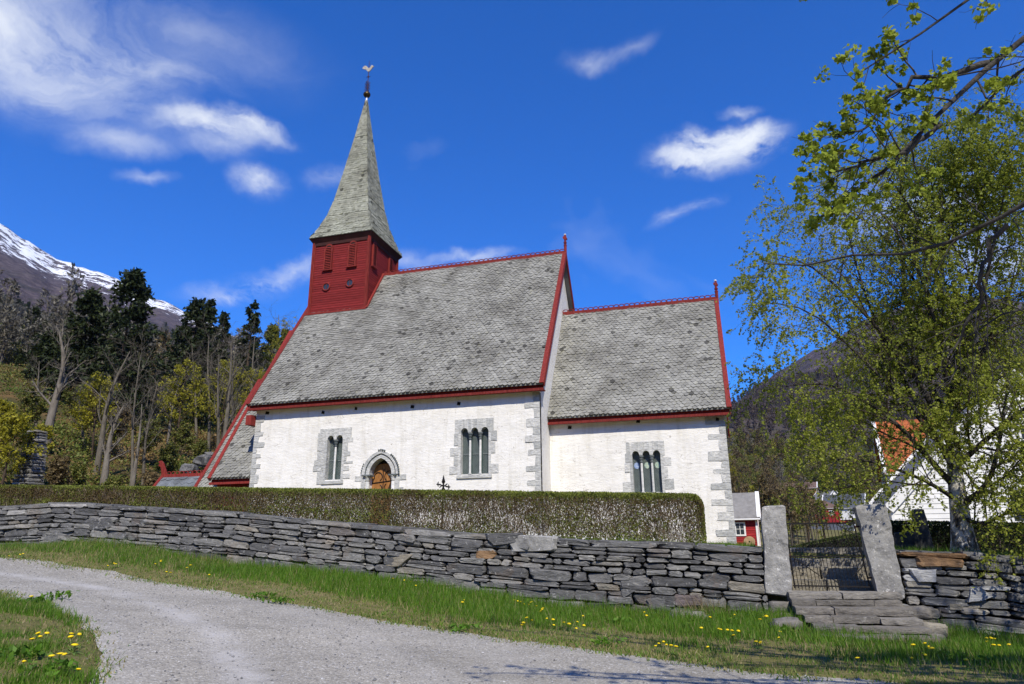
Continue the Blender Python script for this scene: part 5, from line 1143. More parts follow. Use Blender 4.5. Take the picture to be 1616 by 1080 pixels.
# ------------------------------------------------------------------ houses
def house(name, label, cat, c, yaw, w, d, h, rise, wall, roofm, trim, wins=(), over=.3, group=None, clad=0.0, base=None, door=None, chim=False, bargew=.18):
    """gabled house: c base centre, w across the gable, d along the ridge (local y); windows (face,u,z,w,h)"""
    root = thing(name, label, cat, tuple(c), group); R = Matrix.Rotation(yaw, 4, 'Z'); T = Matrix.Translation(c)@R
    def bld(mb, nm, mat, par): mb.v = [tuple(T@Vector(v)) for v in mb.v]; return mb.build(nm, mat, par)
    m = MB(); hw, hd = w/2, d/2
    m.add([(-hw, -hd, -.5), (hw, -hd, -.5), (hw, -hd, h), (0, -hd, h+rise), (-hw, -hd, h)], [(0, 1, 2, 3, 4)]); m.add([(-hw, hd, -.5), (hw, hd, -.5), (hw, hd, h), (0, hd, h+rise), (-hw, hd, h)], [(4, 3, 2, 1, 0)])
    m.add([(-hw, -hd, -.5), (-hw, hd, -.5), (-hw, hd, h), (-hw, -hd, h)], [(3, 2, 1, 0)]); m.add([(hw, -hd, -.5), (hw, hd, -.5), (hw, hd, h), (hw, -hd, h)], [(0, 1, 2, 3)])
    wl_ = bld(m, 'wall', M[wall], root)
    if clad:                                          # lapped boards on the two faces toward the viewer and the left side
        n = int((h+rise)/clad)
        for k in range(n):
            z = k*clad; zt = z+clad*.5; L = hw if zt < h else hw*(1-(zt-h)/rise)
            if L < .1: continue
            b = MB(); b.add([(-L, -hd-.03, z), (L, -hd-.03, z), (L, -hd-.008, z+clad), (-L, -hd-.008, z+clad), (-L, -hd+.01, z), (L, -hd+.01, z)], [(0, 1, 2, 3), (4, 5, 1, 0)]); bld(b, 'clapboard', M[wall], wl_)
            if z < h-.05:
                for sx in (-1, 1):
                    b = MB(); b.add([(sx*(hw+.03), hd, z), (sx*(hw+.03), -hd, z), (sx*(hw+.008), -hd, z+clad), (sx*(hw+.008), hd, z+clad), (sx*(hw-.01), hd, z), (sx*(hw-.01), -hd, z)], [(0, 1, 2, 3), (4, 5, 1, 0)]); bld(b, 'clapboard', M[wall], wl_)
    sl_ = rise/hw; ov = over; r = MB(); t = .12
    for sg in (-1, 1):
        a = (sg*(hw+ov), h-ov*sl_); pk = (0, h+rise)
        r.add([(a[0], -hd-ov, a[1]+.05), (a[0], hd+ov, a[1]+.05), (pk[0], hd+ov, pk[1]+.05), (pk[0], -hd-ov, pk[1]+.05), (a[0], -hd-ov, a[1]+.05+t), (a[0], hd+ov, a[1]+.05+t), (pk[0], hd+ov, pk[1]+.05+t), (pk[0], -hd-ov, pk[1]+.05+t)], [(0, 1, 2, 3), (7, 6, 5, 4), (0, 4, 5, 1), (1, 5, 6, 2), (3, 7, 4, 0), (2, 6, 7, 3)])
    ro = bld(r, 'roof', M[roofm], root)
    if trim:
        for sy in (-1, 1):
            for sg in (-1, 1):
                b = MB(); b.beam((sg*(hw+ov+.02), sy*(hd+ov+.03), h-ov*sl_+.06), (0, sy*(hd+ov+.03), h+rise+.08), .05, bargew, up=(sg*sl_, 0, 1)); bld(b, 'barge_board', M[trim], ro)
                b = MB(); b.beam((sg*(hw+ov+.02), sy*(hd+ov-.08), h-ov*sl_+.20), (0, sy*(hd+ov-.08), h+rise+.22), .26, .05, up=(sg*sl_, 0, 1)); bld(b, 'verge_board', M[trim], ro)
        for sx in (-1, 1):
            for sy in (-1, 1):
                bld(MB().box(sx*hw-.07, sx*hw+.07, sy*hd-.07, sy*hd+.07, -.3, h), 'corner_board', M[trim], wl_)
            b = MB(); b.tube([(sx*(hw+ov+.06), -hd-ov, h-ov*sl_+.05), (sx*(hw+ov+.06), hd+ov, h-ov*sl_+.05)], .06, 8); bld(b, 'gutter', M[trim], ro)
    for (fc, u, z, ww, hh) in wins:
        def F(a, dpt, zz): return {'f': (a, -hd-dpt, zz), 'r': (hw+dpt, a, zz), 'l': (-hw-dpt, a, zz), 'b': (a, hd+dpt, zz)}[fc]
        nrm = np.array(F(0, 1, 0))-np.array(F(0, 0, 0))
        b = MB(); b.prism([F(u-ww/2-.09, .02, z-.09), F(u+ww/2+.09, .02, z-.09), F(u+ww/2+.09, .02, z+hh+.09), F(u-ww/2-.09, .02, z+hh+.09)], (0, 0, 0), nrm*.05); wo_ = bld(b, 'window', M[trim or 'white'], wl_)
        for ix in range(2):
            for iz in range(2):
                a0 = u-ww/2+ww/2*ix+.02; z0 = z+hh/2*iz+.02
                b = MB(); b.prism([F(a0, .07, z0), F(a0+ww/2-.04, .07, z0), F(a0+ww/2-.04, .07, z0+hh/2-.04), F(a0, .07, z0+hh/2-.04)], (0, 0, 0), nrm*.008); bld(b, 'pane', M['pane'], wo_)
    if chim: bld(MB().box(-.35, .35, -.3, .3, h+rise-.5, h+rise+.8), 'chimney', M['brownroof'], ro)
    return root, T, ro
# red boathouse-like shed right of the chancel
p = at_d(1160, 862, 52.0); sz_ = at_d(1198, 781, 52.0)[2]
ex_, T_, _ = house('red_shed', 'small red shed with grey roof and white trim beside the chancel corner', 'shed', (p[0]-.65, p[1]+1.0, p[2]-.1), YAW*0+radians(90-4), 3.4, 4.6, 2.05, 1.55, 'red_shed', 'shedroof', 'white', [('r', -1.2, .85, .55, .75), ('l', -1.2, .85, .55, .75)], .28, None, .16)
p = at_d(1183, 857, 49.5); q = MB(); th_ = np.linspace(0, 2*pi, 25)[:-1]
q.prism([(p[0]+.36*cos(t), p[1], p[2]+.08+.34*sin(t)) for t in th_], (0, -.09, 0), (0, .09, 0)); mo = thing('millstone', 'round tan millstone propped in front of the red shed', 'millstone', tuple(p)); q.build('disc', M['tan'], mo)
MB().prism([(p[0]+.055*cos(t), p[1], p[2]+.08+.055*sin(t)) for t in th_], (0, -.1, 0), (0, -.088, 0)).build('eye', M['dark'], mo)
# big white house with a low left eave behind the birch
eL = at_d(1406, 812, 40.0); hd_ = YAW*1.0; gw = 12.4
gdir = np.array([cos(-.05), sin(-.05)]); cxh = eL[:2]+gdir*(gw/2+.35); 
hb_ = -1.3
house('white_house', 'large white clapboard house with steep gable behind the birch', 'house', (cxh[0]+.25*.05, cxh[1]+5.0, hb_), -.05, gw, 9.5, eL[2]-hb_+.35, 6.35, 'white', 'shedroof', 'white', [('f', -.6, 2.2, .95, 1.5), ('f', 1.6, 2.2, .95, 1.5), ('f', .4, 5.4, .9, 1.3), ('l', -2.0, .9, .8, .9), ('f', -2.6, 1.0, .7, .35)], .14, None, .24, bargew=.5)
# house with orange pantiles
e1 = at_d(1410, 744, 58.0); e2 = at_d(1404, 662, 61.0)
cH = np.array([e1[0]+4.2, e1[1]+3.3])
rt_, T2, ro2 = house('tiled_house', 'white house with bright orange pantile roof behind the birch', 'house', (cH[0], cH[1], -1.5), radians(90)-.12, 6.2, 8.0, e1[2]+1.5+.2, 3.9, 'white', 'tile', 'white', [('r', -2.2, 1.4, .8, 1.2), ('l', -2.2, 1.4, .8, 1.2), ('l', 1.0, 1.4, .8, 1.2)], .35)
# pantiles on the slope toward the viewer
q = MB(); hw, hd, h_, ri = 3.1, 4.0, e1[2]+1.7, 3.9; sl_ = ri/hw; tm = []
tile = MB(); tw, tl = .26, .36
nsl = math.hypot(hw+.35, (hw+.35)*sl_)
for sgn in (-1, 1):
    for r_ in range(int(nsl/.33)):
        for c_ in range(int((2*hd+.6)/tw)):
            s0 = r_*.33; y0 = -hd-.3+c_*tw; f0 = s0/nsl; f1 = min(1, (s0+.40)/nsl)
            def P_(f, y, up): return (sgn*(hw+.35)*(1-f), y, h_-.35*sl_+(hw+.35)*sl_*f+.18+up)
            q.add([P_(f0, y0, .05), P_(f0, y0+tw*.3, .11), P_(f0, y0+tw*.6, .07), P_(f0, y0+tw, .04), P_(f1, y0, .01), P_(f1, y0+tw*.3, .07), P_(f1, y0+tw*.6, .03), P_(f1, y0+tw, .0)], [(0, 1, 5, 4), (1, 2, 6, 5), (2, 3, 7, 6)])
q.v = [tuple(T2@Vector(v)) for v in q.v]; tag(q.build('pantile', M['tile'], ro2), kind='stuff')
# far houses on the valley side, seen through the gate
def far(name, label, cat, U_, V_, D_, yaw, w, d, h, rise, wall, roofm, wins=()):
    p = at_d(U_, V_, D_); z = p[2]
    return house(name, label, cat, (p[0], p[1], z), yaw, w, d, h, rise, wall, roofm, 'white', wins, .3)
far('farmhouse', 'tiny white farmhouse on the green slope beyond the gate', 'house', 1307, 808, 215, radians(25), 6.0, 8, 2.6, 3.0, 'white', 'shedroof', [('f', 0, .9, 1.0, 1.2)])
far('farmhouse', 'red house with white ground floor beyond the gate', 'house', 1314, 822, 205, radians(82), 6.0, 9.5, 3.2, 2.2, 'red_shed', 'brownroof', [('r', -2.5, 1.4, 1.0, 1.1), ('r', 0, 1.4, 1.0, 1.1), ('r', 2.5, 1.4, 1.0, 1.1), ('l', -2.5, 1.4, 1.0, 1.1), ('l', 0, 1.4, 1.0, 1.1), ('l', 2.5, 1.4, 1.0, 1.1)])
far('farmhouse', 'white house with dark roof next to the right gatepost', 'house', 1337, 818, 205, radians(70), 6.5, 10, 2.6, 3.4, 'white', 'darkroof', [('r', -2, .8, 1.0, 1.2), ('l', -2, .8, 1.0, 1.2), ('f', 0, 3.0, .9, 1.0), ('b', 0, 3.0, .9, 1.0)])
far('barn', 'long dark roofed red barn seen through the gate bars', 'barn', 1316, 850, 165, radians(78), 5.0, 8.2, .8, 2.0, 'red_shed', 'darkroof')
far('timber_lodge', 'ochre timber lodge half hidden by bare trees on the slope', 'house', 1253, 788, 235, radians(80), 7, 14, 3.0, 1.8, 'ochre', 'brownroof', [('r', -3, 1, 1.4, 1.3), ('l', -3, 1, 1.4, 1.3), ('l', 2, 1, 1.4, 1.3)])
far('timber_lodge', 'second ochre lodge just above the left gatepost', 'house', 1228, 784, 240, radians(85), 6, 6, 2.2, 1.0, 'ochre', 'brownroof')

# ------------------------------------------------------------------ trees
def batch_tubes(name, groups, mat, parent=None):
    """groups: list of (paths (N,k,3), radii (N,k), sides)"""
    VV = []; FF = []; base = 0
    for P, R, s in groups:
        if len(P) == 0: continue
        N, k, _ = P.shape; tg = np.gradient(P, axis=1); tg = unit(tg)
        ref = np.where(np.abs(tg[:, :1, 2:3]) < .8, np.array([[[.31, .17, .93]]]), np.array([[[.9, .3, .1]]])); a = unit(np.cross(tg, np.broadcast_to(ref, tg.shape))); b = np.cross(tg, a)
        th = np.arange(s)*2*pi/s
        V = P[:, :, None, :]+(a[:, :, None, :]*np.cos(th)[None, None, :, None]+b[:, :, None, :]*np.sin(th)[None, None, :, None])*R[:, :, None, None]
        n_, i_, j_ = np.meshgrid(np.arange(N), np.arange(k-1), np.arange(s), indexing='ij'); j2 = (j_+1) % s; o = base+n_*k*s
        FF.append(np.stack([o+i_*s+j_, o+i_*s+j2, o+(i_+1)*s+j2, o+(i_+1)*s+j_], -1).reshape(-1, 4)); VV.append(V.reshape(-1, 3)); base += N*k*s
    V = np.concatenate(VV); F = np.concatenate(FF); me = bpy.data.meshes.new(name)
    me.vertices.add(len(V)); me.vertices.foreach_set('co', V.reshape(-1).astype(np.float32)); me.loops.add(len(F)*4); me.loops.foreach_set('vertex_index', F.reshape(-1).astype(np.int32))
    me.polygons.add(len(F)); me.polygons.foreach_set('loop_start', np.arange(0, len(F)*4, 4, dtype=np.int32)); me.polygons.foreach_set('use_smooth', np.ones(len(F), bool)); me.update(calc_edges=True)
    at_ = me.attributes.new('rnd', 'FLOAT', 'POINT'); at_.data.foreach_set('value', np.random.default_rng(1).random(len(V)).astype(np.float32))
    me.materials.append(mat); return me
def resample(pts, k):
    pts = np.array(pts, float); s = np.concatenate([[0], np.cumsum(np.linalg.norm(np.diff(pts, axis=0), axis=1))]); t = np.linspace(0, s[-1], k)
    # smooth interpolation (Catmull-Rom on the parameter)
    out = np.stack([np.interp(t, s, pts[:, i]) for i in range(3)], 1)
    for _ in range(2): out[1:-1] = (out[:-2]+2*out[1:-1]+out[2:])/4
    return out
def sprout(P, R, c, t0, t1, ang, length, k, wob, trop, rng, rr=0.55, rmin=.003, up=0.0, lpow=0.6, weight=None):
    """children of paths P (N,k0,3): c per parent between t0..t1; returns paths, radii"""
    N, k0, _ = P.shape; n = N*c
    pi_ = np.repeat(np.arange(N), c); t = t0+(t1-t0)*((np.tile(np.arange(c), N)+rng.random(n))/c)
    f = t*(k0-1); i = np.minimum(f.astype(int), k0-2); w = (f-i)[:, None]
    p = P[pi_, i]*(1-w)+P[pi_, i+1]*w; d = unit(P[pi_, i+1]-P[pi_, i]); r0 = (R[pi_, i]*(1-w[:, 0])+R[pi_, i+1]*w[:, 0])
    az = np.tile(np.arange(c)*2.399, N)+rng.random(n)*1.6+np.repeat(rng.random(N)*6.28, c); ref = unit(np.cross(d, np.array([.21, .13, .97])+rng.normal(0, .01, (n, 3)))); bb = np.cross(d, ref)
    an = np.radians(ang[0]+(ang[1]-ang[0])*rng.random(n)); side = ref*np.cos(az)[:, None]+bb*np.sin(az)[:, None]
    dr = unit(d*np.cos(an)[:, None]+side*np.sin(an)[:, None]+np.array([0, 0, up]))
    L = (length[0]+(length[1]-length[0])*rng.random(n))*(1-lpow*(t-t0)/max(t1-t0, 1e-6))
    out = [p]; st = (L/(k-1))[:, None]
    for s in range(k-1):
        dr = unit(dr+rng.normal(0, wob, (n, 3))+np.array(trop)*(s+1)/(k-1)); out.append(out[-1]+dr*st)
    Q = np.stack(out, 1); rb = np.maximum(r0*rr, rmin); RR_ = rb[:, None]*np.linspace(1, .35, k)[None, :]
    return Q, np.maximum(RR_, rmin*.5)
def along(P, n, rng, t0=.15):
    N, k, _ = P.shape; pi_ = np.repeat(np.arange(N), n); f = (t0+(1-t0)*rng.random(N*n))*(k-1); i = np.minimum(f.astype(int), k-2); w = (f-i)[:, None]
    return P[pi_, i]*(1-w)+P[pi_, i+1]*w, unit(P[pi_, i+1]-P[pi_, i])

M['birch_limb'] = mk_bark('birch_limb_bark', [(0.35, (0.03, 0.026, 0.023)), (0.6, (0.07, 0.062, 0.055)), (0.78, (0.24, 0.23, 0.21))], (1, 1, 1), 3.0)
# --- the birch by the right wall
def make_birch():
    rng = np.random.default_rng(17); b = on_ground(1521, 866, 12, 30) if False else at_d(1521, 868, 18.0); b = np.array([b[0], b[1], float(near_z(b[0], b[1]))])
    root = thing('birch_tree', 'large weeping birch with white trunk and fresh leaves, right of the gate', 'tree', tuple(b)); root_org = b
    D = 18.0
    def P(U_, V_, dd=0.0): return at_d(U_, V_, D+(dd if dd > 0 else dd*.4))
    trunk = [b-(0, 0, .3), P(1519, 850), P(1514, 800), P(1508, 760), P(1503, 715), P(1500, 660), P(1496, 600, .2), P(1490, 520, .3), P(1486, 430, .3), P(1484, 340, .2), P(1486, 260, 0), P(1500, 190, 0)]
    T = resample(trunk, 22)[None]; tr = np.interp(np.linspace(0, 1, 22), [0, .03, .08, .2, .3, .55, 1], [.40, .28, .205, .145, .10, .065, .015])[None]
    limbs = [[P(1508, 770), P(1470, 730, -.8), P(1430, 680, -1.6), P(1380, 640, -2.2), P(1330, 610, -2.6), P(1280, 600, -2.8), P(1240, 610, -2.9)],
             [P(1505, 740), P(1450, 640, .5), P(1400, 560, .8), P(1370, 480, 1.0), P(1345, 400, 1.0), P(1330, 330, .8)],
             [P(1502, 700), P(1450, 600, -1), P(1390, 520, -2), P(1320, 450, -2.6), P(1260, 400, -3), P(1215, 400, -3.2)],
             [P(1500, 680), P(1440, 540, 1.6), P(1420, 420, 2.2), P(1425, 320, 2.4), P(1440, 230, 2.2)],
             [P(1505, 740), P(1560, 690, -.6), P(1620, 640, -1), P(1700, 600, -1.2)], [P(1512, 800), P(1560, 770, -1), P(1580, 690, -1.4), P(1590, 600, -1.6)],
             [P(1500, 660), P(1550, 560, 1), P(1600, 450, 1.6), P(1640, 330, 1.8)], [P(1498, 640), P(1540, 520, -1.2), P(1565, 400, -1.8), P(1590, 280, -2)],
             [P(1498, 620), P(1530, 480, 2), P(1550, 330, 2.6), P(1560, 220, 2.6)], [P(1514, 815), P(1548, 830, -.9), P(1590, 810, -1.4), P(1640, 780, -1.8)],
             [P(1504, 730), P(1420, 620, -2), P(1350, 560, -3.2), P(1300, 500, -4), P(1240, 470, -4.4), P(1190, 480, -4.6)], [P(1500, 640), P(1480, 520, -2), P(1450, 420, -3), P(1400, 340, -3.4), P(1350, 300, -3.4)],
             [P(1497, 580), P(1460, 470, 1), P(1400, 370, 1.4), P(1330, 320, 1.4), P(1275, 310, 1.2), P(1250, 330, 1.2)], [P(1500, 660), P(1620, 560, 3), P(1720, 480, 4), P(1800, 420, 4)],
             [P(1510, 790), P(1465, 760, -1.6), P(1400, 735, -2.6), P(1340, 720, -3), P(1290, 730, -3.2)], [P(1490, 480), P(1470, 400, -1), P(1440, 330, -1.6), P(1395, 270, -2)], [P(1486, 400), P(1520, 320, -1), P(1560, 250, -1.4), P(1600, 220, -1.4)]]
    LB = np.stack([resample(l, 12) for l in limbs]); LR = np.stack([np.linspace(.07 if i < 9 else .05, .010, 12) for i in range(len(limbs))])
    L2, R2 = sprout(np.concatenate([LB]), LR, 15, .16, 1.0, (28, 75), (1.0, 2.5), 7, .12, (0, 0, -.06), rng, .5, .006, .10, .45)
    T2, TR2 = sprout(T, tr, 44, .34, .99, (40, 75), (1.2, 2.8), 7, .12, (0, 0, -.05), rng, .3, .006, .12, .6)
    L2 = np.concatenate([L2, T2]); R2 = np.concatenate([R2, TR2])
    L3, R3 = sprout(L2, R2, 9, .15, 1.0, (25, 80), (.5, 1.35), 6, .14, (0, 0, -.36), rng, .55, .0035, 0, .3)
    L4, R4 = sprout(L3[::1], R3[::1], 3, .2, 1.0, (20, 70), (.25, .75), 5, .12, (0, 0, -.5), rng, .6, .0022, 0, .3)
    parent_to(obj('trunk', batch_tubes('trunk', [(T, tr, 14)], M['birch_bark'])), root)
    parent_to(obj('limbs', batch_tubes('limbs', [(LB, LR, 8)], M['birch_limb'])), root)
    parent_to(obj('branches', batch_tubes('branches', [(L2, R2, 4), (L3, R3, 3), (L4, R4, 3)], M['twig_dark'])), root)
    p1, d1 = along(L3, 22, rng); p2, d2 = along(L4, 24, rng)
    p = np.concatenate([p1, p2]); p = p+rng.normal(0, .022, p.shape)
    p = p[rng.random(len(p)) < np.clip(.60+2.4*(fbm(p[:, 0]*.75+p[:, 1]*.3, p[:, 2]*.75, 3, 6)-.36), .12, 1)]
    print('birch leaves', len(p))
    me = quads_mesh('crown', leaf_quads(p, .056, rng, .6, .74, .35), np.clip(rng.normal(.45, .22, len(p))+(fbm(p[:, 0]*.6, p[:, 2]*.6, 3, 2)-.45)*.9, 0, 1)); parent_to(obj('crown', me, M['birch_leaf']), root)
make_birch()
# --- the lime tree that reaches into the frame from the right, over the road
def make_lime():
    rng = np.random.default_rng(23); bx, by = 17.2, -25.6; b = np.array([bx, by, float(near_z(bx, by))])
    root = thing('lime_tree', 'lime tree whose budding boughs hang into the top right corner', 'tree', tuple(b))
    T = resample([b-(0, 0, .3), b+(0, 0, 1.2), b+(-.1, .1, 3), b+(-.3, 0, 5), b+(-.5, -.2, 7.5), b+(-.6, 0, 10), b+(-.4, .2, 12)], 16)[None]; TR_ = np.interp(np.linspace(0, 1, 16), [0, .05, .3, 1], [.52, .40, .32, .06])[None]
    hub = lambda h: b+np.array([-.25, 0, h])
    A = [[hub(5.2), at_d(1800, -90, 5.6), at_d(1680, -10, 5.3), at_d(1600, 62, 5.2), at_d(1545, 118, 5.1), at_d(1500, 168, 5.0), at_d(1462, 205, 4.95), at_d(1425, 262, 4.9), at_d(1385, 300, 4.85), at_d(1340, 326, 4.8), at_d(1292, 345, 4.8)],
         [at_d(1560, 100, 5.15), at_d(1510, 112, 5.1), at_d(1488, 128, 5.0), at_d(1455, 118, 4.9), at_d(1425, 132, 4.85), at_d(1396, 160, 4.8), at_d(1372, 196, 4.8), at_d(1322, 213, 4.75)],
         [hub(5.6), at_d(1760, -170, 5.2), at_d(1620, -60, 4.9), at_d(1530, -10, 4.8), at_d(1490, 30, 4.75), at_d(1462, 82, 4.7), at_d(1440, 108, 4.7), at_d(1390, 116, 4.65), at_d(1352, 118, 4.6)],
         [at_d(1475, 195, 4.95), at_d(1440, 235, 4.85), at_d(1390, 250, 4.8), at_d(1345, 265, 4.7), at_d(1310, 285, 4.7)],
         [hub(5.0), at_d(1850, -20, 5.8), at_d(1720, 40, 5.7), at_d(1640, 70, 5.6), at_d(1590, 110, 5.5), at_d(1555, 150, 5.4), at_d(1530, 190, 5.3)],
         [hub(6.4), at_d(1700, -330, 5.0), at_d(1450, -230, 4.4), at_d(1250, -130, 4.1), at_d(1090, -60, 4.0)],
         [hub(6.8), at_d(1800, -420, 6.0), at_d(1650, -330, 5.5), at_d(1520, -230, 5.2), at_d(1400, -160, 5.0), at_d(1300, -110, 4.9)],
         [hub(6.2), at_d(1900, -260, 6.2), at_d(1760, -160, 6.0), at_d(1680, -120, 5.9), at_d(1590, -90, 5.8)],
         [hub(6.6), at_d(1900, -420, 5.0), at_d(1600, -400, 4.2), at_d(1300, -330, 3.8), at_d(1050, -230, 3.6), at_d(860, -150, 3.6)], [hub(7.2), at_d(2000, -330, 7.0), at_d(1850, -250, 6.8), at_d(1700, -220, 6.6), at_d(1560, -190, 6.4)], [hub(6.9), at_d(1750, -520, 4.6), at_d(1450, -480, 4.0), at_d(1200, -400, 3.6), at_d(1000, -330, 3.5)],
         [hub(8.0), at_d(1900, -330, 6.6), at_d(1500, -230, 6.1), at_d(1150, -150, 6.0), at_d(900, -110, 6.0), at_d(690, -90, 6.0)], [hub(8.4), at_d(1800, -250, 6.8), at_d(1550, -150, 6.5), at_d(1400, -80, 6.4), at_d(1320, -40, 6.3), at_d(1284, -8, 6.3)], [hub(8.8), at_d(1900, -420, 6.3), at_d(1500, -330, 5.8), at_d(1200, -230, 5.6), at_d(1000, -170, 5.5), at_d(820, -140, 5.5)], [hub(7.6), at_d(1950, -200, 7.4), at_d(1800, -150, 7.2), at_d(1650, -110, 7.0), at_d(1540, -90, 7.0)]]
    # the bare bough lower down
    B = [[hub(4.2), at_d(1760, 215, 8.2), at_d(1660, 290, 8.2), at_d(1600, 348, 8.3), at_d(1560, 380, 8.4), at_d(1500, 398, 8.5), at_d(1440, 406, 8.6), at_d(1380, 398, 8.7), at_d(1310, 402, 8.8), at_d(1240, 408, 8.9), at_d(1205, 416, 9.0)],
         [at_d(1590, 355, 8.3), at_d(1560, 400, 8.3), at_d(1545, 440, 8.3), at_d(1548, 462, 8.35), at_d(1535, 490, 8.3), at_d(1515, 540, 8.2), at_d(1490, 610, 8.1)],
         [hub(3.8), at_d(1760, 460, 9.2), at_d(1650, 470, 9.2), at_d(1600, 478, 9.2), at_d(1560, 510, 9.2), at_d(1530, 530, 9.2)],
         [hub(4.6), at_d(1780, 150, 9), at_d(1690, 120, 9), at_d(1640, 60, 9)]]
    LA = np.stack([resample(a, 18) for a in A]); LB = np.stack([resample(a, 18) for a in B])
    LA[:, 1:-1] += rng.normal(0, .018, LA[:, 1:-1].shape); wv_ = np.cumsum(rng.normal(0, .06, (len(LA)-5, 18, 3)), 1)*np.sin(np.linspace(0, pi, 18))[None, :, None]; LA[5:] += wv_; LB[:, 1:-1] += rng.normal(0, .03, LB[:, 1:-1].shape)
    ra = np.stack([np.linspace(s_, e_, 18) for s_, e_ in ((.075, .007), (.024, .005), (.045, .005), (.02, .005), (.06, .008), (.08, .008), (.08, .008), (.07, .01), (.10, .012), (.09, .012), (.095, .012), (.10, .012), (.06, .005), (.09, .012), (.08, .010))]); rb_ = np.stack([np.linspace(s_, e_, 18) for s_, e_ in ((.06, .008), (.028, .006), (.045, .008), (.05, .012))])
    # upper crown out of the picture, so that the tree is whole
    C1, CR = sprout(T, TR_, 22, .42, .98, (35, 75), (2.2, 4.6), 9, .10, (0, 0, .03), rng, .35, .012, .1, .45)
    C1 = C1[(C1[:, -1, 0] > 14.5) | (C1[:, -1, 2] > 9.0)]; CR = np.resize(CR, (len(C1), 9))
    C2, C2R = sprout(C1, CR, 7, .25, 1.0, (25, 65), (.6, 1.7), 6, .12, (0, 0, .02), rng, .5, .005)
    S1, SR1 = sprout(LA, ra, 19, .30, 1.0, (30, 75), (.25, .75), 6, .17, (0, 0, .05), rng, .45, .0035, .05, .4)
    S2, SR2 = sprout(S1, SR1, 3, .3, 1.0, (25, 70), (.10, .30), 5, .17, (0, 0, .05), rng, .6, .0025)
    B1, BR1 = sprout(LB, rb_, 16, .28, 1.0, (25, 70), (.5, 1.5), 7, .16, (0, 0, -.03), rng, .42, .005, 0, .4)
    B2, BR2 = sprout(B1, BR1, 5, .25, 1.0, (25, 65), (.2, .6), 5, .15, (0, 0, -.05), rng, .55, .003)
    parent_to(obj('trunk', batch_tubes('trunk', [(T, TR_, 14)], M['lime_bark'])), root)
    parent_to(obj('bough', batch_tubes('bough', [(LA, ra, 9), (S1, SR1, 5), (S2, SR2, 4)], M['lime_bark'])), root)
    parent_to(obj('bough', batch_tubes('bough', [(LB, rb_, 9), (B1, BR1, 5), (B2, BR2, 4)], M['lime_bark'])), root)
    parent_to(obj('upper_branches', batch_tubes('upper_branches', [(C1, CR, 6), (C2, C2R, 4)], M['lime_bark'])), root)
    # clusters of fresh leaves at the twig ends
    ends = np.concatenate([S2[:, -1][rng.random(len(S2)) < .62], S1[:, -1][rng.random(len(S1)) < .75], LA[:, -1], S1[:, 3][rng.random(len(S1)) < .45], S2[:, 2][rng.random(len(S2)) < .3]])
    far_ = np.concatenate([C2[:, -1], C1[:, -1]]); ends2 = far_[rng.random(len(far_)) < .5]
    def clusters(E, per, sp, size):
        n = len(E); sc = rng.uniform(.35, 1.25, n); P = np.repeat(E, per, 0); s = np.repeat(sc, per)[:, None]; o = rng.normal(0, 1, P.shape)*np.array([1, 1, .65])*sp*s
        Q = leaf_quads(P+o, size, rng, .9, .78, .4); c = np.clip(np.repeat(rng.random(n), per)*.5+rng.random(len(P))*.5, 0, 1); return Q, c
    Q1, c1 = clusters(ends, 24, .024, .036); Q2, c2 = clusters(ends2, 12, .05, .07)
    parent_to(obj('leaf_clusters', quads_mesh('leaf_clusters', np.concatenate([Q1, Q2]), np.concatenate([c1, c2])), M['lime_leaf']), root)
make_lime()

# --- woodland west of the church: individual trees
def spruce_mesh(seed, H, Rb, sparse=0.0, n_wh=30):
    rng = np.random.default_rng(seed); T = np.array([[[0, 0, -.5], [0.05, 0, H*.3], [0, .08, H*.6], [.05, 0, H*.85], [0, 0, H]]]); TR_ = np.array([[.012*H+.05, .010*H+.03, .007*H, .003*H, .012]])
    PP = []; 
    for k in range(n_wh):
        f = (k+.5)/n_wh; z = H*(.05+.94*f**.92); L = Rb*(1-f)**.78*(.75+.5*rng.random())+.18
        nb_ = 5+int(3*rng.random())
        for j in range(nb_):
            if rng.random() < sparse: continue
            az = rng.random()*6.28; l = L*(.62+.55*rng.random()); s = np.linspace(0, 1, 6)
            dz = -.22*l*s+.20*l*s**2.2*(1.0 if f < .8 else 1.6)+(.30*l*s if f > .75 else 0)
            PP.append(np.column_stack([np.cos(az)*l*s, np.sin(az)*l*s, z+dz+rng.normal(0, .03, 6)*s]))
    PP = np.array(PP); PR_ = np.linspace(.035, .008, 6)[None].repeat(len(PP), 0)
    sub, sr = sprout(PP, PR_, 7, .2, 1.0, (35, 65), (.30*Rb/3.2, .85*Rb/3.2), 4, .1, (0, 0, -.22), rng, .6, .006, 0, .4)
    p, d = along(np.concatenate([sub]), 9, rng, .05); p2, d2 = along(PP, 14, rng, .15); p = np.concatenate([p, p2]); d = np.concatenate([d, d2])
    p = p+rng.normal(0, .05, p.shape); Q = leaf_quads(p, .44, rng, .6, .40, .35, d+np.array([0, 0, -.15]))
    return batch_tubes('trunk', [(T, TR_, 8), (PP, PR_, 3)], M['bark_brown']), quads_mesh('crown', Q, np.clip(rng.normal(.42, .25, len(Q)), 0, 1))
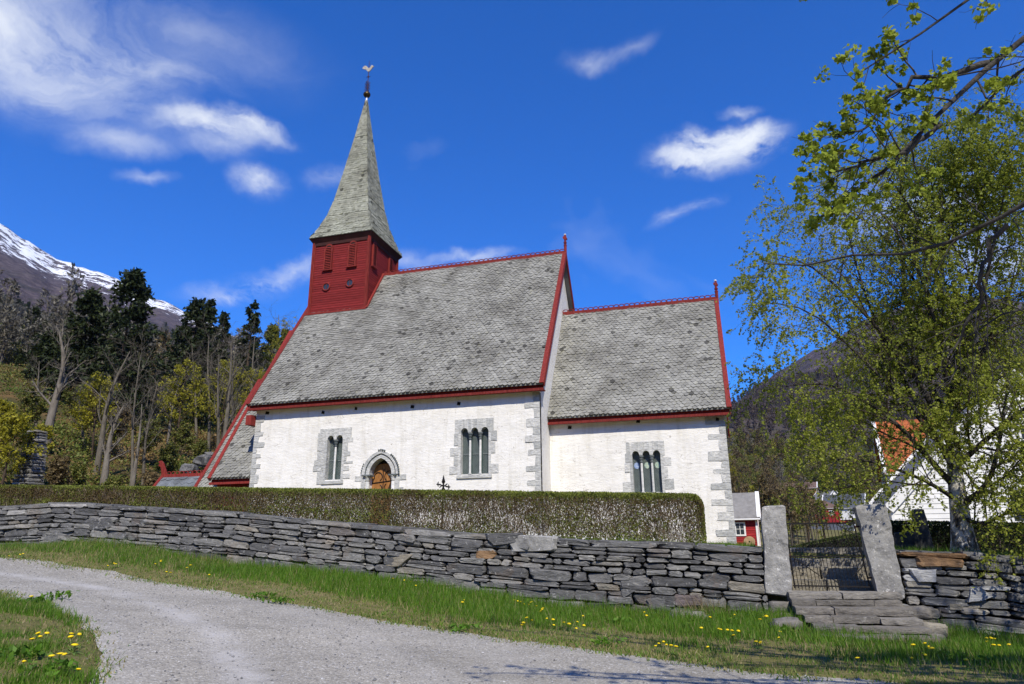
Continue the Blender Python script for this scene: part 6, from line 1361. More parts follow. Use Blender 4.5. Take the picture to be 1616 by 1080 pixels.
def bare_mesh(seed, H, path=None, lean=(0, 0), mat='bark_grey', twigs=True, n1=16, up=.25, rad=None, leafm=None, nleaf=0, lsize=.12, spread=1.0):
    rng = np.random.default_rng(seed); k = 12
    if path is None:
        s = np.linspace(0, 1, k); w = np.cumsum(rng.normal(0, .035, (k, 2)), 0)*H*.28; path = np.column_stack([lean[0]*s*H+w[:, 0], lean[1]*s*H+w[:, 1], s*H]); path[0, 2] = -.4
    T = resample(path, k)[None]; r0 = rad or .013*H+.03; TR_ = (r0*np.linspace(1, .12, k)**.9)[None]
    L1, R1 = sprout(T, TR_, n1, .32, .98, (25, 60), (.22*H*spread, .40*H*spread), 8, .11, (0, 0, .05), rng, .42, .018, up, .5)
    L2, R2 = sprout(L1, R1, 6, .25, 1.0, (25, 60), (.07*H, .16*H), 6, .13, (0, 0, .04), rng, .5, .010, .05, .3)
    L3, R3 = sprout(L2, R2, 5, .2, 1.0, (25, 60), (.03*H, .09*H), 4, .14, (0, 0, .03), rng, .55, .0065)
    tm = batch_tubes('trunk', [(T, TR_, 8), (L1, R1, 5)], M[mat]); bm_ = batch_tubes('branches', [(L2, R2, 3), (L3, R3, 3)], M[mat])
    cm = None
    if nleaf:
        p, d = along(np.concatenate([L3]), nleaf, rng, .2); p = p+rng.normal(0, .08, p.shape); cm = quads_mesh('crown', leaf_quads(p, lsize, rng, .8, .7, .35), np.clip(rng.normal(.5, .22, len(p)), 0, 1))
    return tm, bm_, cm
def plant(name, label, loc, meshes, group=None, rot=0.0, scale=1.0):
    """meshes: list of (part name, mesh, material or None)"""
    o = bpy.data.objects.new(name, None); link(o); o.location = loc; o.rotation_euler = (0, 0, rot); o.scale = (scale,)*3; o.empty_display_size = .5
    tag(o, label, 'tree' if 'tree' in name or name in ('spruce', 'maple', 'larch') else 'bush', group)
    for pn, me, mt in meshes:
        if me is None: continue
        if mt is not None and not me.materials: me.materials.append(mt)
        c = bpy.data.objects.new(pn, me); link(c); c.parent = o
    return o
def foot(U_, D_):
    p = at_d(U_, 700, D_); return np.array([p[0], p[1], float(terrain_z(p[0], p[1]))])
def height_to(U_, V_, D_, base): return at_d(U_, V_, D_)[2]-base[2]
SPR = [(170, 422, 74, .20, 'tallest dark spruce left of the church, its ragged top against the snowy ridge', 101, 7.2, .06),
       (104, 452, 78, .0, 'dark spruce just left of the tallest spruce', 102, 6.2, .06),
       (48, 520, 84, .3, 'shorter dark spruce second from the left edge', 103, 6.4, .05),
       (284, 472, 82, .5, 'dark double topped spruce midway between the tallest spruce and the church', 104, 6.6, .06),
       (303, 470, 86, .2, 'slim spruce rising behind the double topped spruce', 105, 3.6, .15),
       (331, 490, 104, .1, 'small spruce tip right of the double topped spruce', 106, 3.6, .1),
       (377, 474, 92, .2, 'gaunt thin crowned spruce nearest the church gable', 107, 3.8, .42),
       (8, 560, 96, .4, 'dark spruce at the very left edge', 108, 6.0, .1),
       (205, 560, 90, .4, 'low dark spruce behind the bare trunks right of the tallest spruce', 109, 6.0, .1)]
for U_, V_, D_, rot, lab, sd_, rb2, sp in SPR:
    b = foot(U_, D_); H = height_to(U_, V_, D_, b); tm, cm = spruce_mesh(sd_, H, rb2*H/20*1.0, sp, 30)
    plant('spruce', lab, b, [('trunk', tm, None), ('crown', cm, M['spruce'])], 'spruces on the slope west of the church', rot)
# dark clipped-looking conifers near the gable
for U_, V_, D_, lab, sd_ in ((413, 512, 98, 'broad dull green conifer close to the nave gable, left of its pair', 121), (436, 520, 104, 'broad dull green conifer partly behind the nave gable', 122)):
    b = foot(U_, D_); H = height_to(U_, V_, D_, b); tm, cm = spruce_mesh(sd_, H, 3.4, 0, 34); plant('spruce', lab, b, [('trunk', tm, None), ('crown', cm, M['bush_leaf'])], 'dull green conifers by the gable', .3)
# trees with trunks one can tell apart
def px_path(pts, D_): return [at_d(u, v, D_+dd) for u, v, dd in pts]
BARE = [([(72, 700, 0), (80, 660, 0), (90, 620, 0), (100, 590, 0), (103, 565, 0), (97, 540, 0), (92, 520, 0)], 56, .34, 'bark_pale', 'stout leaning pale grey tree in front of the left spruces', 201),
        ([(152, 745, 0), (160, 700, 0), (166, 650, 0), (175, 612, 0), (190, 585, 0), (205, 555, 0)], 52, .22, 'bark_grey', 'tall grey leaning bare tree beside the yellow maple', 202),
        ([(166, 748, 0), (171, 705, 0), (176, 680, 0), (186, 655, 0), (196, 640, 0)], 50, .26, 'bark_pale', 'thick short forked pale bare tree left of the white stump', 203),
        ([(208, 768, 0), (210, 720, 0), (208, 680, 0), (214, 620, 0), (222, 560, 0)], 50, .12, 'bark_grey', 'thin upright bare tree right of the forked pale tree', 204),
        ([(211, 757, 0), (216, 720, 0), (220, 690, 0), (223, 662, 0), (224, 638, 0)], 49, .15, 'bark_pale', 'straight pale dead trunk without a crown', 205),
        ([(228, 750, 0), (226, 715, 0), (232, 680, 0), (240, 640, 0), (250, 600, 0)], 51, .12, 'bark_grey', 'slender bare tree right of the pale dead trunk', 206),
        ([(353, 705, 0), (358, 660, 0), (362, 620, 0), (364, 585, 0), (366, 540, 0)], 62, .26, 'bark_grey', 'straight grey trunk left of the annex roof', 207),
        ([(345, 705, 0), (345, 660, 0), (343, 620, 0), (346, 560, 0)], 64, .18, 'bark_grey', 'thinner grey trunk just left of the straight one by the annex', 208),
        ([(368, 690, 0), (367, 650, 0), (366, 600, 0), (372, 545, 0)], 66, .16, 'bark_grey', 'thin grey trunk half behind the annex roof edge', 209),
        ([(266, 690, 0), (272, 640, 0), (284, 600, 0), (300, 570, 0)], 66, .13, 'bark_pale', 'pale bare tree forking in front of the double topped spruce', 210),
        ([(330, 700, 0), (331, 640, 0), (327, 580, 0), (330, 530, 0)], 72, .18, 'bark_grey', 'bare grey tree under the small spruce tip', 211),
        ([(395, 700, 0), (396, 640, 0), (398, 580, 0), (402, 530, 0)], 78, .2, 'bark_grey', 'bare grey tree behind the annex eaves', 212),
        ([(310, 700, 0), (309, 640, 0), (306, 590, 0), (303, 545, 0)], 76, .16, 'bark_grey', 'bare grey tree with dense twigs right of the double topped spruce', 213),
        ([(440, 600, 0), (441, 560, 0), (438, 520, 0), (440, 497, 0)], 108, .22, 'bark_grey', 'bare tree whose top shows above the nave gable', 214),
        ([(58, 700, 0), (56, 650, 0), (60, 610, 0), (62, 570, 0)], 64, .14, 'bark_grey', 'thin bare tree left of the stout leaning tree', 215),
        ([(132, 720, 0), (130, 680, 0), (124, 640, 0), (128, 610, 0)], 60, .11, 'bark_grey', 'thin bare tree left of the yellow maple', 216)]
for pts, D_, rad, mt, lab, sd_ in BARE:
    P = np.array(px_path(pts, D_)); bz = float(terrain_z(P[0, 0], P[0, 1])); b = np.array([P[0, 0], P[0, 1], bz]); ext = P[0].copy(); ext[2] = bz-.4
    pp = np.vstack([ext[None], P[P[:, 2] > bz+.2]])-b; H = max(4.0, pp[-1, 2])
    if sd_ == 205: tm, bm_, _ = bare_mesh(sd_, H*.6, pp, (0, 0), mt, True, 4, .3, rad, spread=.4)
    else: tm, bm_, _ = bare_mesh(sd_, H, pp, (0, 0), mt, True, 11, .22, rad)
    plant('bare_tree', lab, b, [('trunk', tm, None), ('branches', bm_, None)], 'bare trees on the slope west of the church')
# spring-yellow maples and bushes
YEL = [(152, 700, 612, 57, 'layered yellow green maple in front of the spruces', 301, 'yellow_leaf'), (276, 690, 590, 63, 'yellow green maple below the double topped spruce', 302, 'yellow_leaf'), (352, 680, 585, 70, 'yellow green maple behind the straight trunks by the annex', 303, 'yellow_leaf'), (446, 600, 520, 90, 'bright yellow green treetop against the nave gable', 304, 'yellow_leaf'),
       (392, 690, 600, 72, 'yellow green maple close to the annex roof edge', 305, 'yellow_leaf'), (20, 745, 665, 46, 'orange yellow bush at the left edge above the hedge', 306, 'yellow_leaf'), (62, 745, 690, 50, 'yellow green bush just right of the stone cairn', 307, 'yellow_leaf'), (-8, 740, 640, 52, 'yellow bush cut by the left picture edge', 308, 'yellow_leaf')]
for U_, Vb, Vt, D_, lab, sd_, lm in YEL:
    b = foot(U_, D_); H = max(2.6, height_to(U_, Vt, D_, b)); tm, bm_, cm = bare_mesh(sd_, H, None, (0, 0), 'bark_brown', True, 16, .05, None, None, 7 if sd_ < 306 else 6, .15, 1.1)
    plant('maple' if sd_ < 306 else 'bush', lab, b, [('trunk', tm, None), ('branches', bm_, None), ('crown', cm, M[lm])], 'spring yellow maples and bushes')
BU = [(100, 46, 2.2, 'green bush between the cairn and the pale forked tree'), (130, 48, 1.6, 'low brown green bush under the yellow maple'), (190, 47, 1.5, 'low bush between the bare trunks left of the porch'), (245, 48, 1.8, 'green brown bush left of the porch finial'), (268, 54, 2.4, 'dark bush upslope of the porch finial'), (230, 58, 3.0, 'tall brown bush behind the pale dead trunk'), (180, 60, 2.8, 'reddish brown bush behind the forked pale tree'), (110, 62, 3.6, 'dark green bush under the stout leaning tree'), (290, 62, 2.6, 'green bush above the slope rocks'), (140, 66, 3.4, 'dense bush behind the yellow maple'), (320, 60, 2.2, 'bright green bush upslope right of the rocks'), (40, 58, 3.2, 'green bush behind the cairn')]
for k, (U_, D_, H, lab) in enumerate(BU):
    b = foot(U_, D_); tm, bm_, cm = bare_mesh(400+k, H, None, (0, 0), 'bark_brown', True, 18, .1, .04, None, 7, .13, 1.5)
    plant('bush', lab, b, [('trunk', tm, None), ('branches', bm_, None), ('crown', cm, M['bush_leaf'] if k % 3 else M['brown_leaf'])], 'bushes on the slope west of the church')
# bracken, litter and brambles on the slope
ru = np.random.default_rng(31); n = 150000; a = np.radians(ru.uniform(math.degrees(atan2(*ray(-60, 700)[:2])), math.degrees(atan2(*ray(420, 700)[:2])), n)); r = 36+60*ru.random(n)**.8; x = CAM[0]+r*np.sin(a); y = CAM[1]+r*np.cos(a)
q = -(x+24)*.95+(y-4)*.31; pn = fbm(x*.35, y*.35, 4, 66); ok = (q > 1) & (ru.random(n) < np.clip(.25+2.6*(pn-.42), .08, 1)); x, y, pn = x[ok], y[ok], pn[ok]; k = len(x)
P = np.column_stack([x, y, terrain_z(x, y)+ru.random(k)**1.6*(.25+1.3*np.clip(pn-.45, 0, 1)*3)]); cu = np.clip(fbm(x*.2+5, y*.2, 3, 68)*1.5-.25+ru.normal(0, .2, k), 0, 1)
M['bracken'] = leafmat('bracken', [(0.0, (0.09, 0.135, 0.022)), (0.35, (0.17, 0.19, 0.035)), (0.55, (0.20, 0.145, 0.05)), (0.8, (0.28, 0.165, 0.055)), (1.0, (0.38, 0.27, 0.13))], .25)
tag(obj('bracken', quads_mesh('bracken', leaf_quads(P, .20, ru, .7, .5, .5), cu), M['bracken']), 'dry bracken, moss and brambles on the slope under the trees', 'bracken', None, 'stuff')
# bare brown trees beyond the gate
for k, (U_, Vt, D_, lab) in enumerate(((1256, 760, 112, 'bare brown tree standing between the gateposts, in front of the lodge'), (1232, 790, 100, 'bare brown tree just right of the left gatepost'), (1282, 800, 118, 'low bare tree left of the far red house'), (1208, 745, 130, 'russet budding tree above the red shed'), (1160, 740, 140, 'russet budding tree by the chancel corner'), (1385, 755, 110, 'orange budding tree left of the white house'))):
    b = foot(U_, D_); H = height_to(U_, Vt, D_, b); tm, bm_, cm = bare_mesh(500+k, H, None, (0, 0), 'bark_brown', True, 18, .2, .2, None, 3, .17)
    plant('bare_tree', lab, b, [('trunk', tm, None), ('branches', bm_, None), ('crown', cm, M['brown_leaf'])], 'budding trees beyond the churchyard')
# --- far woods: one mass each, instanced over the slopes
def wood(name, label, pts, protos, scl, seed):
    rng = np.random.default_rng(seed); n = len(pts)
    for q, (parts, share) in enumerate(protos):
        pass
    idx = rng.choice(len(protos), n, p=[s for _, s in protos])
    ng = bpy.data.node_groups.new(name, 'GeometryNodeTree'); ng.interface.new_socket('Geometry', in_out='INPUT', socket_type='NodeSocketGeometry'); ng.interface.new_socket('Geometry', in_out='OUTPUT', socket_type='NodeSocketGeometry')
    gi = ng.nodes.new('NodeGroupInput'); go = ng.nodes.new('NodeGroupOutput'); jn = ng.nodes.new('GeometryNodeJoinGeometry'); ng.links.new(jn.outputs[0], go.inputs[0])
    def named(nm, ty):
        a = ng.nodes.new('GeometryNodeInputNamedAttribute'); a.data_type = ty; a.inputs['Name'].default_value = nm; return a.outputs['Attribute']
    kd = named('kind', 'INT'); sc = named('scl', 'FLOAT'); ro = named('rot', 'FLOAT')
    cx3 = ng.nodes.new('ShaderNodeCombineXYZ'); ng.links.new(ro, cx3.inputs[2])
    for q, (parts, share) in enumerate(protos):
        cmp_ = ng.nodes.new('FunctionNodeCompare'); cmp_.data_type = 'INT'; cmp_.operation = 'EQUAL'; ng.links.new(kd, cmp_.inputs[2]); cmp_.inputs[3].default_value = q
        for ob in parts:
            oi = ng.nodes.new('GeometryNodeObjectInfo'); oi.inputs['Object'].default_value = ob
            ip = ng.nodes.new('GeometryNodeInstanceOnPoints'); ng.links.new(gi.outputs[0], ip.inputs['Points']); ng.links.new(cmp_.outputs[0], ip.inputs['Selection']); ng.links.new(oi.outputs['Geometry'], ip.inputs['Instance']); ng.links.new(cx3.outputs[0], ip.inputs['Rotation']); ng.links.new(sc, ip.inputs['Scale'])
            ng.links.new(ip.outputs[0], jn.inputs[0])
    me = bpy.data.meshes.new(name); me.vertices.add(n); me.vertices.foreach_set('co', pts.reshape(-1).astype(np.float32))
    for nm, ty, val in (('kind', 'INT', idx.astype(np.int32)), ('scl', 'FLOAT', rng.uniform(scl[0], scl[1], n).astype(np.float32)), ('rot', 'FLOAT', (rng.random(n)*6.28).astype(np.float32))):
        a = me.attributes.new(nm, ty, 'POINT'); a.data.foreach_set('value', val)
    me.update(); o = bpy.data.objects.new(name, me); link(o); md = o.modifiers.new('scatter', 'NODES'); md.node_group = ng
    return tag(o, label, 'wood', None, 'stuff')
def proto(nm, meshes):
    out = []
    for pn, me, mt in meshes:
        if me is None: continue
        if mt is not None and not me.materials: me.materials.append(mt)
        out.append(bpy.data.objects.new(nm+'_'+pn, me))
    return out
def light_bare(seed, H, leafm, nleaf, lsize, spread=1.0):
    rng = np.random.default_rng(seed); k = 6; s = np.linspace(0, 1, k); T = np.column_stack([.04*H*np.sin(s*3+seed), .04*H*np.cos(s*2.3+seed), s*H])[None]; T[0, 0, 2] = -1; TR_ = ((.012*H+.03)*np.linspace(1, .2, k))[None]
    L1, R1 = sprout(T, TR_, 14, .25, .98, (25, 55), (.22*H*spread, .38*H*spread), 5, .12, (0, 0, .05), rng, .45, .025, .25, .5); L2, R2 = sprout(L1, R1, 6, .25, 1, (25, 60), (.07*H, .17*H), 4, .14, (0, 0, .03), rng, .5, .016)
    p, d = along(L2, nleaf, rng, .1); p = p+rng.normal(0, .14, p.shape)
    return [('trunk', batch_tubes('trunk', [(T, TR_, 5), (L1, R1, 3)], M['bark_grey']), None), ('branches', batch_tubes('branches', [(L2, R2, 3)], M['bark_grey']), None), ('crown', quads_mesh('crown', leaf_quads(p, lsize, rng, .3, .32, .4, d), np.clip(rng.normal(.5, .25, len(p)), 0, 1)), M[leafm])]
pg1 = proto('grey_wood', light_bare(601, 12, 'grey_twig', 9, .55)); pg2 = proto('grey_wood', light_bare(602, 10, 'grey_twig', 8, .55, 1.2)); pg3 = proto('brown_wood', light_bare(603, 9, 'brown_leaf', 9, .55, 1.3))
pgg = proto('green_wood', light_bare(604, 8, 'bush_leaf', 12, .55, 1.4)); M['valley_leaf'] = leafmat('valley_leaf', [(0.0, (0.09, 0.115, 0.022)), (0.5, (0.18, 0.20, 0.04)), (1.0, (0.27, 0.25, 0.06))], .3); pgv = proto('valley_wood', light_bare(614, 8, 'valley_leaf', 12, .55, 1.4)); pgy = proto('yellow_wood', light_bare(605, 8, 'yellow_leaf', 10, .5, 1.2))
tm, cm = spruce_mesh(606, 15, 3.4, .05, 18); psp = proto('spruce_wood', [('trunk', tm, None), ('crown', cm, M['spruce'])])
rw = np.random.default_rng(77)
def polar_pts(n, a0, a1, r0, r1, pw=.5):
    a = np.radians(rw.uniform(a0, a1, n)); r = r0+(r1-r0)*rw.random(n)**pw; x = CAM[0]+r*np.sin(a); y = CAM[1]+r*np.cos(a); return x, y, a, r
az_of = lambda U_: math.degrees(atan2(ray(U_, 700)[0], ray(U_, 700)[1]))
aL, aR = az_of(-120), az_of(470)
x, y, a, r = polar_pts(900, aL, aR, 78, 232, .55); q = -(x+24)*.95+(y-4)*.31; k = (q > 16); x, y = x[k], y[k]
wood('hillside_wood', 'grey leafless wood covering the slope behind the spruces', np.column_stack([x, y, terrain_z(x, y)]), [(pg1, .38), (pg2, .30), (pg3, .14), (pgg, .10), (psp, .05), (pgy, .03)], (.55, 1.0), 1)
x, y, a, r = polar_pts(5200, aL, aR, 225, 720, .7)
wood('mountain_wood', 'far grey brown wood climbing the snowy mountain', np.column_stack([x, y, terrain_z(x, y)]), [(pg1, .36), (pg2, .32), (pg3, .16), (psp, .16)], (.7, 1.15), 2)
aL2, aR2 = az_of(1090), az_of(1720)
x, y, a, r = polar_pts(1700, aL2, aR2, 215, 300, .8); U0 = np.radians(az_of(1262)); U1 = np.radians(az_of(1352)); mead = (a > U0) & (a < U1) & (r < 262); x, y = x[~mead], y[~mead]
wood('valley_wood', 'mixed green and brown wood on the far valley side', np.column_stack([x, y, terrain_z(x, y)]), [(pgv, .52), (pg3, .30), (pg2, .08), (pgy, .10)], (.6, 1.05), 3)
x, y, a, r = polar_pts(3600, aL2, aR2, 285, 900, .75)
M['heath_twig'] = leafmat('purple_brown_twigs', [(0.0, (0.05, 0.038, 0.042)), (0.5, (0.11, 0.085, 0.085)), (1.0, (0.17, 0.135, 0.12))], .15); ppb = proto('purple_wood', light_bare(621, 9, 'heath_twig', 10, .7, 1.3))
wood('mountain_wood', 'leafless purple brown wood climbing the mountain beside the chancel', np.column_stack([x, y, terrain_z(x, y)]), [(ppb, .78), (pg3, .14), (pgv, .08)], (.55, 1.0), 5)
x, y, a, r = polar_pts(420, aL2, aR2, 88, 200, .8); mead = (a > np.radians(az_of(1268))) & (a < np.radians(az_of(1372))); x, y = x[~mead], y[~mead]
wood('near_thicket', 'brown and green thicket between the shed and the valley', np.column_stack([x, y, terrain_z(x, y)]), [(pgv, .40), (pg3, .48), (pgy, .12)], (.45, .85), 4)

# ------------------------------------------------------------------ grass, flowers
def blades(P2, h, w, rng, lean=.6):
    n = len(P2); z = near_z(P2[:, 0], P2[:, 1])-.01; a = rng.random(n)*6.28; hh = h*(.3+1.35*rng.random(n)**1.4); ww = w*(.6+.8*rng.random(n))
    b = np.column_stack([P2, z]); s = np.column_stack([np.cos(a), np.sin(a), np.zeros(n)])*ww[:, None]; ld = rng.random(n)*6.28; l = (lean*hh*rng.random(n)**.7)
    tip = b+np.column_stack([np.cos(ld)*l, np.sin(ld)*l, hh]); return np.stack([b-s, b+s, tip], 1)
rg = np.random.default_rng(9)
n = 300000; x = rg.uniform(-14.5, 14.5, n); y = rg.uniform(-22.8, -15.62, n); rn = road_n(x); d = y-rn; ok = (d > -.35*rg.random(n)**2) & (y < YW-.02)
fr = np.clip(d/np.maximum(YW-rn, .5), 0, 1); thick = sstep(.12, .5, fr+.6*(fbm(x*.7, y*.9, 4, 12)-.45)); bare_ = fbm(x*.55+4, y*1.1, 4, 15)
ok &= rg.random(n) < (.34+.66*thick)*np.where((bare_ > .58) & (fr < .6), .35, 1.0); ok &= ~((x > 9.2) & (x < 11.6) & (y > -17.6))
x, y, fr, thick, d = x[ok], y[ok], fr[ok], thick[ok], d[ok]
h = (.04+.13*thick*(.35+.9*fbm(x*1.7, y*1.7, 3, 18)))*(1+.5*sstep(.7, 1, fr)); dry = rg.random(len(x)) < (.55*(1-thick)+.05)+.35*(x < -4)*(rg.random(len(x)) < .5)
B1 = blades(np.column_stack([x, y]), h, .0075, rg); c1 = np.where(dry, rg.uniform(.86, 1.0, len(x)), np.clip(rg.normal(.42, .22, len(x)), 0, .86))
tag(obj('verge_grass', quads_mesh('verge_grass', B1, c1, 3), M['grass']), 'green spring grass on the verge between road and stone wall', 'grass', None, 'stuff')
n = 300000; x = rg.uniform(-9, 2.45, n); y = rg.uniform(-29, -19.5, n); ds = road_s(x)-y; ok = ds > -.25*rg.random(n)**2
pt = fbm(x*.9, y*1.2, 4, 25); ok &= rg.random(n) < np.where(pt > .50, .14, .95); ok &= (np.hypot(x-CAM[0], y-CAM[1]) > 3)
x, y, ds = x[ok], y[ok], ds[ok]; pt = pt[ok]; ho = .035+.12*np.clip((.55-pt)*4, 0, 1)*(.4+.8*fbm(x*2, y*2, 3, 28)); dry = rg.random(len(x)) < np.where(pt > .47, .5, .08)
B2 = blades(np.column_stack([x, y]), ho, .006, rg); c2 = np.where(dry, rg.uniform(.86, 1.0, len(x)), np.clip(rg.normal(.40, .22, len(x)), 0, .86))
tag(obj('island_grass', quads_mesh('island_grass', B2, c2, 3), M['grass']), 'grass and bare earth inside the bend of the road', 'grass', None, 'stuff')
n = 60000; x = rg.uniform(-14, 15, n); y = rg.uniform(-14.95, -12.6, n); ok = ~((x > 8.6) & (x < 11.2)) & ((x > 7.3) | (y < -14.3)); x, y = x[ok], y[ok]
B3 = blades(np.column_stack([x, y]), np.full(len(x), .16)*(.3+1.1*fbm(x*1.2, y, 3, 33)), .008, rg)
tag(obj('yard_grass', quads_mesh('yard_grass', B3, np.clip(rg.normal(.42, .25, len(x)), 0, .9), 3), M['grass']), 'grass along the top of the churchyard wall', 'grass', None, 'stuff')
n = 260000; x = rg.uniform(-13.5, 13, n); y = rg.uniform(-22.8, -16.2, n); d = y-road_n(x); ok = (d > -.5*rg.random(n)**2.5) & (d < 2.6*rg.random(n)**1.3+.15) & (y < YW-.3) & ~((x > 9.2) & (x < 11.6) & (y > -17.6)); ok &= rg.random(n) < np.clip(.35+2.6*(fbm(x*1.6, y*2.0, 4, 58)-.38), 0.05, 1)
x, y, d = x[ok], y[ok], d[ok]; Bs = blades(np.column_stack([x, y]), np.full(len(x), .048)*(.5+fbm(x*3, y*3, 2, 5)), .010, rg, 1.1); cs_ = np.where(rg.random(len(x)) < .52, rg.uniform(.84, 1.0, len(x)), rg.uniform(.2, .8, len(x)))
tag(obj('short_grass', quads_mesh('short_grass', Bs, cs_, 3), M['grass']), 'short half dry grass along the edge of the road', 'grass', None, 'stuff')
n = 200000; x = rg.uniform(-8, 2.4, n); y = rg.uniform(-28.5, -20, n); ds = road_s(x)-y; ok = (ds > -.45*rg.random(n)**2.5) & (rg.random(n) < np.clip(.3+2.6*(fbm(x*2.0, y*2.2, 4, 59)-.40), .04, 1)); x, y = x[ok], y[ok]
Bs = blades(np.column_stack([x, y]), np.full(len(x), .042)*(.5+fbm(x*3, y*3, 2, 5)), .008, rg, 1.1); cs_ = np.where(rg.random(len(x)) < .55, rg.uniform(.84, 1.0, len(x)), rg.uniform(.2, .8, len(x)))
tag(obj('short_grass', quads_mesh('short_grass', Bs, cs_, 3), M['grass']), 'short half dry grass inside the bend of the road', 'grass', None, 'stuff')
# dry tuft against the wall
p = on_ground(1110, 975); n = 500; pp = np.column_stack([p[0]+rg.normal(0, .22, n), p[1]+rg.normal(.1, .15, n)])
tag(obj('dry_tuft', quads_mesh('dry_tuft', blades(pp, np.full(n, .34), .006, rg, .9), rg.random(n), 3), M['straw']), 'tuft of bleached dry stalks at the foot of the long wall', 'grass', None, 'stuff')
# leafy weeds in the verge
wp = [(685, 918), (640, 912), (760, 935), (980, 985), (1160, 985), (1190, 975), (560, 905), (958, 1020), (90, 945), (60, 955), (1240, 1000), (1100, 990), (820, 955), (900, 975), (30, 1040), (80, 1062), (1500, 1040), (1570, 1050), (410, 945), (440, 952), (730, 998)]
pts = []
for U_, V_ in wp:
    p = on_ground(U_, V_); m_ = 60; pts.append(np.column_stack([p[0]+rg.normal(0, .13, m_), p[1]+rg.normal(0, .11, m_), p[2]+rg.uniform(.02, .11, m_)]))
pts = np.concatenate(pts); tag(obj('verge_weeds', quads_mesh('verge_weeds', leaf_quads(pts, .085, rg, 1.6, .5, .4), np.clip(rg.normal(.35, .2, len(pts)), 0, .8)), M['grass']), 'dark leafy weed rosettes in the grass', 'weeds', None, 'stuff')
# dandelions
def dandelion():
    root = bpy.data.objects.new('dandelion', None); link(root); root.empty_display_size = .05
    q = MB(); q.tube([(0, 0, 0), (.005, 0, .07), (0, .004, .13)], .004, 5); q.build('stem', M['stem'], None).parent = root
    q = MB(); q.lathe((0, .004, .125), [(.006, 0), (.012, .006), (.030, .012), (.032, .018), (.024, .026), (.008, .030)], 12); hd = q.build('flower_head', M['petal'], None); hd.parent = root
    q = MB()
    for k in range(14):
        t = 2*pi*k/14; c, s = cos(t), sin(t); q.add([(.018*c-.005*s, .004+.018*s+.005*c, .142), (.018*c+.005*s, .004+.018*s-.005*c, .142), (.037*c+.003*s, .004+.037*s-.003*c, .139), (.037*c-.003*s, .004+.037*s+.003*c, .139)], [(0, 1, 2, 3)])
    q.build('petals', M['petal'], None).parent = hd
    q = MB()
    for k in range(6):
        t = 2*pi*k/6+.3; c, s = cos(t), sin(t); q.add([(0, 0, .01), (.05*c-.014*s, .05*s+.014*c, .03), (.12*c, .12*s, .015), (.05*c+.014*s, .05*s-.014*c, .03)], [(0, 1, 2, 3)])
    q.build('leaf', M['stem'], None).parent = root
    return root
D0 = dandelion(); first = True
VER = [(30, 878), (36, 876), (12, 880), (178, 895), (182, 893), (168, 897), (254, 889), (252, 892), (244, 894), (261, 908), (268, 907), (295, 898), (300, 896), (329, 915), (637, 922), (645, 917), (648, 921), (655, 929), (648, 918), (619, 917), (730, 955), (732, 950), (729, 958), (817, 957), (822, 955), (828, 958), (835, 958), (841, 956), (848, 960), (856, 968), (858, 963), (838, 987), (834, 984), (825, 995), (826, 995), (812, 951), (836, 955), (856, 972), (872, 992), (871, 988), (864, 985), (890, 988), (897, 991), (909, 986), (920, 982), (937, 997), (919, 999), (908, 998), (970, 965), (1018, 973), (1020, 978), (1016, 970), (1107, 999), (1117, 973), (1120, 981), (1137, 1003), (1148, 1002), (1155, 1008), (1160, 1009), (1155, 979), (1161, 979), (1200, 983), (1210, 981), (1205, 978), (1229, 987), (1231, 1002), (1234, 1013), (1040, 1026), (1048, 1028), (1054, 1031), (1060, 1033), (1066, 1031), (1037, 1027), (1120, 1027), (1195, 1020), (1200, 1021), (1203, 1023), (1135, 1001), (1164, 1008),
       (1465, 1024), (1473, 1033), (1475, 1037), (1463, 1041), (1446, 1033), (1461, 1041), (1470, 1030), (1562, 1019), (1558, 1016), (1570, 1020), (1574, 1019), (1571, 1029), (1578, 1028), (1597, 1031), (1564, 1046), (1528, 1054), (1442, 1054), (1356, 1046), (1565, 1017)]
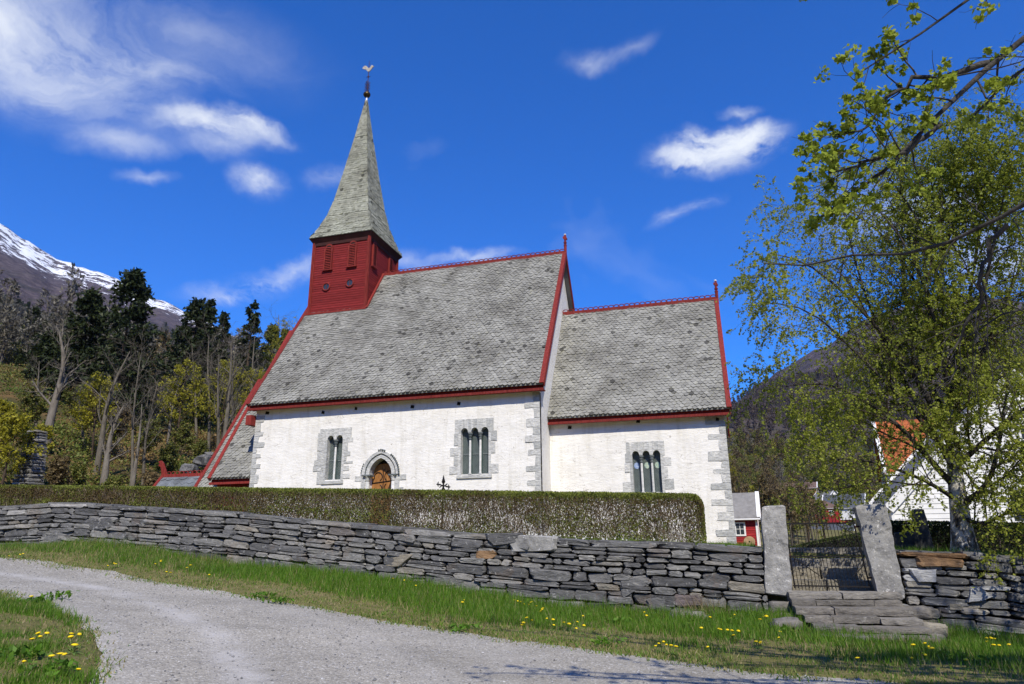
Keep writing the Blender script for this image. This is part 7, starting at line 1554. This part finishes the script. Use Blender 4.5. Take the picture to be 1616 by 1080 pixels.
ISL = [(70, 1012), (64, 1014), (50, 1021), (60, 1022), (107, 1014), (118, 1021), (112, 1025), (115, 1029), (92, 1044), (79, 1049), (36, 1062), (118, 1073), (48, 947), (104, 1046)]
for lst, lab, grp in ((VER, 'yellow dandelion flowering in the grass verge below the stone wall', 'dandelions in the verge'), (ISL, 'yellow dandelion flowering in the grass inside the road bend', 'dandelions inside the bend')):
    for U_, V_ in lst:
        p = on_ground(U_, V_+4)
        d_ = D0 if first else copy_tree(D0); first = False
        d_.location = tuple(p); s_ = random.uniform(.6, 1.05); d_.scale = (s_, s_, random.uniform(.6, 1.15)); d_.rotation_euler = (random.uniform(-.35, .1), random.uniform(-.2, .2), random.random()*6.28)
        tag(d_, lab, 'flower', grp)
# small white anemones under the hedge
q = MB(); ra_ = random.Random(2)
for k in range(130):
    x = ra_.choice([ra_.gauss(0.5, 2.0), ra_.gauss(-3.5, 1.5), ra_.gauss(4.0, 1.0)]); y = -14.75+ra_.uniform(-.12, .12); z = float(near_z(x, y))+ra_.uniform(.05, .16)
    for j in range(5):
        t = 2*pi*j/5; q.add([(x, y, z), (x+.014*cos(t-.5), y-.006, z+.014*sin(t-.5)), (x+.024*cos(t), y-.01, z+.024*sin(t)), (x+.014*cos(t+.5), y-.006, z+.014*sin(t+.5))], [(0, 1, 2, 3)])
tag(q.build('white_anemones', M['white_petal']), 'small white flowers under the clipped hedge', 'flowers', None, 'stuff')

# ------------------------------------------------------------------ the air between here and the mountains
hz = MB().box(-1960, 1975, -1995, 1940, -60, 900).build('haze'); tag(hz, 'thin blue valley haze in front of the mountains', 'haze', None, 'stuff')
hm = bpy.data.materials.new('haze'); hm.use_nodes = True; nt = hm.node_tree; nt.nodes.clear()
pv = nt.nodes.new('ShaderNodeVolumePrincipled'); pv.inputs['Color'].default_value = (0.55, 0.70, 1.0, 1); pv.inputs['Density'].default_value = 0.00006; pv.inputs['Anisotropy'].default_value = 0.0
ou = nt.nodes.new('ShaderNodeOutputMaterial'); nt.links.new(pv.outputs['Volume'], ou.inputs['Volume']); hz.data.materials.append(hm)
